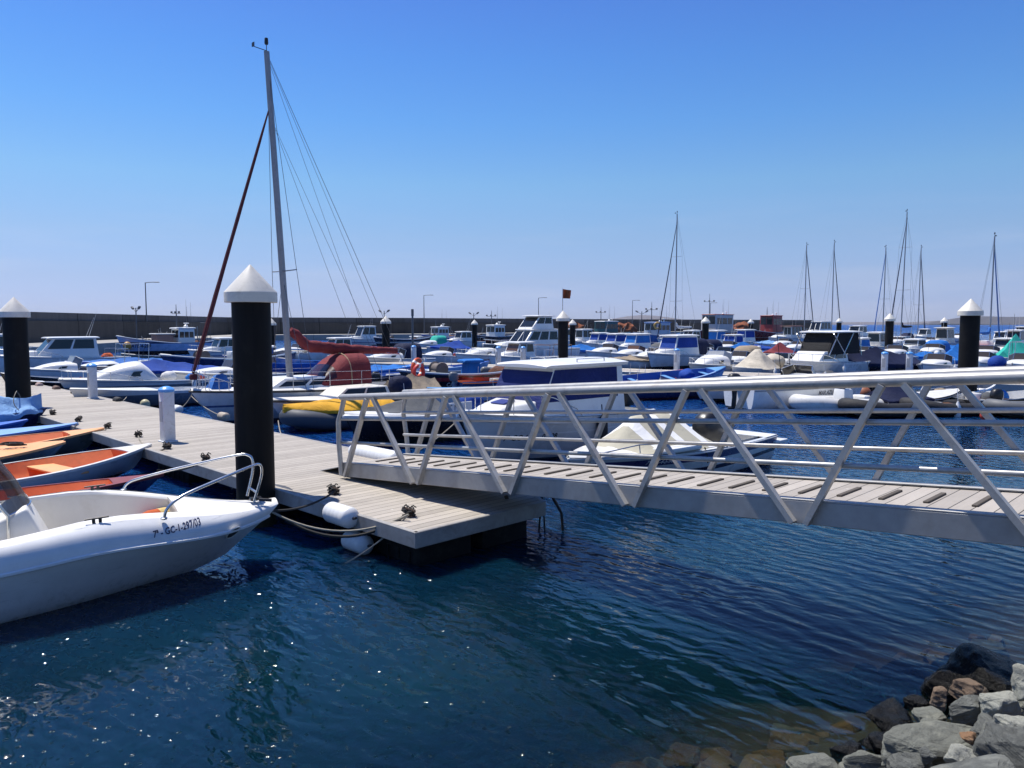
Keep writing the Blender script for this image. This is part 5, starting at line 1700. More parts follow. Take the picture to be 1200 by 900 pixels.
# ================================================================== THE NEAR BOATS
# ------------------------------------------------------------------ big white open boat
S = Hull(5.9, 2.02, 0.79, 0.24, 0.24, 0.90, 2.6, 0.62, bow_w=0.15, max_t=0.42, droop=0.42, n=26, keel_up=0.30)
S.F = [0.0, 0.10, 0.20, 0.30, 0.45, 0.62, 0.72, 0.77, 0.785, 0.85, 0.93, 0.975, 1.0]
S.MID = dict(zip(S.F, [0.0, 0.46, 0.72, 0.84, 0.915, 0.96, 0.985, 0.99, 1.0, 0.995, 0.975, 0.945, 0.90]))
S.BOW = dict(zip(S.F, [0.05, 0.16, 0.28, 0.38, 0.56, 0.76, 0.93, 0.985, 1.0, 0.97, 0.90, 0.82, 0.74]))
HB = R(33)
bowp = Vector((-2.93, 9.42, 0))
c0 = bowp - Vector((math.cos(HB), math.sin(HB), 0)) * (S.L / 2)
whull = hullmat('big_boat_gelcoat', (0.74, 0.735, 0.71), rough=0.32, grime=0.75)
wdeck = M('big_boat_deck', (0.74, 0.72, 0.66), 0.42, var=0.05, scale=1.5, dirt=0.2, dirtcol=(0.45, 0.40, 0.30), bump=0.04, bscale=60)
wb_ = thing('open_motorboat', 'big white open motorboat in the left foreground with steel bow rails', 'motorboat', (c0.x, c0.y, 0), HB)
wb_.rotation_euler = (R(3.2), R(-2.0), HB)
hull_part(S, wb_, whull, 0.02)
rub_rail(S, wb_, whull, 0.78, 0.022)
# rolled side decks and a cockpit with moulded coaming
def capsurf(t, side):
    return S.pt(t, 1.0, side)
b = MB()
for side in (1, -1):
    rows = []
    for i in range(25):
        t = 0.0 + 0.80 * i / 24
        p = capsurf(t, side)
        ins = 0.13 + 0.10 * sm(t, 0.5, 0.8)
        rows.append([p + Vector((0, -side * ins * k, 0.022 * math.sin(k * math.pi * 0.6) - (0.03 if k == 1 else 0))) for k in (0, 0.3, 0.65, 0.9, 1.0)])
    b.loft(rows, closed=False)
b.build('side_deck', wdeck, wb_, 60)
b = MB()
rows = []
for i in range(13):
    t = 0.80 + 0.20 * i / 12
    p = capsurf(t, 1)
    rows.append([Vector((p.x, p.y * k, p.z + 0.045 * (1 - k * k))) for k in (-1, -0.9, -0.7, -0.4, 0, 0.4, 0.7, 0.9, 1)])
b.loft(rows, closed=False)
b.loft([rows[0], [p - Vector((0.0, 0, 0.14)) for p in rows[0]]], closed=False)
b.build('foredeck', wdeck, wb_, 60)
b = MB()
rings = []
fl0 = 0.16
for i in range(19):
    t = 0.02 + 0.78 * i / 18
    p = capsurf(t, 1)
    ins = 0.13 + 0.10 * sm(t, 0.5, 0.8)
    g = max(0.05, p.y - ins)
    fz = fl0 + 0.28 * sm(t, 0.56, 0.60)
    rings.append([(p.x, g, p.z - 0.008), (p.x, g - 0.015, p.z - 0.12), (p.x, g * 0.95 - 0.02, fz + 0.07), (p.x, g * 0.9 - 0.02, fz), (p.x, 0, fz), (p.x, -g * 0.9 + 0.02, fz), (p.x, -g * 0.95 + 0.02, fz + 0.07), (p.x, -g + 0.015, p.z - 0.12), (p.x, -g, p.z - 0.008)])
b.loft(rings, closed=False, cap0=True, cap1=True)
b.build('cockpit_liner', M('big_boat_liner', (0.68, 0.65, 0.585), 0.5, var=0.05, scale=1.4, dirt=0.25, dirtcol=(0.4, 0.33, 0.24)), wb_, 45)
# console with smoked windscreen
cx = 0.30
b = MB()
b.loft([[(cx + 0.32, 0.42, fl0), (cx + 0.32, -0.42, fl0), (cx - 0.30, -0.45, fl0), (cx - 0.30, 0.45, fl0)],
        [(cx + 0.25, 0.40, fl0 + 0.42), (cx + 0.25, -0.40, fl0 + 0.42), (cx - 0.32, -0.43, fl0 + 0.42), (cx - 0.32, 0.43, fl0 + 0.42)],
        [(cx + 0.06, 0.36, 1.06), (cx + 0.06, -0.36, 1.06), (cx - 0.30, -0.39, 0.92), (cx - 0.30, 0.39, 0.92)]], True, True, True)
bmesh.ops.bevel(b.bm, geom=list(b.bm.edges), offset=0.04, segments=3, profile=0.5, affect='EDGES')
b.build('console', wdeck, wb_, 45)
smk = glassmat('smoked_screen', (0.075, 0.048, 0.030), 0.12)
smk.node_tree.nodes['Principled BSDF'].inputs['Alpha'].default_value = 0.72
b = MB()
rows = []
for j in range(9):
    a = -1 + 2 * j / 8
    xo = cx + 0.10 - 0.20 * a * a
    yo = 0.40 * a
    rows.append([(xo, yo, 1.01 + 0.02 * (1 - a * a)), (xo - 0.11, yo * 0.97, 1.29), (xo - 0.26, yo * 0.93, 1.56 - 0.10 * abs(a) ** 3)])
b.loft(rows, closed=False)
g_ = bmesh.ops.solidify(b.bm, geom=list(b.bm.faces), thickness=0.006)
b.build('windscreen', smk, wb_, 60)
b = MB(); b.tube([r[2] for r in rows], 0.010, 6); b.tube([r[0] for r in rows], 0.012, 6)
b.tube([rows[0][2], rows[0][0], (cx - 0.12, -0.46, 0.66), (cx - 0.12, -0.47, 0.46)], 0.017, 8)
b.build('windscreen_frame', steel(), wb_)
b = MB(); b.tube([(cx - 0.42, 0.16 * math.cos(k * math.pi / 8), 0.86 + 0.16 * math.sin(k * math.pi / 8)) for k in range(16)], 0.015, 8, closed=True)
for k in range(3):
    a = k * 2.094 + 0.5
    b.tube([(cx - 0.42, 0, 0.86), (cx - 0.42, 0.16 * math.cos(a), 0.86 + 0.16 * math.sin(a))], 0.011, 6)
b.tube([(cx - 0.42, 0, 0.86), (cx - 0.28, 0, 0.82)], 0.03, 8)
b.build('steering_wheel', black(), wb_)
MB().box((0.04, 0.70, 0.30), (cx - 0.325, 0, 0.66), rot=(0, 0.1, 0), bevel=0.01).build('instrument_panel', black(), wb_)
MB().box((0.1, 0.02, 0.14), (cx + 0.02, -0.455, 0.62), bevel=0.006).build('side_pocket', black(), wb_)
MB().box((0.55, 0.9, 0.42), (-1.0, 0, fl0 + 0.21), bevel=0.06, seg=3).build('helm_seat', wdeck, wb_, 45)
# bow rails
for side, pts in ((-1, [(1.58, -0.67, 0.82), (1.63, -0.66, 0.93), (1.80, -0.60, 1.02), (2.2, -0.45, 1.10), (2.62, -0.26, 1.16), (2.72, -0.20, 1.15), (2.755, -0.17, 1.09), (2.74, -0.15, 0.95), (2.66, -0.13, 0.70)]),
                  (1, [(1.35, 0.74, 0.83), (1.40, 0.735, 0.90), (1.52, 0.70, 0.95), (1.95, 0.56, 1.05), (2.55, 0.26, 1.19), (2.69, 0.19, 1.19), (2.735, 0.16, 1.12), (2.72, 0.14, 0.97), (2.64, 0.12, 0.70)])):
    b = MB()
    q = [Vector(p) for p in pts]
    fine = []
    for i in range(len(q) - 1):
        p0, p1, p2, p3 = q[max(0, i - 1)], q[i], q[i + 1], q[min(len(q) - 1, i + 2)]
        for k in range(6):
            u = k / 6
            fine.append(0.5 * ((2 * p1) + (p2 - p0) * u + (2 * p0 - 5 * p1 + 4 * p2 - p3) * u * u + (3 * p1 - p0 - 3 * p2 + p3) * u ** 3))
    fine.append(q[-1])
    b.tube(fine, 0.0165, 10)
    b.lathe([(0.035, -0.01), (0.035, 0.006), (0.02, 0.012)], q[0], n=12)
    b.build('bow_rail', steel(), wb_, 60)
b = MB(); b.tube([(2.69, -0.14, 0.80), (2.67, 0.13, 0.80)], 0.014, 8); b.build('rail_crossbar', steel(), wb_)
# oval fairlead, cleats, grab handle, hatch edge
zf_ = S.zs(S.tx(2.33)) - 0.19
fp_ = S.at(2.33, zf_, -1, 0.0)
nrm_ = (S.at(2.33, zf_ + 0.04, -1, 0) - S.at(2.33, zf_ - 0.04, -1, 0)).cross(S.at(2.40, zf_, -1, 0) - S.at(2.26, zf_, -1, 0)).normalized()
if nrm_.y > 0: nrm_.negate()
rotm = nrm_.to_track_quat('Z', 'Y').to_matrix()
b = MB(); b.lathe([(0.118, 0.0), (0.115, 0.012), (0.098, 0.014), (0.095, 0.004)], n=28)
for v in b.bm.verts: v.co = fp_ + rotm @ Vector((v.co.x * 0.72, v.co.y, v.co.z))
o = b.build('fairlead_rim', wdeck, wb_)
b = MB(); b.lathe([(0.096, 0.0), (0.094, 0.009), (0.06, 0.012), (0.0, 0.013)], n=28)
for v in b.bm.verts: v.co = fp_ + rotm @ Vector((v.co.x * 0.72, v.co.y, v.co.z))
b.build('fairlead_mesh', M('dark_mesh', (0.05, 0.05, 0.055), 0.6, 0.3, bump=1.0, bscale=160), wb_)
def deck_cleat(x, side, parent, sc=1.0, on=0.05):
    p = S.pt(S.tx(x), 1.0, side) + Vector((0, -side * on, 0.015))
    b = MB()
    b.tube([p + Vector((-0.11 * sc, 0, 0.045 * sc)), p + Vector((0.11 * sc, 0, 0.045 * sc))], [0.009 * sc, 0.009 * sc], 8)
    b.box((0.03 * sc, 0.03 * sc, 0.04 * sc), p + Vector((-0.03 * sc, 0, 0.022 * sc)))
    b.box((0.03 * sc, 0.03 * sc, 0.04 * sc), p + Vector((0.03 * sc, 0, 0.022 * sc)))
    b.build('deck_cleat', black(), parent)
deck_cleat(0.95, -1, wb_)
deck_cleat(1.05, 1, wb_)
gh = [S.at(1.0 + 0.28 * k, 0.66, 1, 0) for k in range(2)]
b = MB(); b.box((0.30, 0.025, 0.028), (1.05, 0.755, 0.70), bevel=0.008); b.build('grab_handle', black(), wb_)
b = MB(); b.tube([(1.0, 0.80, 0.84), (1.0, 0.765, 0.74), (0.97, 0.752, 0.62), (1.0, 0.745, 0.52)], 0.009, 6); b.build('hanging_strap', grey(), wb_)
MB().box((0.03, 0.05, 0.05), (0.55, -0.60, 0.68), bevel=0.008).build('latch', steel(), wb_)
b = MB(); b.box((0.14, 0.09, 0.035), (2.70, -0.05, 0.70), bevel=0.012); b.tube([(2.72, -0.12, 0.70), (2.86, -0.16, 0.68)], 0.02, 8); b.build('bow_roller', M('dark_fitting', (0.03, 0.03, 0.032), 0.4, 0.6), wb_)
txm = M('dark_blue_lettering', (0.02, 0.025, 0.07), 0.45)
hull_text(S, wb_, '7ª - GC-1-297/03', 1.45, 0.665, 0.092, -1, txm, slope=-0.02, bold=0.02, sx=0.8)
# soft fender tucked inside the bow
b0 = thing('fender', 'orange and yellow fender tucked inside the bow of the big white open boat', 'fender', wb_.location + Vector((math.cos(HB) * 1.62 - math.sin(HB) * 0.22, math.sin(HB) * 1.62 + math.cos(HB) * 0.22, 0.64)), HB + 0.4)
MB().lathe([(0, -0.25), (0.07, -0.22), (0.10, -0.1), (0.10, 0.0)], n=16, axis='X').build('fender_end', canvas('canvas_orange', (0.55, 0.11, 0.03)), b0, 60)
MB().lathe([(0.10, 0.0), (0.10, 0.12), (0.07, 0.23), (0, 0.26)], n=16, axis='X').build('fender_body', M('yellow_vinyl', (0.62, 0.45, 0.17), 0.5), b0, 60)

# ------------------------------------------------------------------ orange dinghies and blue boats left of the pontoon
orin = M('orange_gelcoat', (0.74, 0.185, 0.05), 0.5, var=0.14, scale=2, dirt=0.3, dirtcol=(0.35, 0.12, 0.05))
orlt = M('faded_orange_gelcoat', (0.80, 0.38, 0.15), 0.5, var=0.12, scale=2, dirt=0.3, dirtcol=(0.5, 0.25, 0.12))
def bow_at(px, py, z, ang, L):
    p = W(px, py, z)
    c = p - Vector((math.cos(ang), math.sin(ang), 0)) * (L / 2)
    return Vector((c.x, c.y, 0))
def dinghy(label, px, py, zb, ang, L, B, hull, inner, trimm, seatm, fb=0.36, rise=0.18, fore=0.82, nseat=1, bw=0.02, capw=0.06, kind='rowing_boat', cat='dinghy', e=2.0):
    S = Hull(L, B, fb, rise, 0.12, 0.78, e, 0.35, bow_w=bw)
    t = start(kind, label, cat, 0, 0, ang, S, hull, 'open boats on the near side of the pontoon', pos=bow_at(px, py, zb, ang, L), capw=capw)
    liner(S, t, inner, 0.04, fore, 0.09, inset=capw)
    deck(S, t, trimm, fore, 0.992, 0.02)
    b = MB()
    for side in (1, -1):
        b.loft([[S.pt(tt, 1.0, side, 0.012) + Vector((0, 0, -0.03)), S.pt(tt, 1.0, side, 0.014) + Vector((0, 0, 0.016)), S.pt(tt, 1.0, side) + Vector((0, -side * min(capw, S.g(tt) * 0.7), 0.02))] for tt in S.ts()], closed=False)
    b.build('gunwale', trimm, t)
    thwarts(S, t, seatm, [0.22 + 0.33 * i for i in range(nseat)], 0.1, depth=0.42, z=fb - 0.05)
    return t, S
d1, S1 = dinghy('farther orange open dinghy with grey green sides, its bow touching the pontoon', 122, 503, 0.52, R(42), 4.2, 1.8, hm('dullgreen'), orin, orlt, orlt, nseat=1)
d2, S2 = dinghy('orange dinghy with a rounded pale orange foredeck and black rope on its bow', 76, 520, 0.50, R(40), 4.0, 1.85, hm('dullgreen'), orin, orlt, orlt, fore=0.70, bw=0.10, e=2.6)
d3, S3 = dinghy('white hulled dinghy with orange inside and a pointed white bow', 177, 523, 0.50, R(55), 3.9, 1.7, hm('greywhite'), orin, gel_old(), orlt, fore=0.84, nseat=2)
redt = M('dark_red_gunwale', (0.20, 0.03, 0.03), 0.5, var=0.2, dirt=0.3)
d4, S4 = dinghy('dark red rimmed orange boat half hidden behind the big white open boat', 192, 557, 0.40, R(36), 4.4, 1.15, hm('navy'), orin, redt, orlt, nseat=1, fb=0.30, rise=0.12)
bl_t = M('light_blue_deck', (0.20, 0.38, 0.72), 0.5, var=0.12, dirt=0.25)
d5, S5 = dinghy('flat blue decked boat with dark blue sides beside the farther orange dinghy', 92, 500, 0.46, R(33), 4.2, 1.3, hm('blue'), M('blue_inner', (0.03, 0.10, 0.38), 0.5), bl_t, bl_t, fore=0.45)
d6, S6 = dinghy('small bright blue dinghy squeezed between the light blue tarpaulin and the flat blue boat', 33, 494, 0.50, R(36), 3.0, 1.1, hm('blue'), M('blue_inner', (0.03, 0.10, 0.38), 0.5), M('royal_gunwale', (0.03, 0.13, 0.5), 0.5), bl_t, fore=0.6)
S = Hull(4.2, 1.7, 0.5, 0.2, 0.15, 0.8, 2.2, 0.4)
tb = start('covered_boat', 'boat bundled in a light blue tarpaulin with dark straps at the left edge', 'covered boat', 0, 0, R(38), S, hm('navy'), 'open boats on the near side of the pontoon', pos=bow_at(56, 484, 0.55, R(38), 4.2))
tarp(S, tb, cv('pale'), 0.02, 0.97, 0.45, 0.36, 0.60, drop=0.22, seed=4.4, sagn=0.10, crumple=0.11, cfreq=3.2)
for k in range(4):
    b = MB()
    t_ = 0.45 + 0.13 * k
    g = S.g(t_) + 0.05
    b.tube([(-2.1 + 4.2 * t_ + 0.1 * math.sin(y * 3), g * y, S.zs(t_) + 0.05 + 0.46 * (1 - abs(y)) ** 1.1 + 0.02) for y in [-1 + 0.1 * i for i in range(21)]], 0.012, 5)
    b.build('strap', black(), tb)
# black rope bundle on the second dinghy, oars etc.
bp = d2.location + Vector((math.cos(R(40)) * 1.1, math.sin(R(40)) * 1.1, 0.56))
rr_ = random.Random(5)
pts = [Vector((0.16 * math.cos(k * 0.8) * rr_.uniform(0.6, 1.2) + 0.1 * math.sin(k * 0.23), 0.09 * math.sin(k * 0.8), 0.004 * k * 0.3)) for k in range(46)]
tag(MB().tube(pts, 0.012, 6).build('rope_coil', ropedark(), loc=bp), 'tangle of black rope lying on the rounded orange foredeck', 'rope')

# ------------------------------------------------------------------ near cabin cruiser with navy window covers
S = Hull(5.4, 2.25, 0.86, 0.26, 0.3, 0.88, 2.5, 0.55, n=24)
cc = bow_at(538, 487, 1.08, A_H, 5.4)
t = start('cabin_cruiser', 'white cabin cruiser with navy covers over its windows, just behind the gangway', 'cabin cruiser', 0, 0, A_H, S, hullmat('cruiser_hull', (0.62, 0.62, 0.60), boot=(0.03, 0.06, 0.10), boot_z=0.06, stripe=(0.72, 0.72, 0.70), s0=0.60, s1=0.63, grime=0.4), None, pos=cc)
liner(S, t, gel_old(), 0.03, 0.16, 0.25)
deck(S, t, gel(), 0.16, 0.995, 0.07)
nav = canvas('canvas_navy_blue', (0.014, 0.026, 0.13), sag=0.9, scale=3.0)
roofm = gel()
_, A_, T_ = cabin(S, t, gel(), -1.60, 1.25, 1.0, 1.80, sf=0.55, sr=0.02, tw=0.9, win=nav, wincols=1, v0=0.30, v1=0.965, roof=roofm, over=0.16, wname='window_cover', rth=0.07, u0=0.0, u1=0.93, fu=0.0, crown=0.08, base=0.97, fw=0.9)
tk = MB()
tk.loft([[(1.18, 0.74, 0.95), (2.25, 0.40, 1.0), (2.25, -0.40, 1.0), (1.18, -0.74, 0.95)], [(1.08, 0.62, 1.30), (1.85, 0.34, 1.20), (1.85, -0.34, 1.20), (1.08, -0.62, 1.30)]], True, True, True)
bmesh.ops.bevel(tk.bm, geom=list(tk.bm.edges), offset=0.05, segments=3, profile=0.5, affect='EDGES')
tk.build('coachroof', gel(), t, 45)
MB().box((0.34, 0.42, 0.03), (1.48, 0, 1.272), rot=(0, 0.14, 0), bevel=0.012).build('hatch', M('navy_hatch', (0.03, 0.045, 0.2), 0.4), t)
b = MB(); b.tube([(-0.1, 0.70, 2.06), (-0.1, 0.70, 2.14), (-1.05, 0.70, 2.14), (-1.05, 0.70, 2.06)], 0.014, 8); b.build('roof_rail', steel(), t)
b = MB(); b.tube([(-0.1, -0.70, 2.06), (-0.1, -0.70, 2.14), (-1.05, -0.70, 2.14), (-1.05, -0.70, 2.06)], 0.014, 8); b.build('roof_rail', steel(), t)
bow_rail(S, t, 0.55, 0.42, r=0.013)
rub_rail(S, t, M('rub_strip', (0.55, 0.55, 0.54), 0.4), 0.90, 0.025)
b = MB(); b.box((0.3, 0.1, 0.06), (2.55, 0, 1.15), bevel=0.02); b.tube([(2.45, 0, 1.17), (2.75, 0, 1.10), (2.8, 0, 0.98)], 0.02, 8); b.build('anchor', steel(), t)
hull_text(S, t, '7ª GC-1', 1.80, 0.50, 0.17, 1, M('black_lettering', (0.02, 0.02, 0.022), 0.5))
hull_text(S, t, '01-98', 1.03, 0.50, 0.17, 1, M('black_lettering', (0.02, 0.02, 0.022), 0.5))
outboard(S, t, s=1.0)
def on_boat(t, v):
    a = t.rotation_euler[2]
    return t.location + Vector((v[0] * math.cos(a) - v[1] * math.sin(a), v[0] * math.sin(a) + v[1] * math.cos(a), v[2]))
p = on_boat(t, (-0.35, 1.22, 0.62))
f = thing('fender', 'black fender hanging on the side of the white cabin cruiser', 'fender', p, 0)
f.rotation_euler = (0, R(-90), 0)
MB().lathe([(0, -0.34), (0.07, -0.32), (0.115, -0.22), (0.12, 0), (0.115, 0.16), (0.07, 0.26), (0.03, 0.30), (0.0, 0.34)], n=18, axis='X').build('fender_body', rubber(), f, 60)
MB().tube([(0.3, 0, 0), (0.55, 0.0, 0.02)], 0.012, 6).build('fender_line', ropedark(), f)

# ------------------------------------------------------------------ near day cruiser with a striped cuddy cover
def striped_canvas():
    m, nt, bs, out = new_mat('striped_canvas')
    tc = nd(nt, 'ShaderNodeTexCoord')
    sep = nd(nt, 'ShaderNodeSeparateXYZ'); nt.links.new(tc.outputs['Object'], sep.inputs[0])
    fr = math_n(nt, 'FRACT', math_n(nt, 'DIVIDE', math_n(nt, 'ADD', sep.outputs[0], 0.25), 0.62))
    band = math_n(nt, 'LESS_THAN', fr, 0.30)
    n1 = noise_n(nt, tc.outputs['Object'], 2.0, 4, 0.6)
    be = mix_n(nt, n1, (0.38, 0.35, 0.255), (0.46, 0.43, 0.33))
    nt.links.new(mix_n(nt, band, be, (0.74, 0.73, 0.70)), bs.inputs['Base Color'])
    bs.inputs['Roughness'].default_value = 0.75
    n2 = noise_n(nt, tc.outputs['Object'], 3.5, 3, 0.5, 1.0)
    bump_n(nt, bs, n2, 0.35, 0.05)
    return m
S = Hull(5.6, 2.15, 0.60, 0.08, 0.25, 0.88, 2.4, 0.75, n=24)
t = start('day_cruiser', 'white day cruiser with a beige and white striped cover, moored behind the gangway', 'motorboat', 0, 0, A_H, S,
          hullmat('day_cruiser_hull', (0.70, 0.70, 0.67), boot=(0.02, 0.03, 0.06), boot_z=0.07, stripe=(0.045, 0.045, 0.14), s0=0.44, s1=0.575, stripe2=((0.02, 0.022, 0.05), 0.02, 0.22, 0.30), grime=0.3), None, pos=bow_at(664, 543, 0.60, A_H, 5.6))
liner(S, t, gel_old(), 0.10, 0.40, 0.2, inset=0.2)
deck(S, t, gel(), 0.40, 0.995, 0.06)
deck(S, t, gel(), 0.0, 0.10, 0.0)
b = MB()
rings = []
for i in range(17):
    k = i / 16
    x = -0.70 + 2.4 * k
    tt = S.tx(x)
    g = min(0.98, S.g(tt) - 0.06)
    z = S.zs(tt) + 0.03
    h = 0.56 * min(1, (1 - k) / 0.30) * min(1, 0.06 + k / 0.20)
    ring = []
    for y in (1.0, 0.8, 0.6, 0.4, 0.2, 0.08, -0.08, -0.2, -0.4, -0.6, -0.8, -1.0):
        ring.append((x, g * y, z + h * min(1, (1 - abs(y)) / 0.92) - 0.025 * math.sin(abs(y) * math.pi) + 0.012 * noise.noise(Vector((x * 2, y * 2, 4)))))
    rings.append(ring)
b.loft(rings, closed=False)
b.face(rings[0])
b.build('striped_cover', striped_canvas(), t, 60)
b = MB(); b.box((1.0, 0.32, 0.09), (0.75, 0.82, 0.71), rot=(0, 0, -0.1), bevel=0.03, seg=2); b.build('cushion', gel(), t, 45)
b = MB()
for side in (1, -1):
    b.box((0.55, 0.62, 0.06), (-2.9, side * 0.70, 0.46), bevel=0.02, seg=2)
b.build('swim_platform', gel(), t)
b = MB(); b.tube([(2.3, 0.32, 0.74), (1.6, 0.60, 0.84), (0.4, 0.94, 0.80)], 0.012, 6); b.tube([(1.6, 0.62, 0.70), (1.6, 0.60, 0.84)], 0.012, 6); b.build('hand_rail', steel(), t)
outboard(S, t, x=-1.75, z=0.60, s=1.5, tilt=R(28), cowl=M('charcoal_cowl', (0.018, 0.018, 0.02), 0.35, coat=0.1))
rub_rail(S, t, M('rub_strip', (0.55, 0.55, 0.54), 0.4), 0.97, 0.016)
wl = M('white_lettering', (0.75, 0.75, 0.74), 0.5)
hull_text(S, t, '7ª-GC-4-5-94', 1.45, 0.475, 0.115, 1, wl)
b = MB(); b.tube([(0.15, 1.0, 0.68), (0.15, 1.05, 0.55), (0.15, 1.07, 0.40)], 0.012, 6); b.build('side_cleat_line', ropedark(), t)

# ------------------------------------------------------------------ sailing boat with red canvas
S = Hull(7.7, 2.55, 0.86, 0.16, 0.35, 0.70, 2.0, 0.85, max_t=0.42, n=24)
redc = cv('red')
t = start('sailing_yacht', 'near sailing yacht with red sail cover, red sprayhood and red furled headsail', 'sailing yacht', 0, 0, A_H, S,
          hullmat('near_yacht_hull', (0.60, 0.62, 0.64), boot=(0.02, 0.03, 0.06), boot_z=0.08, stripe=(0.06, 0.09, 0.22), s0=0.50, s1=0.56), None, pos=bow_at(222, 461, 0.95, A_H, 7.7))
liner(S, t, gel_old(), 0.05, 0.26, 0.45, inset=0.3)
deck(S, t, gel(), 0.26, 0.995, 0.06)
cabin(S, t, gel(), -1.6, 1.9, 0.36, 1.6, sf=0.7, sr=0.0, tw=0.86, wincols=3, v0=0.32, v1=0.80, front=False)
rub_rail(S, t, M('black_toe_rail', (0.015, 0.015, 0.017), 0.5), 0.985, 0.032)
mast, mp = rigging(t, S, 0.72, 1.2, 9.75, M('mast_alloy', (0.30, 0.30, 0.31), 0.4, 0.5, dirt=0.2), spreaders=((0.34, 0.75),), furl=M('maroon_sail', (0.085, 0.014, 0.018), 0.8, var=0.3, scale=3, bump=0.4, bscale=20), furl_r=0.055, lean=(0.55, 0.05), wire_r=0.0085, furl_top=0.845, mast_r=0.085, bow_z=1.15)
boom_cover(t, mp, 0.11, 4.05, redc, drop=0.28, r=0.145, front_rise=0.42)
w_ = MB()
for f_, e_ in ((0.99, (-3.0, 0.05, 2.15)), (0.80, (-1.6, 0.1, 2.3)), (0.80, (-2.5, -0.1, 2.2)), (0.985, (-2.2, 0.75, 1.05))):
    w_.tube([mp(f_), e_], 0.006, 4)
w_.build('halyards', M('wire', (0.10, 0.10, 0.11), 0.5, 0.5), mast)
sprayhood(t, redc, -1.75, 0.30, 1.65, 0.98, 0.98, flat=0.70)
b = MB(); rings = []
for k in (0.20, 0.26, 0.32, 0.38):
    x = 0.30 - 2.05 * k
    hh = 0.98 * sm(k, -0.1, 0.70) + 0.012; ww = 1.65 * (0.82 + 0.18 * sm(k, 0, 0.6)) + 0.024
    rings.append([(x, ww / 2 * math.copysign(abs(math.cos(a)) ** 0.7, math.cos(a)), 0.98 + hh * abs(math.sin(a)) ** 0.6) for a in [math.pi * j / 16 for j in range(1, 16)]])
b.loft(rings, closed=False); b.build('sprayhood_window', M('dark_vinyl_window', (0.035, 0.008, 0.01), 0.25), t, 60)
b = MB(); b.tube([(-1.0, 0.84, 1.0)] + [(-1.0 - 0.0 * k, 0.83 * math.cos(math.pi * k / 12), 1.0 + 0.975 * math.sin(math.pi * k / 12) ** 0.6) for k in range(1, 12)] + [(-1.0, -0.84, 1.0)], 0.022, 6); b.build('sprayhood_hoop', M('tan_strap', (0.35, 0.24, 0.14), 0.7), t)
lifelines(S, t, 0.06, 0.95, 0.55, 6)
bow_rail(S, t, 0.86, 0.55)
b = MB(); b.loft([[(3.3, 0.25, 1.05), (3.05, 0.30, 1.05), (2.7, 0.2, 1.05), (2.7, -0.2, 1.05), (3.05, -0.3, 1.05), (3.3, -0.25, 1.05)], [(3.1, 0.1, 1.42), (2.98, 0.14, 1.46), (2.85, 0.1, 1.42), (2.85, -0.1, 1.42), (2.98, -0.14, 1.46), (3.1, -0.1, 1.42)]], True, True, True); b.wobble(0.05, 4, 1.0); b.build('headsail_bag', cv('midblue'), t, 60)
lr = on_boat(t, (-3.72, 0.72, 1.38))
lg = thing('life_ring', 'orange life ring hanging on the stern rail of the red covered yacht', 'life ring', (lr.x, lr.y, lr.z - 0.37), A_H)
lg.rotation_euler = (0, 0, A_H)
lo_ = M('life_ring_orange', (0.62, 0.09, 0.02), 0.45, var=0.1, dirt=0.2)
b = MB(); b.tube([(0.30 * math.cos(2 * math.pi * k / 28), 0.0, 0.37 + 0.30 * math.sin(2 * math.pi * k / 28)) for k in range(28)], 0.075, 12, closed=True)
for v in b.bm.verts: v.co = Matrix.Rotation(R(20), 3, 'Z') @ v.co
b.build('ring', lo_, lg, 60)
for a in (45, 135, 225, 315):
    b = MB(); b.tube([(0.30 * math.cos(R(a + d)), 0, 0.37 + 0.30 * math.sin(R(a + d))) for d in (-8, 0, 8)], 0.079, 12)
    for v in b.bm.verts: v.co = Matrix.Rotation(R(20), 3, 'Z') @ v.co
    b.build('band', gel(), lg, 60)
hb = on_boat(t, (-3.55, 1.0, 0.98))
hs = thing('horseshoe_buoy', 'red and white horseshoe buoy beside the orange life ring', 'horseshoe buoy', hb, A_H)
b = MB(); b.tube([(0.20 * math.cos(R(a)), 0, 0.28 + 0.24 * math.sin(R(a))) for a in range(-60, 241, 20)], 0.08, 10, flat=0.7); b.build('buoy_body', M('signal_red', (0.5, 0.03, 0.025), 0.5), hs, 60)
MB().box((0.10, 0.19, 0.16), (0, 0.0, 0.52), bevel=0.03).build('reflective_patch', gel(), hs)

# ------------------------------------------------------------------ yellow covered inflatable, black boat, grey cuddy sailer by the pontoon
t, S = rib('dark grey inflatable under a bright yellow cover beside the pontoon', 0, 0, A_H, 3.3, 1.7, M('slate_tube', (0.05, 0.06, 0.075), 0.6, var=0.15, dirt=0.3), 0.24, tarpm=None, pos=bow_at(326, 492, 0.35, A_H, 3.3) + Vector((0.1, 0.0, 0)))
Sx = Hull(3.3, 1.74, 0.50, 0.12, 0.1, 0.95, 2.6, 0.1)
tarp(Sx, t, cv('yellow'), 0.0, 0.985, 0.24, 0.14, 0.28, drop=0.12, seed=3.3, name='cover', sagn=0.02, wide=-0.02, rounded=True, crumple=0.012)
S = Hull(5.6, 2.0, 0.66, 0.16, 0.25, 0.86, 2.3, 0.5)
t = start('cuddy_boat', 'black hulled motorboat with white gunwale and grey cover on its bow, behind the gangway end', 'motorboat', 0, 0, A_H, S, hm('black'), BOATS, pos=bow_at(402, 487, 0.80, A_H, 5.6))
liner(S, t, gel_old(), 0.03, 0.5, 0.2); deck(S, t, gel(), 0.5, 0.995, 0.06)
rub_rail(S, t, gel(), 0.95, 0.05)
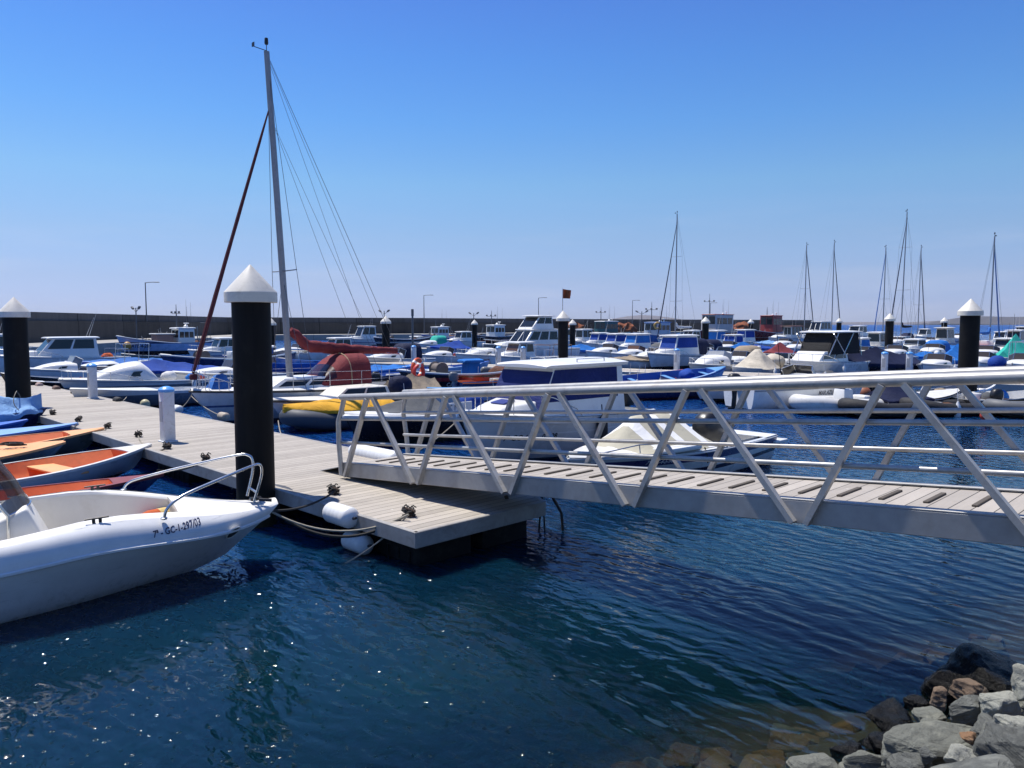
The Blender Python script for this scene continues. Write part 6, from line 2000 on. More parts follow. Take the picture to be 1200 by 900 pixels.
tarp(S, t, cv('grey'), 0.52, 0.92, 0.36, 0.08, 0.42, drop=0.05, seed=1.2, peak=0.2, name='bow_cover', wide=-0.12, sagn=0.0)
bmt = MB(); bmt.box((0.95, 0.03, 0.24), (0.12, 0.93, 0.86), bevel=0.01); bmt.build('name_board', gel(), t)
hull_bt = bpy.data.curves.new('board_lettering', 'FONT'); hull_bt.body = 'T NE'; hull_bt.size = 0.2
tmp = bpy.data.objects.new('tmp', hull_bt); col.objects.link(tmp)
me = bpy.data.meshes.new_from_object(tmp.evaluated_get(bpy.context.evaluated_depsgraph_get())); bpy.data.objects.remove(tmp)
for v in me.vertices: v.co = Vector((0.42 - v.co.x, 0.949, 0.79 + v.co.y))
me.name = 'board_lettering'; me.materials.clear(); me.materials.append(M('grey_lettering', (0.12, 0.12, 0.13), 0.5)); o = bpy.data.objects.new('board_lettering', me); col.objects.link(o); o.parent = t
b = MB(); b.ball(0.36, (-0.75, 0.45, 0.86), (1.1, 0.8, 0.75), 3); b.build('blue_motor_cover', cv('royal'), t, 60)
outboard(S, t)
S = Hull(6.4, 2.1, 0.62, 0.18, 0.25, 0.76, 2.1, 0.7)
t = start('day_sailer', 'long low cream decked day boat between the red yacht and the yellow inflatable', 'sailing dinghy', 0, 0, A_H, S, hm('greywhite'), BOATS, pos=bow_at(312, 471, 0.75, A_H, 6.4))
liner(S, t, gel_old(), 0.05, 0.4, 0.25, inset=0.25); deck(S, t, cream(), 0.4, 0.995, 0.06)
rub_rail(S, t, black(), 0.96, 0.03)
cabin(S, t, cream(), -0.6, 1.4, 0.34, 1.3, sf=0.5, tw=0.85, wincols=2, front=False)
b = MB(); b.ball(0.5, (-1.15, 0.3, 0.95), (0.8, 0.75, 0.75), 3); b.wobble(0.06, 3, 2); b.build('navy_cover', cv('navy'), t, 60)
tarp(S, t, cv('tan'), 0.06, 0.36, 0.5, 0.5, 0.7, drop=0.0, seed=5.5, name='cockpit_cover', wide=-0.25, sagn=0.05)

# ================================================================== THE FLEET (left to right, roughly near to far)
bk = black()
gk = M('grey_cowl', (0.16, 0.165, 0.17), 0.4, dirt=0.3)
wk_ = gel()
bglass = glassmat('dark_boat_glass')
# ---- left, beyond the main pontoon
cabin_boat('white cabin boat partly hidden at the far left behind the pile', -14, 428, A_H, 6.0, 2.3, hull='paleblue', cx=(-1.2, 1.0), ch=1.3)
cabin_boat('white cruiser with black wraparound windows and a flat hardtop, behind the left pile', 72, 437, A_H, 7.4, 2.5, 0.85, 0.25, 'white', cx=(-1.9, 1.5), ch=1.12, sf=0.95, cw=1.9, wv=(0.45, 0.95), wincols=2, trunk=True, over=0.2)
cuddy_boat('small white cuddy boat with a raked grey windscreen, in front of the black windowed cruiser', 84, 449, A_H, 5.0, 1.9, 0.55, 0.25, 'white', dome=0.4, wsm=glassmat('grey_screen', (0.20, 0.20, 0.20), 0.2))
open_boat('dark hulled open boat with a white upturned bow, nearest the left pile', 70, 459, A_H, 4.4, 1.6, 0.45, 'black', inner=gel_old(), rise=0.4, seats=gel())
open_boat('low white and grey open boat moored left of the farther pedestal', 104, 464, A_H, 4.6, 1.7, 0.42, 'black', inner=gel_old(), seats=gel(), rise=0.25)
t, S = cuddy_boat('dark blue boat with a steel roll frame and blue canvas, behind the farther pedestal', 138, 446, A_H, 5.2, 2.0, 0.6, 0.25, 'navy', frame=True, dome=0.3, ws=False)
tarp_boat('boat under a flat bright blue cover behind the white dome cabin boat', 146, 440, A_H, 6.2, 2.0, 0.6, cover='midblue', h=(0.25, 0.1), hm_=0.35)
cuddy_boat('white boat with a smooth dome cabin and dark triangular window, right of the farther pedestal', 172, 466, A_H, 6.4, 2.2, 0.60, 0.22, 'shaded_white', dome=0.75, ws=False, rail=True)
t, S = open_boat('low flat white boat with shade grey sides and small lettering, left of the nearest pedestal', 178, 479, A_H, 5.2, 1.8, 0.55, 'shaded_white', inner=gel(), seats=gel(), fore=0.5)
hull_text(S, t, 'TARA', 1.5, 0.25, 0.2, 1, M('black_lettering', (0.02, 0.02, 0.022), 0.5))
tarp_boat('grey boat under a sloping blue cover, left of the red furled sail', 214, 453, A_H, 6.4, 2.1, 0.62, cover='royal', h=(0.1, 0.35), hm_=0.55, t=(0.05, 0.9), peak=0.75, hull='greywhite')
open_boat('grey white rowing boat in front of the pale blue fishing boat', 196, 430, A_H, 6.0, 1.9, 0.6, 'dullgreen', inner=gel_old(), rise=0.35)
t, S = trawler('pale blue wooden fishing boat with a high bow, pink wheelhouse front and many aerials', 196, 415.5, A_H, 9.2, 3.0, 0.85, 1.0, 'paleblue', hx=(-2.4, -0.7), hh=1.9, mast=2.4, arch=True)
hull_text(S, t, 'ATE-4-289', 3.4, 0.70, 0.42, 1, M('black_lettering', (0.02, 0.02, 0.022), 0.5))
MB().box((1.6, 1.5, 1.1), (0.4, 0, 1.35), bevel=0.06, seg=2).build('pink_deckhouse', M('faded_pink', (0.34, 0.19, 0.15), 0.7, dirt=0.4), t)
MB().box((1.9, 1.8, 0.12), (0.4, 0, 1.96), bevel=0.04).build('deckhouse_roof', gel_old(), t)
p = on_boat(t, (4.0, 1.05, 0.9))
tag(MB().ball(0.36, (0, 0, 0), (1, 1, 1.1), 3).build('buoy_fender', M('amber_buoy', (0.45, 0.23, 0.04), 0.5, dirt=0.3), loc=p), 'amber ball fender at the bow of the pale blue fishing boat', 'fender')
t, S = trawler('dark blue open fishing boat with a high blue bow, behind the red furled sail', 268, 441, A_H, 7.6, 2.4, 0.8, 0.5, 'navy', hx=(-2.6, -1.9), hh=1.0, gear=False, floods=False, hw=1.0, win=False, house=M('blue_box', (0.03, 0.09, 0.35), 0.6, dirt=0.3))
p = on_boat(t, (-0.4, 0.3, 1.15))
tag(MB().box((1.0, 0.65, 0.42), (0, 0, 0), bevel=0.05, seg=2).build('ice_box', gel(), loc=p, rotz=A_H), 'white and blue ice box on the dark blue fishing boat', 'box')
# ---- around the red covered yacht
open_boat('bright blue open fishing skiff behind the nearest pile', 322, 440, A_H, 5.0, 1.8, 0.6, 'blue', inner=gel_old(), seats=gel(), rise=0.3)
open_boat('light blue topped open boat behind the red sprayhood', 372, 437, A_H, 5.6, 1.9, 0.6, 'blue', inner=M('light_blue_inner', (0.12, 0.30, 0.55), 0.5), seats=gel(), rise=0.35)
open_boat('plain blue skiff tied left of the mast foot of the red covered yacht', 300, 432, A_H, 4.6, 1.7, 0.6, 'blue', inner=gel_old(), rise=0.3)
cabin_boat('far white motor yacht with a cabin, above the red sail cover', 428, 405.5, A_H, 7.6, 2.6, 0.8, 0.3, 'whiteblue', cx=(-1.2, 1.4), ch=1.7, cw=2.0, sf=0.8)
open_boat('far white skiff moored below the white motor yacht', 382, 412, A_H, 6.4, 2.2, 0.6, 'white', rise=0.3)
open_boat('white boat with a dark stripe moored left of the pile at the red sail end', 428, 421, A_H, 7.5, 2.3, 0.75, 'whiteblue', seats=gel(), rise=0.2)
open_boat('low white launch between the pile and the second pontoon', 424, 430, A_H, 5.5, 1.9, 0.55, 'greywhite', rise=0.25)
trawler('dark fishing boat with a white band and twin floodlights, beside a black pile', 470, 408, A_H, 8.2, 2.7, 0.9, 0.5, hullmat('dark_white_band', (0.02, 0.022, 0.04), boot=(0.01, 0.01, 0.01), boot_z=0.05, stripe=(0.5, 0.5, 0.5), s0=0.62, s1=0.78), hx=(-2.6, -2.0), hh=0.7, gear=False, floods=True, win=False)
trawler('small fishing boat with a white and blue wheelhouse against the breakwater', 516, 402, A_H, 7.6, 2.6, 0.8, 0.6, 'blue', hx=(-1.0, 1.2), hh=1.9, mast=1.2, floods=False, cross=False)
trawler('dark red fishing boat with a white wheelhouse and leaning derrick, behind a far pile', 572, 403.5, A_H, 9.4, 3.0, 0.9, 0.7, 'redblack', hx=(-2.6, -0.4), hh=2.1, mast=2.2, floods=True)
cuddy_boat('small teal canopied boat below the blue and white fishing boat', 506, 411, A_H, 5.2, 2.0, 0.6, 0.25, 'white', hood='teal', motor=bk, ws=False)
tarp_boat('white speedboat under a royal blue bow cover, right of the tall light post', 532, 418, A_H, 6.4, 2.2, 0.66, cover='royal', h=(0.3, 0.1), hm_=0.8, t=(0.3, 0.95), peak=0.15, hull='greywhite')
open_boat('black open boat left of the speedboat with the royal blue cover', 494, 424, A_H, 5.4, 2.0, 0.6, 'black', rise=0.3, motor=wk_)
rib('grey inflatable with a black motor, right of the royal blue covered speedboat', 574, 415, A_H, 4.2, 1.9, None, 0.26, motor=bk)
rib('long grey inflatable in front of the dark red fishing boat', 596, 411, B_H, 4.4, 1.9, None, 0.26, motor=bk)
open_boat('cream open boat in front of the grey inflatables', 560, 424, A_H, 5.0, 1.9, 0.5, 'whiteblack', inner=cream(), seats=cream(), motor=bk)
# ---- middle
t, S = cabin_boat('large white flybridge motor yacht with raked windows in the middle of the marina', 618, 425, A_H, 9.6, 3.0, 1.0, 0.45, 'white', cx=(-2.6, 1.6), ch=1.35, cw=2.4, sf=1.3, wincols=3, wv=(0.45, 0.92), over=0.1)
cabin(S, t, gel(), -2.0, 0.3, 0.95, 1.9, sf=0.9, sr=0.1, tw=0.9, win=glassmat('dark_boat_glass'), wincols=2, base=2.55, roof=gel(), over=0.25, name='flybridge')
cabin_boat('small white cabin boat with brown windows in front of the flybridge yacht', 607, 433, A_H, 5.4, 2.1, 0.7, 0.25, 'white', glass=glassmat('brown_glass', (0.11, 0.06, 0.035), 0.15), cx=(-0.9, 0.8), ch=0.9)
cuddy_boat('white half cabin cruiser lying low left of the flybridge yacht', 572, 430, A_H, 6.0, 2.2, 0.7, 0.25, 'whitered', dome=0.5, rail=True, wsm=bglass)
S = Hull(6.2, 2.1, 0.6, 0.2, 0.2, 0.8, 2.1, 0.4)
t, S = open_boat('white open launch with varnished wooden rails, left of the near cabin cruiser roof', 640, 431, A_H, 6.4, 2.1, 0.65, 'white', inner=gel_old(), seats=wood(), rail=wood(), nseat=3)
tube_frame(t, -1.6, 0.6, 1.7, 0.75, 1.5, wood(), 'wooden_hoops')
cabin_boat('white cabin boat with pale blue window cover, left of the pile pair by the flag', 648, 414, A_H, 5.8, 2.2, 0.75, 0.3, 'white', cover='bright', cx=(-1.1, 1.0), ch=1.15)
cabin_boat('white cabin boat with navy window cover, leftmost of three right of the flag', 702, 413, A_H, 5.6, 2.2, 0.75, 0.3, 'white', cover='royal', cx=(-0.9, 1.1), ch=1.1)
cabin_boat('white cabin boat with blue window cover, middle of three right of the flag', 722, 416, A_H, 5.6, 2.2, 0.75, 0.3, 'white', cover='royal', cx=(-0.9, 1.1), ch=1.1)
cabin_boat('white cabin boat with bright blue window cover, rightmost of three right of the flag', 746, 420, A_H, 6.0, 2.3, 0.78, 0.3, 'white', cover='bright', cx=(-1.1, 1.2), ch=1.15)
cabin_boat('white box cabin boat just right of the pile pair by the flag', 682, 409, A_H, 5.4, 2.3, 0.8, 0.2, 'white', cx=(-1.2, 0.6), ch=1.4, sf=0.1, wincols=2)
tarp_boat('small boat heaped with light blue tarpaulin right of the pile pair', 678, 420, A_H, 4.6, 1.8, 0.6, cover='bright', h=(0.3, 0.2), hm_=0.6, hull='whiteblue')
cuddy_boat('white speedboat with a beige engine cover left of the royal blue cabin boat', 742, 427, A_H, 5.4, 2.1, 0.6, 0.25, 'white', dome=0.4, wsm=glassmat('brown_glass', (0.11, 0.06, 0.035), 0.15))
tarp_boat('low boat with a tan cover in front of the bright blue cabin boat', 736, 433, A_H, 5.0, 1.9, 0.5, cover='tan', h=(0.2, 0.1), hm_=0.35, hull='white')
t, S = cabin_boat('white cabin boat with royal blue window cover behind the blue rowing boat', 792, 432, A_H, 6.6, 2.3, 0.82, 0.25, 'whiteblack', cover='royal', cx=(-1.5, 1.25), ch=1.22, cw=1.75, sf=0.5, canvas_aft='navy', over=0.16)
hx_ = M('weathered_teak', (0.22, 0.13, 0.07), 0.7, var=0.2, dirt=0.3)
t, S = open_boat('blue and pale blue open rowing boat just above the gangway handrail', 784, 462, R(22), 5.6, 1.9, 0.60, 'paleblue', inner=M('blue_inner', (0.03, 0.10, 0.38), 0.5), seats=M('light_blue_inner', (0.12, 0.30, 0.55), 0.5), rail=M('royal_gunwale', (0.03, 0.13, 0.5), 0.5), nseat=3, rise=0.45)
t.rotation_euler = (R(8), 0, R(22))
b = MB(); b.ball(0.42, (0.8, 0, 0.72), (0.8, 0.8, 0.7), 3); b.wobble(0.1, 3, 4.0); b.build('blue_bundle', cv('royal'), t, 60)
trawler('dark teal fishing boat moored on the breakwater behind the row of three cabin boats', 708, 401, A_H, 11, 3.4, 1.1, 0.7, 'teal', house=M('teal_house', (0.02, 0.10, 0.11), 0.5, dirt=0.3), hx=(-2.2, 1.2), hh=2.5, mast=2.4, hw=2.4, floods=False, boxm=None)
t, S = trawler('blue and white trawler with a yellow life ring on its wheelhouse', 766, 404, A_H, 10, 3.3, 1.1, 0.7, hullmat('trawler_blue', (0.06, 0.20, 0.50), boot=(0.01, 0.012, 0.02), boot_z=0.1), hx=(-2.6, 0.9), hh=2.3, mast=3.0, hw=2.3, house=M('pale_house', (0.45, 0.52, 0.60), 0.5, dirt=0.3), roofm=M('trawler_roof_blue', (0.05, 0.16, 0.42), 0.5))
p = on_boat(t, (1.1, 1.35, 2.7))
tag(MB().tube([(0.42 * math.cos(2 * math.pi * k / 20), 0, 0.42 * math.sin(2 * math.pi * k / 20)) for k in range(20)], 0.13, 8, closed=True).build('life_ring', M('life_ring_yellow', (0.62, 0.38, 0.10), 0.5), loc=p, rotz=0), 'yellow life ring on the front of the blue and white trawler', 'life ring')
t, S = trawler('red and white trawler with a red roof and lattice mast at the breakwater', 836, 400, A_H, 14, 4.0, 1.3, 0.8, 'red', house=M('white_red_house', (0.50, 0.47, 0.45), 0.5, dirt=0.4), hx=(-4.2, 1.8), hh=3.5, mast=3.6, hw=2.9, roofm=M('red_roof', (0.30, 0.035, 0.03), 0.5, dirt=0.3), arch=True, floods=False)
t, S = trawler('dark red fishing boat with an open red gallows, farthest right along the breakwater', 896, 399, A_H, 12, 3.6, 1.2, 0.8, 'red', house=M('red_house', (0.27, 0.03, 0.028), 0.5, dirt=0.4), hx=(-4.2, -0.4), hh=3.5, mast=1.6, hw=2.6, roofm=M('red_roof', (0.30, 0.035, 0.03), 0.5, dirt=0.3), arch=True, floods=False, cross=False)
for px, py, lab in ((671, 391, 'heap of orange brown fishing nets on the breakwater quay left of the teal fishing boat'), (732, 390, 'low heap of rusty red nets on the quay left of the blue trawler'), (868, 391, 'heap of rust red nets on the quay between the two red boats')):
    p = W(px, 393.5, 1.0) if False else WD(px, 391, 178)
    o = MB(); o.ball(1.0, (0, 0, 0.6), (2.6, 1.6, 1.7), 4); o.wobble(0.7, 0.9, px * 0.01)
    for v in o.bm.verts: v.co.z = max(0, v.co.z)
    tag(o.build('net_heap', M('orange_nets', (0.24, 0.075, 0.03), 0.95, var=0.5, scale=2, bump=1.0, bscale=6, bdist=0.1), loc=(p.x, p.y, 1.0)), lab, 'net heap', 'fishing nets on the quay')
# ---- right of middle
cuddy_boat('white cuddy boat with a raked grey screen, right of the blue rowing boat', 838, 444, A_H, 5.4, 2.0, 0.62, 0.25, 'greywhite', dome=0.55, wsm=glassmat('pale_screen', (0.35, 0.36, 0.37), 0.25), rail=True)
t, S = open_boat('boat with a tent shaped cream canvas, left of the black enclosed cruiser', 888, 446, A_H, 5.6, 2.0, 0.55, 'whiteblack', inner=cream(), rise=0.2)
b = MB()
b.loft([[(1.0, 0.95, 0.6), (1.3, 0.0, 0.65), (1.0, -0.95, 0.6), (-0.6, -0.98, 0.6), (-0.7, 0, 0.6), (-0.6, 0.98, 0.6)], [(0.55, 0.5, 1.05), (0.7, 0, 1.05), (0.55, -0.5, 1.05), (-0.35, -0.5, 1.05), (-0.4, 0, 1.05), (-0.35, 0.5, 1.05)], [(0.2, 0.08, 1.62), (0.26, 0, 1.62), (0.2, -0.08, 1.62), (-0.05, -0.08, 1.6), (-0.1, 0, 1.6), (-0.05, 0.08, 1.6)]], True, False, True)
bmesh.ops.subdivide_edges(b.bm, edges=list(b.bm.edges), cuts=3, use_grid_fill=True); b.wobble(0.07, 2.2, 3.0)
b.build('canvas_tent', cv('cream'), t, 60)
b = MB(); b.ball(0.55, (-1.6, 0.1, 0.85), (1.2, 1.0, 0.8), 3); b.wobble(0.09, 2.5, 7.0); b.build('stern_cover', cv('cream'), t, 60)
tarp_boat('boat under a bright blue heaped cover, behind the white cuddy boat', 866, 424, A_H, 6.0, 2.2, 0.66, cover='bright', h=(0.35, 0.2), hm_=0.9, t=(0.05, 0.9), peak=0.4, hull='white', motor=wk_)
cabin_boat('white roofed cabin boat with blue canvas sides, left of the small far pile', 872, 410, A_H, 6.2, 2.4, 0.8, 0.3, 'white', cover='royal', cx=(-1.2, 0.9), ch=1.35, sf=0.15, over=0.25)
tarp_boat('white boat with a dark red cover, left of the black enclosed cruiser', 905, 428, A_H, 6.4, 2.2, 0.68, cover='red', h=(0.5, 0.2), hm_=0.95, t=(0.12, 0.62), peak=0.4, hull='white')
cabin_boat('white pilot boat with a blue strip window cover in front of the red trawler', 836, 414, A_H, 6.6, 2.4, 0.8, 0.3, 'white', cover='bright', cx=(-1.2, 0.6), ch=1.35, over=0.3)
cuddy_boat('white and wood fishing launch below the red trawler', 852, 418, A_H, 5.6, 2.1, 0.65, 0.25, 'white', frame=True, dome=0.35)
cabin_boat('brown roofed fishing launch with open sides behind the red covered boat', 926, 405, A_H, 8.0, 2.7, 0.9, 0.4, 'white', cx=(-2.0, 1.0), ch=1.6, sf=0.1, roofm=M('brown_roof', (0.13, 0.055, 0.035), 0.6, dirt=0.3), over=0.5, wv=(0.3, 0.95), wincols=3, trunk=False)
cuddy_boat('white sports boat with blue trim left of the black enclosed cruiser', 934, 418, A_H, 5.6, 2.1, 0.62, 0.25, 'whiteblue', dome=0.4)
# black enclosed cruiser
S = Hull(7.6, 2.6, 0.86, 0.24, 0.3, 0.88, 2.5, 0.6)
t = start('cabin_cruiser', 'white cruiser with a black canvas enclosure under a white hardtop on silver struts', 'cabin cruiser', 962, 446, A_H, S, hm('whiteblack'), BOATS)
liner(S, t, gel_old(), 0.03, 0.35, 0.3); deck(S, t, gel(), 0.35, 0.995, 0.08)
cabin(S, t, gel(), -1.2, 2.2, 0.55, 1.9, sf=0.9, tw=0.9, wincols=2, v0=0.3, v1=0.75, win=glassmat('dark_boat_glass'), front=False)
cabin(S, t, cv('black'), -2.6, 1.0, 1.0, 2.0, sf=0.75, sr=0.1, tw=0.92, base=1.45, win=cv('black'), wincols=1, v0=0.1, v1=0.9, wname='side_curtain', roof=gel(), over=0.3, name='canvas_enclosure')
for s in (1, -1):
    for p0, p1 in (((1.35, s * 0.95, 1.3), (0.3, s * 0.98, 2.45)), ((-0.4, s * 1.06, 1.35), (0.9, s * 0.98, 2.4)), ((-0.2, s * 1.06, 1.3), (-1.6, s * 1.0, 2.45)), ((-2.6, s * 1.06, 1.2), (-2.4, s * 1.0, 2.45))):
        MB().tube([p0, p1], 0.03, 6).build('hardtop_strut', steel(), t)
bow_rail(S, t, 0.6, 0.35); rub_rail(S, t, gel())
tarp_boat('long boat under a navy cover behind two pedestals, right of the black enclosed cruiser', 1024, 441, R(205), 6.8, 2.1, 0.62, cover='navy', h=(0.3, 0.25), hm_=0.95, t=(0.0, 0.98), peak=0.5, drop=0.25, hull='black')
open_boat('dark inflatable looking boat with white fittings in front of the black enclosed cruiser', 950, 451, R(210), 4.4, 1.8, 0.45, 'black', inner=gel_old(), seats=gel())
t, S = cabin_boat('cream work boat with a tube frame and red cover, below the tallest mast', 1026, 418, A_H, 6.6, 2.4, 0.8, 0.25, 'whitered', cx=(-0.9, 0.7), ch=1.25, sf=0.1, cabm=cream(), wincols=2, trunk=False)
tube_frame(t, -2.6, -0.9, 1.9, 0.8, 2.1, steel())
b = MB(); b.ball(0.8, (-1.9, 0, 1.0), (1.2, 1.0, 0.6), 3); b.wobble(0.1, 2, 3.0); b.build('red_cover', cv('red'), t, 60)
cabin_boat('white boat with a low grey canvas cabin, right of the pile below the tallest mast', 1070, 421, A_H, 5.8, 2.2, 0.72, 0.25, 'white', cover='grey', cx=(-1.0, 1.0), ch=0.8, fore_cover=None)
cabin_boat('cream wheelhouse boat with dark open windows against the sea', 1106, 413, A_H, 6.8, 2.5, 0.85, 0.3, 'white', cx=(-0.9, 1.0), ch=1.55, sf=0.05, cabm=cream(), roofm=cream(), wincols=2, over=0.25, wv=(0.35, 0.9))
tarp_boat('boat with a flat bright blue cover below the cream wheelhouse boat', 1112, 420, A_H, 5.8, 2.1, 0.68, cover='bright', h=(0.3, 0.2), hm_=0.4, hull='white')
tarp_boat('white boat under a smooth bright blue cover, left of the crumpled blue cover', 1082, 432, A_H, 5.2, 2.1, 0.6, cover='bright', h=(0.3, 0.2), hm_=0.5, hull='white', motor=wk_)
tarp_boat('boat under a crumpled bright blue tarpaulin left of the thick right hand pile', 1116, 437, A_H, 5.6, 2.2, 0.6, cover='bright', h=(0.5, 0.2), hm_=1.15, t=(0.02, 0.9), peak=0.35, drop=0.3, hull='white', motor=gk)
cabin_boat('navy sided box cabin boat left of the thick right hand pile', 1136, 408, A_H, 5.6, 2.4, 0.9, 0.2, 'navy', cx=(-1.4, 0.8), ch=1.2, sf=0.05, cabm=M('navy_house', (0.015, 0.04, 0.2), 0.5), roofm=M('navy_house', (0.015, 0.04, 0.2), 0.5))
t, S = tarp_boat('boat under a sea green cover with a steel frame, at the right edge', 1186, 437, A_H, 6.0, 2.4, 0.72, cover='teal', h=(0.8, 0.4), hm_=1.6, t=(0.02, 0.9), peak=0.45, drop=0.25, hull='white')
t, S = cuddy_boat('white boat with a high steel screen frame in front of the sea green cover', 1200, 447, A_H, 5.4, 2.1, 0.7, 0.25, 'white', dome=0.3, frame=True)
p = W(1168, 440, 0.3)
tag(MB().ball(0.42, (0, 0, 0.70), (1, 1, 1.05), 3).wobble(0.05, 2, 1).build('blue_ball_cover', cv('royal'), loc=(p.x, p.y, 0.2)), 'round dark blue covered outboard bundle below the sea green cover', 'cover')
cabin_boat('white cabin boat with red seats far right beyond the green cover', 1188, 416, A_H, 6.6, 2.4, 0.8, 0.3, 'whitered', cx=(-1.0, 0.8), ch=1.4, over=0.3)
cabin_boat('far white motor boat at the right edge against the headland', 1196, 404, A_H, 7.5, 2.6, 0.9, 0.4, 'white', cx=(-2.0, 1.4), ch=1.5, sf=0.9)
cabin_boat('far white motor yacht between the two masts left of the far pile', 958, 399.5, A_H, 9.5, 3.1, 1.2, 0.6, 'white', cx=(-3, 1.8), ch=2.0, sf=1.2, wincols=3, cw=2.5)
cabin_boat('far white launch below the curved davit', 1002, 402, A_H, 8.5, 2.8, 1.0, 0.5, 'white', cx=(-2.2, 1.2), ch=1.5, sf=0.9, cw=2.2)
cuddy_boat('low white boat in front of the far white launch', 1000, 410, A_H, 6.2, 2.3, 0.7, 0.3, 'whiteblue', dome=0.5)
cuddy_boat('white speedboat beside the pile below the tallest mast', 1050, 410, A_H, 6.0, 2.2, 0.66, 0.25, 'white', dome=0.45)
cuddy_boat('small white boat with buoys right of the pile below the tallest mast', 1090, 409, A_H, 5.6, 2.1, 0.62, 0.25, 'white', dome=0.4)
# ---- more of the crowd
cuddy_boat('white sports boat with a navy hood near the tall light post', 462, 433, A_H, 5.6, 2.1, 0.62, 0.25, 'white', dome=0.4, hood='navy')
cabin_boat('small white cabin boat behind the red sprayhood, left of the low white launch', 396, 424, A_H, 5.4, 2.1, 0.7, 0.25, 'white', cx=(-0.9, 0.9), ch=1.0)
cuddy_boat('white speedboat with a raked screen moored behind the mast foot of the red yacht', 346, 424, A_H, 5.6, 2.1, 0.62, 0.25, 'white', dome=0.4)
cabin_boat('white cabin boat showing between the red furled sail and the nearest pile', 262, 424, A_H, 5.6, 2.2, 0.7, 0.25, 'whiteblue', cx=(-0.9, 0.9), ch=1.0)
cuddy_boat('white open bowed boat with steel hoops right of the red furled sail', 268, 457, A_H, 5.0, 1.9, 0.6, 0.25, 'shaded_white', dome=0.3, frame=True)
cuddy_boat('white runabout below the long grey inflatable', 606, 417, A_H, 5.4, 2.1, 0.62, 0.25, 'white', dome=0.4, wsm=bglass, motor=bk)
cabin_boat('white cabin boat with a blue stripe left of the three covered cabin boats', 664, 404, A_H, 6.4, 2.4, 0.8, 0.3, 'whiteblue', cx=(-1.0, 1.0), ch=1.3)
cuddy_boat('white bow rider below the three covered cabin boats', 712, 424, A_H, 5.4, 2.1, 0.62, 0.25, 'white', dome=0.4)
tarp_boat('white boat with a pale flat cover left of the royal blue cabin boat bow', 756, 425, A_H, 5.2, 2.0, 0.6, cover='white', h=(0.2, 0.1), hm_=0.35, hull='white')
cabin_boat('white cabin boat with dark windows right of the lone yacht mast', 808, 412, A_H, 6.4, 2.4, 0.8, 0.3, 'white', cx=(-1.1, 1.0), ch=1.3, sf=0.8)
cuddy_boat('white boat with a navy hood behind the royal blue cabin boat stern', 822, 424, A_H, 5.8, 2.2, 0.66, 0.25, 'white', dome=0.4, hood='navy')
cuddy_boat('white runabout in front of the bright blue heaped cover', 848, 431, A_H, 5.2, 2.0, 0.6, 0.25, 'white', dome=0.4, wsm=bglass)
tarp_boat('low white boat with a royal blue cover left of the dark red cover', 884, 418, A_H, 5.6, 2.1, 0.66, cover='royal', h=(0.2, 0.1), hm_=0.4, hull='white')
cuddy_boat('white speedboat below the brown roofed fishing launch', 918, 413, A_H, 5.8, 2.2, 0.66, 0.25, 'white', dome=0.45)
cabin_boat('white cabin boat with a blue window cover right of the black enclosed cruiser', 1003, 424, A_H, 5.8, 2.2, 0.74, 0.25, 'white', cover='bright', cx=(-1.0, 0.9), ch=0.95)
cuddy_boat('white runabout behind the long navy cover', 1008, 431, A_H, 5.4, 2.1, 0.62, 0.25, 'white', dome=0.45, motor=gk)
cuddy_boat('white speedboat right of the cream work boat with the red cover', 1048, 427, A_H, 5.4, 2.1, 0.62, 0.25, 'white', dome=0.4, motor=wk_)
cabin_boat('far white cabin boat below the open sea, left of the cream wheelhouse boat', 1082, 402.5, A_H, 6.8, 2.5, 0.85, 0.3, 'white', cx=(-1.2, 1.0), ch=1.2, sf=0.8)
cuddy_boat('far white boat right of the cream wheelhouse boat', 1124, 404, A_H, 6.4, 2.4, 0.75, 0.3, 'whiteblue', dome=0.5)
cuddy_boat('white motorboat with a raised outboard below the blue sided yacht', 1154, 428, A_H, 5.4, 2.1, 0.62, 0.25, 'white', dome=0.4, motor=wk_)
cabin_boat('white half cabin boat right of the blue sided yacht', 1176, 424, A_H, 5.8, 2.2, 0.72, 0.25, 'white', cx=(-1.0, 0.9), ch=0.95)
cuddy_boat('low white boat with black outboard in front of the crumpled blue tarpaulin', 1096, 441, A_H, 4.8, 1.9, 0.55, 0.2, 'white', dome=0.3, motor=wk_)
open_boat('white open boat with grey seats left of the thick right hand pile', 1128, 446, A_H, 4.8, 1.9, 0.5, 'white', inner=gel_old(), seats=grey(), motor=wk_)
cuddy_boat('far white launch beside the dark red fishing boat', 914, 404, A_H, 7.0, 2.5, 0.8, 0.3, 'white', dome=0.5)
cuddy_boat('white sports boat with a grey hood left of the royal blue cabin boat', 766, 431, A_H, 5.2, 2.0, 0.6, 0.25, 'white', dome=0.4, hood='grey')
tarp_boat('low boat under a faded cream cover below the lone yacht mast', 778, 418, A_H, 5.4, 2.1, 0.66, cover='cream', h=(0.25, 0.15), hm_=0.5, hull='whiteblue')
cabin_boat('small white cabin boat with blue side curtains in front of the bright blue heaped cover', 858, 416, A_H, 5.6, 2.2, 0.72, 0.25, 'white', cover='royal', cx=(-0.9, 0.9), ch=1.05)
cuddy_boat('white launch with a tan hood left of the cream tent canvas', 866, 438, A_H, 5.0, 1.9, 0.58, 0.22, 'white', dome=0.35, hood='tan')
cuddy_boat('white runabout right of the cream tent canvas', 916, 441, A_H, 4.8, 1.9, 0.55, 0.22, 'white', dome=0.35, wsm=bglass)
tarp_boat('boat under a light blue cover behind the dark red covered boat', 898, 412, A_H, 5.8, 2.2, 0.7, cover='pale', h=(0.25, 0.15), hm_=0.5, hull='white')
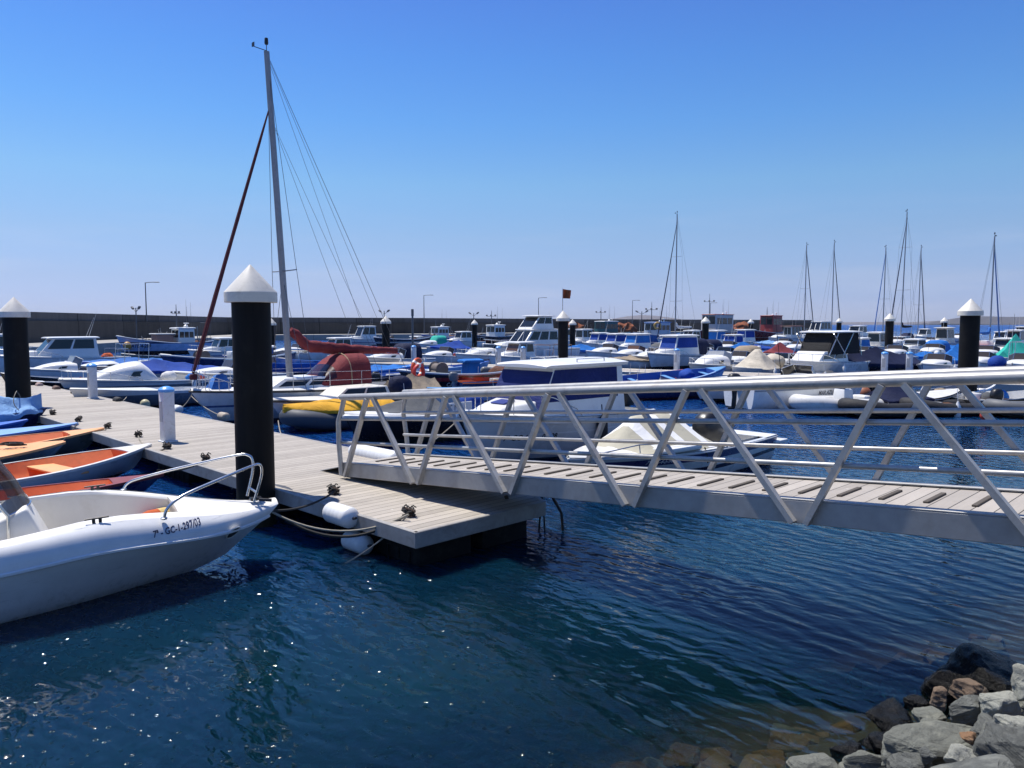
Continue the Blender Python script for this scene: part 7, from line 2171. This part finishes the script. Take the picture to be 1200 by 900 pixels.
cuddy_boat('white angling boat with steel hoops above the long navy cover', 1036, 408, A_H, 5.8, 2.2, 0.68, 0.25, 'white', dome=0.4, frame=True)
cabin_boat('white cabin boat with black side curtains left of the long navy cover', 992, 416, A_H, 5.8, 2.2, 0.74, 0.25, 'white', cover='black', cx=(-0.9, 0.9), ch=0.9)
tarp_boat('white boat under a navy cover beside the smooth bright blue cover', 1062, 432, A_H, 5.0, 2.0, 0.58, cover='navy', h=(0.3, 0.2), hm_=0.45, hull='white')
cuddy_boat('white speedboat with a bright blue hood above the smooth bright blue cover', 1092, 424, A_H, 5.4, 2.1, 0.62, 0.25, 'white', dome=0.4, hood='bright')
cuddy_boat('small white boat with a grey outboard left of the sea green cover', 1148, 438, A_H, 4.8, 1.9, 0.55, 0.22, 'white', dome=0.35, motor=gk)
cabin_boat('white cabin boat with a dark windscreen above the sea green cover', 1172, 409, A_H, 6.2, 2.3, 0.78, 0.3, 'white', cx=(-1.0, 1.0), ch=1.1, sf=0.7)
tarp_boat('low boat with an orange red cover above the blue sided yacht', 1140, 416, A_H, 5.6, 2.1, 0.66, cover='orange', h=(0.2, 0.1), hm_=0.35, hull='white')
cuddy_boat('white boat with a navy hood below the flybridge yacht bow', 586, 422, A_H, 5.4, 2.1, 0.62, 0.25, 'white', dome=0.4, hood='navy')
cabin_boat('white cabin boat left of the far pile by the dark red fishing boat', 542, 408, A_H, 6.0, 2.3, 0.76, 0.3, 'white', cx=(-1.0, 1.0), ch=1.1)
cuddy_boat('white motorboat between the speedboat with the royal blue cover and the cream open boat', 520, 428, A_H, 5.0, 2.0, 0.58, 0.22, 'white', dome=0.35, motor=wk_)
# ---- sailing yachts with masts
def mast_yacht(label, pxm, py, top, L, furl=None, sail=None, lean=0.0, ang=A_H, spread=((0.52, 0.8),), hull='white', hood=None, **kw):
    p = place(pxm, py, 2.6, ang)
    d = p.y
    H = WD(pxm, top, d).z - 1.15
    return yacht(label, 0, 0, ang, L, 2.7, 0.85, hull, H, 0.5, sail, furl, spread, L * 0.4, (lean, 0), hood, pos=p - Vector((math.cos(ang), math.sin(ang), 0)) * 0.5, **kw)
navyf = cv('navy')
mast_yacht('sailing yacht standing alone in the middle of the marina with a dark furled headsail', 791, 407, 251, 9.0, furl=navyf, spread=((0.30, 0.9), (0.66, 0.8)), hood=None, sail='white')
mast_yacht('sailing yacht with the leftmost mast of the right hand group', 942, 402, 287, 8.5, furl=navyf, ang=B_H)
mast_yacht('sailing yacht with a thin mast above the small far pile, furled sail sloping right', 974, 402, 284, 8.5, furl=navyf, ang=B_H, spread=())
mast_yacht('sailing yacht with a mast just left of the tallest one, furled sail sloping left', 1034, 403, 290, 8.5, furl=cv('midblue'), spread=((0.42, 0.8),))
mast_yacht('sailing yacht with the tallest mast and a black sail cover, on the right', 1055, 406, 248, 10.0, furl=navyf, sail='black', spread=((0.38, 0.9), (0.72, 0.8)), lean=-0.6, hood='navy')
mast_yacht('sailing yacht with a mast just right of the tallest one', 1075, 402, 290, 8.0, furl=navyf, ang=B_H, spread=((0.35, 0.8),))
mast_yacht('blue sided sailing yacht with the rightmost mast, behind the sea green cover', 1159, 415, 277, 8.6, furl=cv('midblue'), ang=B_H, hull=hullmat('yacht_blue_side', (0.70, 0.70, 0.68), boot=(0.02, 0.03, 0.05), boot_z=0.2, stripe=(0.04, 0.18, 0.48), s0=0.26, s1=0.72), spread=(), sail='midblue')
# ---- near side of the second pontoon, seen through the gangway
t, S = cuddy_boat('white cuddy boat with a name on its side, seen under the gangway handrail', 942, 479, R(20), 5.6, 2.0, 0.74, 0.22, 'white', dome=0.35, motor=bk, side_window=False)
hull_text(S, t, 'MAR AZUL', -0.2, 0.48, 0.2, -1, M('grey_lettering', (0.12, 0.12, 0.13), 0.5))
t, S = rib('white inflatable with a steering wheel console, moored right of the white cuddy boat', 990, 486, R(200), 4.2, 1.8, gel_old(), 0.24, cons=True)
t, S = tarp_boat('small boat with a dark blue bundled motor cover, seen between the gangway braces', 1074, 483, R(20), 4.0, 1.7, 0.4, cover='navy', h=(0.3, 0.2), hm_=0.75, t=(0.0, 0.45), peak=0.4, hull='black')
rib('low black inflatable beside the navy motor cover', 1040, 490, R(200), 3.6, 1.7, rubber(), 0.22)
t, S = open_boat('grey white dinghy with an upturned bow, seen through the right end of the gangway', 1128, 477, R(25), 3.8, 1.6, 0.5, 'white', inner=M('grey_blue_inner', (0.13, 0.16, 0.22), 0.5), rise=0.4)
rib('black inflatable in front of the upturned grey dinghy', 1112, 488, R(190), 3.4, 1.6, rubber(), 0.2, motor=bk)
open_boat('dark skiff with an orange locker at the right end of the second pontoon', 1180, 482, R(20), 4.2, 1.7, 0.4, 'black', inner=gel_old(), seats=orlt, rise=0.25)
rib('grey inflatable at the right edge below the handrail', 1215, 490, R(190), 3.6, 1.6, None, 0.2)
open_boat('white skiff with a red outboard and small motor, left of the white cuddy boat', 868, 473, R(200), 4.2, 1.7, 0.42, 'whiteblack', inner=gel_old(), motor=M('red_cowl', (0.35, 0.03, 0.02), 0.4))
# ---- near side of the second pontoon, left half
t, S = trawler('dark navy boat with a red rail and white name, beyond the orange life ring', 545, 459, R(205), 6.2, 2.1, 0.62, 0.35, 'redblack', gear=False, floods=False, hx=(-0.6, 0.1), hh=0.9, hw=0.9, win=False, house=cv('bright'), roofm=cv('bright'))
hull_text(S, t, 'CARMEN', 1.1, 0.22, 0.24, 1, wl)
t, S = open_boat('orange and navy skiff with a grey outboard, beside the near cabin cruiser bow', 592, 461, R(25), 4.4, 1.7, 0.5, 'navy', inner=orin, seats=gel(), motor=gk, rail=M('orange_rail', (0.5, 0.1, 0.03), 0.5))
tarp_boat('boat under a grey white cover, right of the orange and navy skiff', 622, 455, R(25), 4.2, 1.7, 0.5, cover='white', h=(0.15, 0.1), hm_=0.3, hull='navy', motor=gk)
open_boat('blue skiff with an orange stern moored on the second pontoon above the navy boat', 530, 444, R(25), 4.4, 1.7, 0.55, 'paleblue', inner=M('blue_inner', (0.03, 0.10, 0.38), 0.5), seats=M('blue_inner', (0.03, 0.10, 0.38), 0.5), rise=0.3)
open_boat('black skiff with two black outboards right of the orange life ring', 500, 458, R(30), 4.4, 1.7, 0.45, 'black', inner=rubber(), motor=bk)
open_boat('dark blue open boat behind the orange life ring', 452, 456, R(30), 5.4, 1.9, 0.55, 'navy', inner=M('blue_inner', (0.03, 0.10, 0.38), 0.5), seats=gel())
tarp_boat('small boat with a bright blue cover left of the orange life ring', 446, 447, R(30), 4.4, 1.7, 0.5, cover='bright', h=(0.2, 0.1), hm_=0.3, hull='dullgreen')
open_boat('yellow and red skiff half hidden behind the near cabin cruiser stern', 752, 457, R(25), 4.6, 1.8, 0.55, 'navy', inner=M('yellow_inner', (0.5, 0.32, 0.06), 0.5), seats=M('red_inner', (0.35, 0.04, 0.03), 0.5), motor=bk)
open_boat('blue skiff moored under the blue rowing boat, seen between the gangway braces', 795, 468, R(20), 5.4, 1.9, 0.55, 'navy', inner=gel_old())
open_boat('blue canvas decked boat seen past the bow of the near cabin cruiser', 566, 482, A_H, 5.0, 1.9, 0.62, 'paleblue', inner=M('light_blue_inner', (0.12, 0.30, 0.55), 0.5), seats=M('light_blue_inner', (0.12, 0.30, 0.55), 0.5), fore=0.5)

# ---- flag, buoys and small things
p = WD(659, 412, 44)
ft = thing('flagstaff', 'thin flagstaff with a brown and orange pennant standing in front of a black pile', 'flagstaff', (p.x, p.y, 0.5), 0)
hz = WD(658, 338, 44).z - 0.5
MB().lathe([(0.03, 0), (0.02, hz)], n=8).build('staff', gel_old(), ft)
b = MB()
rows = []
for i in range(9):
    u = i / 8
    rows.append([(0.02 + 0.46 * u, 0.06 * math.sin(u * 5), hz - 0.03 - 0.08 * u), (0.02 + 0.44 * u, 0.06 * math.sin(u * 5 + 0.5), hz - 0.30 - 0.06 * u), (0.02 + 0.40 * u, 0.06 * math.sin(u * 5 + 0.8), hz - 0.56 - 0.02 * u)])
b.loft(rows, closed=False); bmesh.ops.solidify(b.bm, geom=list(b.bm.faces), thickness=0.006)
b.build('flag', M('brown_flag', (0.30, 0.10, 0.035), 0.8, var=0.4, scale=4), ft, 60)
for px, py, r, lab, m in ((170, 474, 0.16, 'yellow white ball fender at the pontoon edge near the nearest pedestal', M('cream_ball', (0.5, 0.45, 0.25), 0.5, dirt=0.4)),
                       (1155, 487, 0.15, 'red fender floating at the second pontoon, right end', M('red_fender', (0.42, 0.05, 0.03), 0.5)),
                       (1012, 462, 0.28, 'rusty orange ball fender above the white inflatable console', M('rust_ball', (0.30, 0.09, 0.035), 0.6, dirt=0.3)),
                       (612, 458, 0.13, 'small white ball fender beside the grey outboard of the orange skiff', gel_old())):
    p = W(px, py, 0.25)
    tag(MB().ball(r, (0, 0, 0), (1, 1, 1.1), 3).build('ball_fender', m, loc=p), lab, 'fender', 'ball fenders')
# small lumps of fender and rope along the far edge of the main pontoon
for k, (px, py, lab) in enumerate(((46, 452, 'dull pink fender on the far edge of the left pontoon nearest the left pile'), (66, 456, 'brown fender on the far pontoon edge, second from the left pile'), (88, 461, 'grey tyre fender on the far pontoon edge beside the farther pedestal'),
                                   (138, 470, 'dark fender on the far pontoon edge right of the farther pedestal'), (208, 480, 'white fender on the far pontoon edge right of the nearest pedestal'), (262, 489, 'pale fender on the far pontoon edge left of the nearest pile'))):
    p = W(px, py, DECK_Z)
    cyl_fender((p.x, p.y, DECK_Z + 0.02), 0.42, 0.11, VA, lab, (M('pink_fender', (0.40, 0.28, 0.23), 0.6, dirt=0.4), M('brown_fender', (0.16, 0.09, 0.06), 0.7, dirt=0.4), rubber(), rubber(), fw, M('tan_fender', (0.42, 0.35, 0.26), 0.6, dirt=0.4))[k], ribs=3)

# ---- small fenders hanging between the boats: one shape, copied
fproto = None
rnf = random.Random(77)
for o in [o for o in list(col.objects) if o.parent is None and o.get('group') == BOATS]:
    if len(list(o.children)) < 4 or rnf.random() < 0.25: continue
    hull = next((c for c in o.children if c.name.split('.')[0] == 'hull'), None)
    if hull is None or hull.data is None: continue
    xs_ = [v.co.x for v in hull.data.vertices]; ys_ = [v.co.y for v in hull.data.vertices]; zs_ = [v.co.z for v in hull.data.vertices]
    L_, hb_, zt_ = max(xs_) - min(xs_), max(ys_), sum(z for z in zs_ if z > 0) / max(1, len([z for z in zs_ if z > 0]))
    for q in range(rnf.choice((1, 1, 2))):
        x_ = rnf.uniform(-0.32, 0.12) * L_
        loc = on_boat(o, (x_, hb_ * 1.0 + 0.10, zt_ * 0.85))
        if (loc - Vector((0, 0, EYE))).length > 75: continue
        if fproto is None:
            fproto = MB().lathe([(0, -0.3), (0.06, -0.28), (0.1, -0.2), (0.1, 0.18), (0.05, 0.27), (0.03, 0.34), (0, 0.35)], n=12).tube([(0, 0, 0.33), (-0.02, -0.08, 0.75)], 0.01, 4).build('small_fender', fw, angle=50)
            f = fproto
        else:
            f = fproto.copy(); col.objects.link(f)
        f.location = loc
        f.rotation_euler = (0, 0, o.rotation_euler[2] + (0 if q == 0 else 0.2))
        tag(f, 'small white fender hanging on its line at the side of a moored boat', 'fender', 'small white fenders between the boats')

# ---- mooring ropes near the camera
bow = on_boat(wb_, (2.86, -0.12, 0.62))
c1 = W(391, 577, 0.58); c2 = W(479, 603, 0.58)
rope([bow, c1], 0.016, 'dark rope from the big white boat bow to the cleat left of the white fender', ropedark(), sag=0.07)
rope([bow + Vector((0, 0, -0.02)), c2], 0.014, 'long pale rope from the big white boat bow to the cleat at the pontoon corner', sag=0.22)
rope([bow + Vector((0, 0.02, -0.01)), c2 + Vector((-0.02, 0.02, 0))], 0.018, 'long dark rope from the big white boat bow to the cleat at the pontoon corner', ropedark(), sag=0.30)
rope([c2, W(395, 665, -0.05)], 0.010, 'thin pale line running from the corner cleat down into the water', sag=0.06)
for bt, Sx, off, cpx, lab, m in ((d1, S1, 0.52, (126, 501), 'rope from the farther orange dinghy to its cleat', ropem()), (d2, S2, 0.5, (92, 493), 'rope from the rounded orange foredeck to a cleat', ropedark()), (d3, S3, 0.55, (162, 511), 'pale rope from the white hulled orange dinghy to a cleat', ropem()),
                               (d3, S3, 0.5, (196, 525), 'dark rope from the white hulled orange dinghy to the cleat by the nearest pedestal', ropedark()), (d5, S5, 0.46, (92, 493), 'rope from the flat blue boat to its cleat', ropem())):
    rope([on_boat(bt, (Sx.L / 2 - 0.12, 0, off)), W(cpx[0], cpx[1], 0.57)], 0.012, lab, m, sag=0.06)
rope([on_boat(d4, (S4.L / 2 - 0.1, 0, 0.5)), W(241, 539, 0.57)], 0.012, 'dark rope from the red rimmed boat to the cleat left of the nearest pile', ropedark(), sag=0.08)
for (px, py, z, qx, qy, lab) in ((540, 489, 1.0, 468, 540, 'pale rope from the near cabin cruiser bow down to the pontoon'), (664, 545, 0.6, 640, 579, 'pale rope from the day cruiser bow to the pontoon end'),
                                 (326, 493, 0.4, 330, 509, 'short rope from the yellow covered inflatable to the pontoon'), (224, 464, 0.8, 262, 488, 'rope from the red covered yacht bow to the pontoon'),
                                 (150, 462, 0.5, 140, 470, 'rope from the white dome cabin boat to the pontoon'), (225, 462, 0.9, 208, 480, 'second rope from the red covered yacht bow to the pontoon')):
    rope([W(px, py, z), W(qx, qy, 0.5)], 0.013, lab, sag=0.08)

# ================================================================== BOULDERS AT THE SHORE
def stone_mat(key, c, c2, strata=6.0, rough=0.85, wet=False, rot=(0.3, 0.2, 0.4)):
    if key in _mats: return _mats[key]
    m, nt, bs, out = new_mat(key)
    tc = nd(nt, 'ShaderNodeTexCoord')
    mp = nd(nt, 'ShaderNodeMapping'); mp.inputs['Rotation'].default_value = rot; mp.inputs['Scale'].default_value = (1, 1, strata)
    nt.links.new(tc.outputs['Object'], mp.inputs[0])
    n1 = noise_n(nt, mp.outputs[0], 7.0, 8, 0.7, 0.6)
    n2 = noise_n(nt, tc.outputs['Object'], 30, 8, 0.72)
    n3 = noise_n(nt, tc.outputs['Object'], 6, 4, 0.6)
    f = math_n(nt, 'MULTIPLY_ADD', n1, 0.6, math_n(nt, 'MULTIPLY', n2, 0.4))
    cc = mix_n(nt, ramp_n(nt, f, [(0.32, 0.0), (0.66, 1.0)]), tuple(x * 0.55 for x in c), tuple(x * 1.2 for x in c))
    cc = mix_n(nt, ramp_n(nt, n3, [(0.48, 0.0), (0.68, 0.8)]), cc, c2)
    nt.links.new(cc, bs.inputs['Base Color'])
    bs.inputs['Roughness'].default_value = rough
    if wet:
        nt.links.new(math_n(nt, 'MULTIPLY_ADD', n2, 0.4, 0.05), bs.inputs['Roughness'])
        bs.inputs['Specular IOR Level'].default_value = 0.16
    b1 = bump_n(nt, None, n1, 1.0, 0.035)
    n4 = noise_n(nt, tc.outputs['Object'], 120, 6, 0.7)
    bump_n(nt, bs, n4, 0.8, 0.006, b1)
    _mats[key] = m
    return m
st_grey = stone_mat('slate_grey_stone', (0.17, 0.175, 0.145), (0.24, 0.24, 0.19))
st_pale = stone_mat('pale_stone', (0.34, 0.34, 0.285), (0.26, 0.27, 0.23), strata=1.6)
st_str = stone_mat('banded_stone', (0.13, 0.135, 0.12), (0.24, 0.245, 0.21), strata=11, rot=(0.2, 0.9, 0.3))
st_brown = stone_mat('brown_stone', (0.19, 0.13, 0.085), (0.13, 0.115, 0.09), strata=2)
st_och = stone_mat('ochre_stone', (0.27, 0.15, 0.075), (0.24, 0.19, 0.13), strata=1.5)
st_wet = stone_mat('wet_black_stone', (0.007, 0.007, 0.007), (0.012, 0.011, 0.008), strata=3, wet=True)
st_sub = stone_mat('algae_stone', (0.17, 0.095, 0.032), (0.06, 0.06, 0.03), strata=1.5)
def rock(label, px, py, z, w, h, dpt, m, seed, rz=0.0, tilt=(0, 0), npts=16, pos=None, rough=1.0, group=None, name='boulder'):
    rnd = random.Random(seed)
    b = MB()
    pts = []
    for _ in range(npts):
        v = Vector((rnd.gauss(0, 1), rnd.gauss(0, 1), rnd.gauss(0, 1))).normalized()
        v = Vector(tuple(math.copysign(abs(q) ** 0.75, q) for q in v)) * rnd.uniform(0.85, 1.05)
        pts.append(b.bm.verts.new(v))
    r = bmesh.ops.convex_hull(b.bm, input=pts)
    bmesh.ops.delete(b.bm, geom=[v for v in b.bm.verts if not v.link_faces], context='VERTS')
    bmesh.ops.bevel(b.bm, geom=list(b.bm.edges), offset=0.07, segments=1, affect='EDGES', clamp_overlap=True)
    bmesh.ops.delete(b.bm, geom=[v for v in b.bm.verts if not v.link_faces], context='VERTS')
    bmesh.ops.triangulate(b.bm, faces=list(b.bm.faces))
    sdir = Vector((rnd.gauss(0, 0.5), rnd.gauss(0, 0.5), 1)).normalized()
    for _ in range(4 if pos is None else 2):
        bmesh.ops.subdivide_edges(b.bm, edges=[e for e in b.bm.edges if e.calc_length() > 0.10], cuts=1)
        bmesh.ops.triangulate(b.bm, faces=list(b.bm.faces))
    for v in b.bm.verts:
        n = v.co.normalized()
        q = v.co + Vector((seed * 3.1, seed * 1.3, 0))
        lay = noise.noise(Vector((q.x * 0.7, q.y * 0.7, q.z * 5.0)))
        sc_ = (v.co.dot(sdir) * 3.2 + noise.noise(q * 1.3) * 0.9) % 1.0
        lay += -0.9 * max(0.0, 1 - abs(sc_ - 0.5) / 0.07) * (0.4 + 0.6 * abs(noise.noise(q * 2.1))) + 0.5 * (sc_ - 0.5)
        v.co += n * (noise.noise(q * 1.7) * 0.10 + noise.noise(q * 5) * 0.035 + lay * 0.05 + noise.noise(q * 13) * 0.012) * rough
    for v in b.bm.verts:
        v.co = Vector((v.co.x * w / 2, v.co.y * dpt / 2, v.co.z * h / 2))
    o = b.build(name, m, None, 18)
    p = pos if pos is not None else W(px, py, z)
    if pos is None: o.scale = (1.04, 1.04, 1.12)
    o.location = p
    o.rotation_euler = (tilt[0], tilt[1], rz)
    return tag(o, label, 'boulder', group)
RG = 'boulders of the shore embankment'
R_ = [
 ('large black wet boulder at the water edge, right of the frame', 1168, 805, 0.06, 0.90, 0.50, 0.75, st_wet, 3, 0.3, (0.1, 0.1)),
 ('black wet boulder sloping into the water, left of the largest wet one', 1118, 812, 0.02, 0.55, 0.34, 0.5, st_wet, 8, -0.3, (0.0, 0.2)),
 ('pale smooth rounded boulder on top of the heap', 1174, 828, 0.36, 0.28, 0.25, 0.24, st_pale, 12, 0.2, (0, 0)),
 ('brown block boulder beside the wet black rock', 1104, 820, 0.16, 0.19, 0.17, 0.18, st_brown, 21, 0.1, (0, 0)),
 ('olive brown boulder between the brown block and the pale boulder', 1134, 811, 0.20, 0.26, 0.16, 0.24, st_brown, 22, 0.5, (0, 0.1)),
 ('jagged banded boulder left of the pale rounded boulder', 1130, 833, 0.24, 0.30, 0.21, 0.22, st_str, 31, -0.3, (0.1, -0.35)),
 ('small grey brown boulder above the dark wet ledge', 1087, 840, 0.14, 0.25, 0.14, 0.22, st_grey, 33, 0.1, (0, 0.1)),
 ('long flat grey slab above the front boulder', 1112, 855, 0.20, 0.58, 0.15, 0.30, st_grey, 41, 0.15, (0.15, -0.1)),
 ('dark wet ledge rock at the waterline left of the heap', 1050, 846, 0.02, 0.42, 0.26, 0.36, st_wet, 44, 0.4, (0, 0)),
 ('broad flat grey green boulder in the front of the heap', 1088, 880, 0.20, 0.72, 0.26, 0.40, st_grey, 51, 0.1, (0.25, 0.0)),
 ('dark striped slab leaning at the lower right corner', 1180, 884, 0.36, 0.42, 0.30, 0.42, st_str, 53, -0.5, (0.2, 0.5)),
 ('pale slab right of the long flat slab', 1190, 853, 0.40, 0.28, 0.16, 0.24, st_pale, 57, 0.2, (0.1, 0.2)),
 ('low grey boulder half awash at the lower edge of the picture', 955, 906, -0.03, 0.36, 0.18, 0.28, st_grey, 61, 0.2, (0, 0)),
 ('flat dark grey boulder at the bottom edge between two pale ones', 1016, 904, 0.04, 0.36, 0.18, 0.26, st_grey, 63, -0.2, (0.1, 0)),
 ('small ochre stone wedged above the front boulder', 1137, 868, 0.28, 0.13, 0.10, 0.12, st_och, 67, 0, (0, 0)),
 ('beige block at the bottom edge of the heap', 1128, 897, 0.30, 0.27, 0.20, 0.22, st_pale, 71, 0.1, (0.1, 0)),
 ('grey boulder cut by the right edge of the picture', 1204, 804, 0.38, 0.22, 0.30, 0.24, st_pale, 73, 0.4, (0, 0)),
 ('small dark stone in the gap of the front boulder', 1086, 886, 0.30, 0.10, 0.12, 0.10, st_str, 77, 0.2, (0, 0)),
 ('dark brown wet stone under the long flat slab', 1062, 862, 0.04, 0.26, 0.18, 0.22, st_wet, 81, 0.2, (0, 0)),
 ('dark stone filling the gap behind the front boulder', 1040, 876, 0.03, 0.28, 0.18, 0.24, st_wet, 83, 0.4, (0, 0.1)),
 ('banded stone between the long flat slab and the pale slab', 1160, 858, 0.30, 0.26, 0.2, 0.24, st_str, 87, 0.8, (0.1, 0)),
 ('dark stone in the hollow below the pale rounded boulder', 1150, 846, 0.18, 0.24, 0.2, 0.24, st_wet, 89, 0.1, (0, 0)),
 ('grey stone beside the right edge below the wet black boulder', 1196, 836, 0.26, 0.26, 0.2, 0.24, st_grey, 91, 0.3, (0, 0)),
 ('dark grey stone at the bottom edge left of the beige block', 1066, 902, 0.16, 0.34, 0.22, 0.26, st_str, 93, 0.6, (0, 0.1)),
 ('dark stone under the right end of the front boulder', 1146, 884, 0.14, 0.30, 0.22, 0.28, st_grey, 95, 0.2, (0, 0)),
 ('wet dark stone at the waterline by the low grey boulder', 996, 886, -0.02, 0.28, 0.16, 0.22, st_wet, 97, 0.5, (0, 0)),
 ('wet dark stone at the waterline by the flat dark boulder', 1024, 872, -0.02, 0.30, 0.18, 0.24, st_wet, 98, 0.9, (0, 0)),
 ('wet stone glinting at the waterline below the brown block', 1075, 826, 0.03, 0.20, 0.12, 0.18, st_wet, 79, 0, (0, 0)),
]
for lab, px, py, z, w, h, dd, m, sd, rz, tl in R_:
    rock(lab, px, py, z, w, h, dd, m, sd, rz, tl, group=RG)
# the rest of the bank, mostly outside the picture
rnd = random.Random(9)
for k in range(34):
    s = rnd.uniform(-4.5, 7.5); d = rnd.uniform(-2.9, -0.15)
    p = SH0 + SHD * s + SHN * d
    v = (p - Vector((0, 0, 0)))
    if v.y > 0.3:
        px = 600 + 900 * p.x / p.y
        dep = (EYE - 0.3) * 900 / max(p.y, 0.1) + 380
        if dep < 905 and px < 1205:
            continue
    w = rnd.uniform(0.3, 0.65)
    rock('grey boulder of the embankment outside the photographed corner', 0, 0, 0, w, w * rnd.uniform(0.5, 0.8), w * rnd.uniform(0.7, 1.0), rnd.choice([st_grey, st_pale, st_str, st_brown]), 100 + k, rnd.uniform(0, 6), (rnd.uniform(-.4, .4), rnd.uniform(-.4, .4)), pos=Vector((p.x, p.y, bank_z(d) + w * 0.12)), group='embankment boulders beyond the picture')
# stones under the water
for k in range(90):
    px = rnd.uniform(720, 1180); py = rnd.uniform(815, 900) if px < 1000 else rnd.uniform(700, 800)
    p = W(px, py, 0)
    d = (p - SH0).dot(SHN)
    if d < 0.1 or d > 1.9: continue
    w = rnd.uniform(0.14, 0.42)
    rock('brown stone showing through the shallow water off the boulders', 0, 0, 0, w, w * 0.6, w * 0.85, rnd.choice([st_sub, st_sub, st_brown, st_str]), 300 + k, rnd.uniform(0, 6), (0, 0), pos=Vector((p.x, p.y, min(-0.12 - w * 0.26, bank_z(d) + w * 0.1))), group='submerged stones', name='submerged_stone')
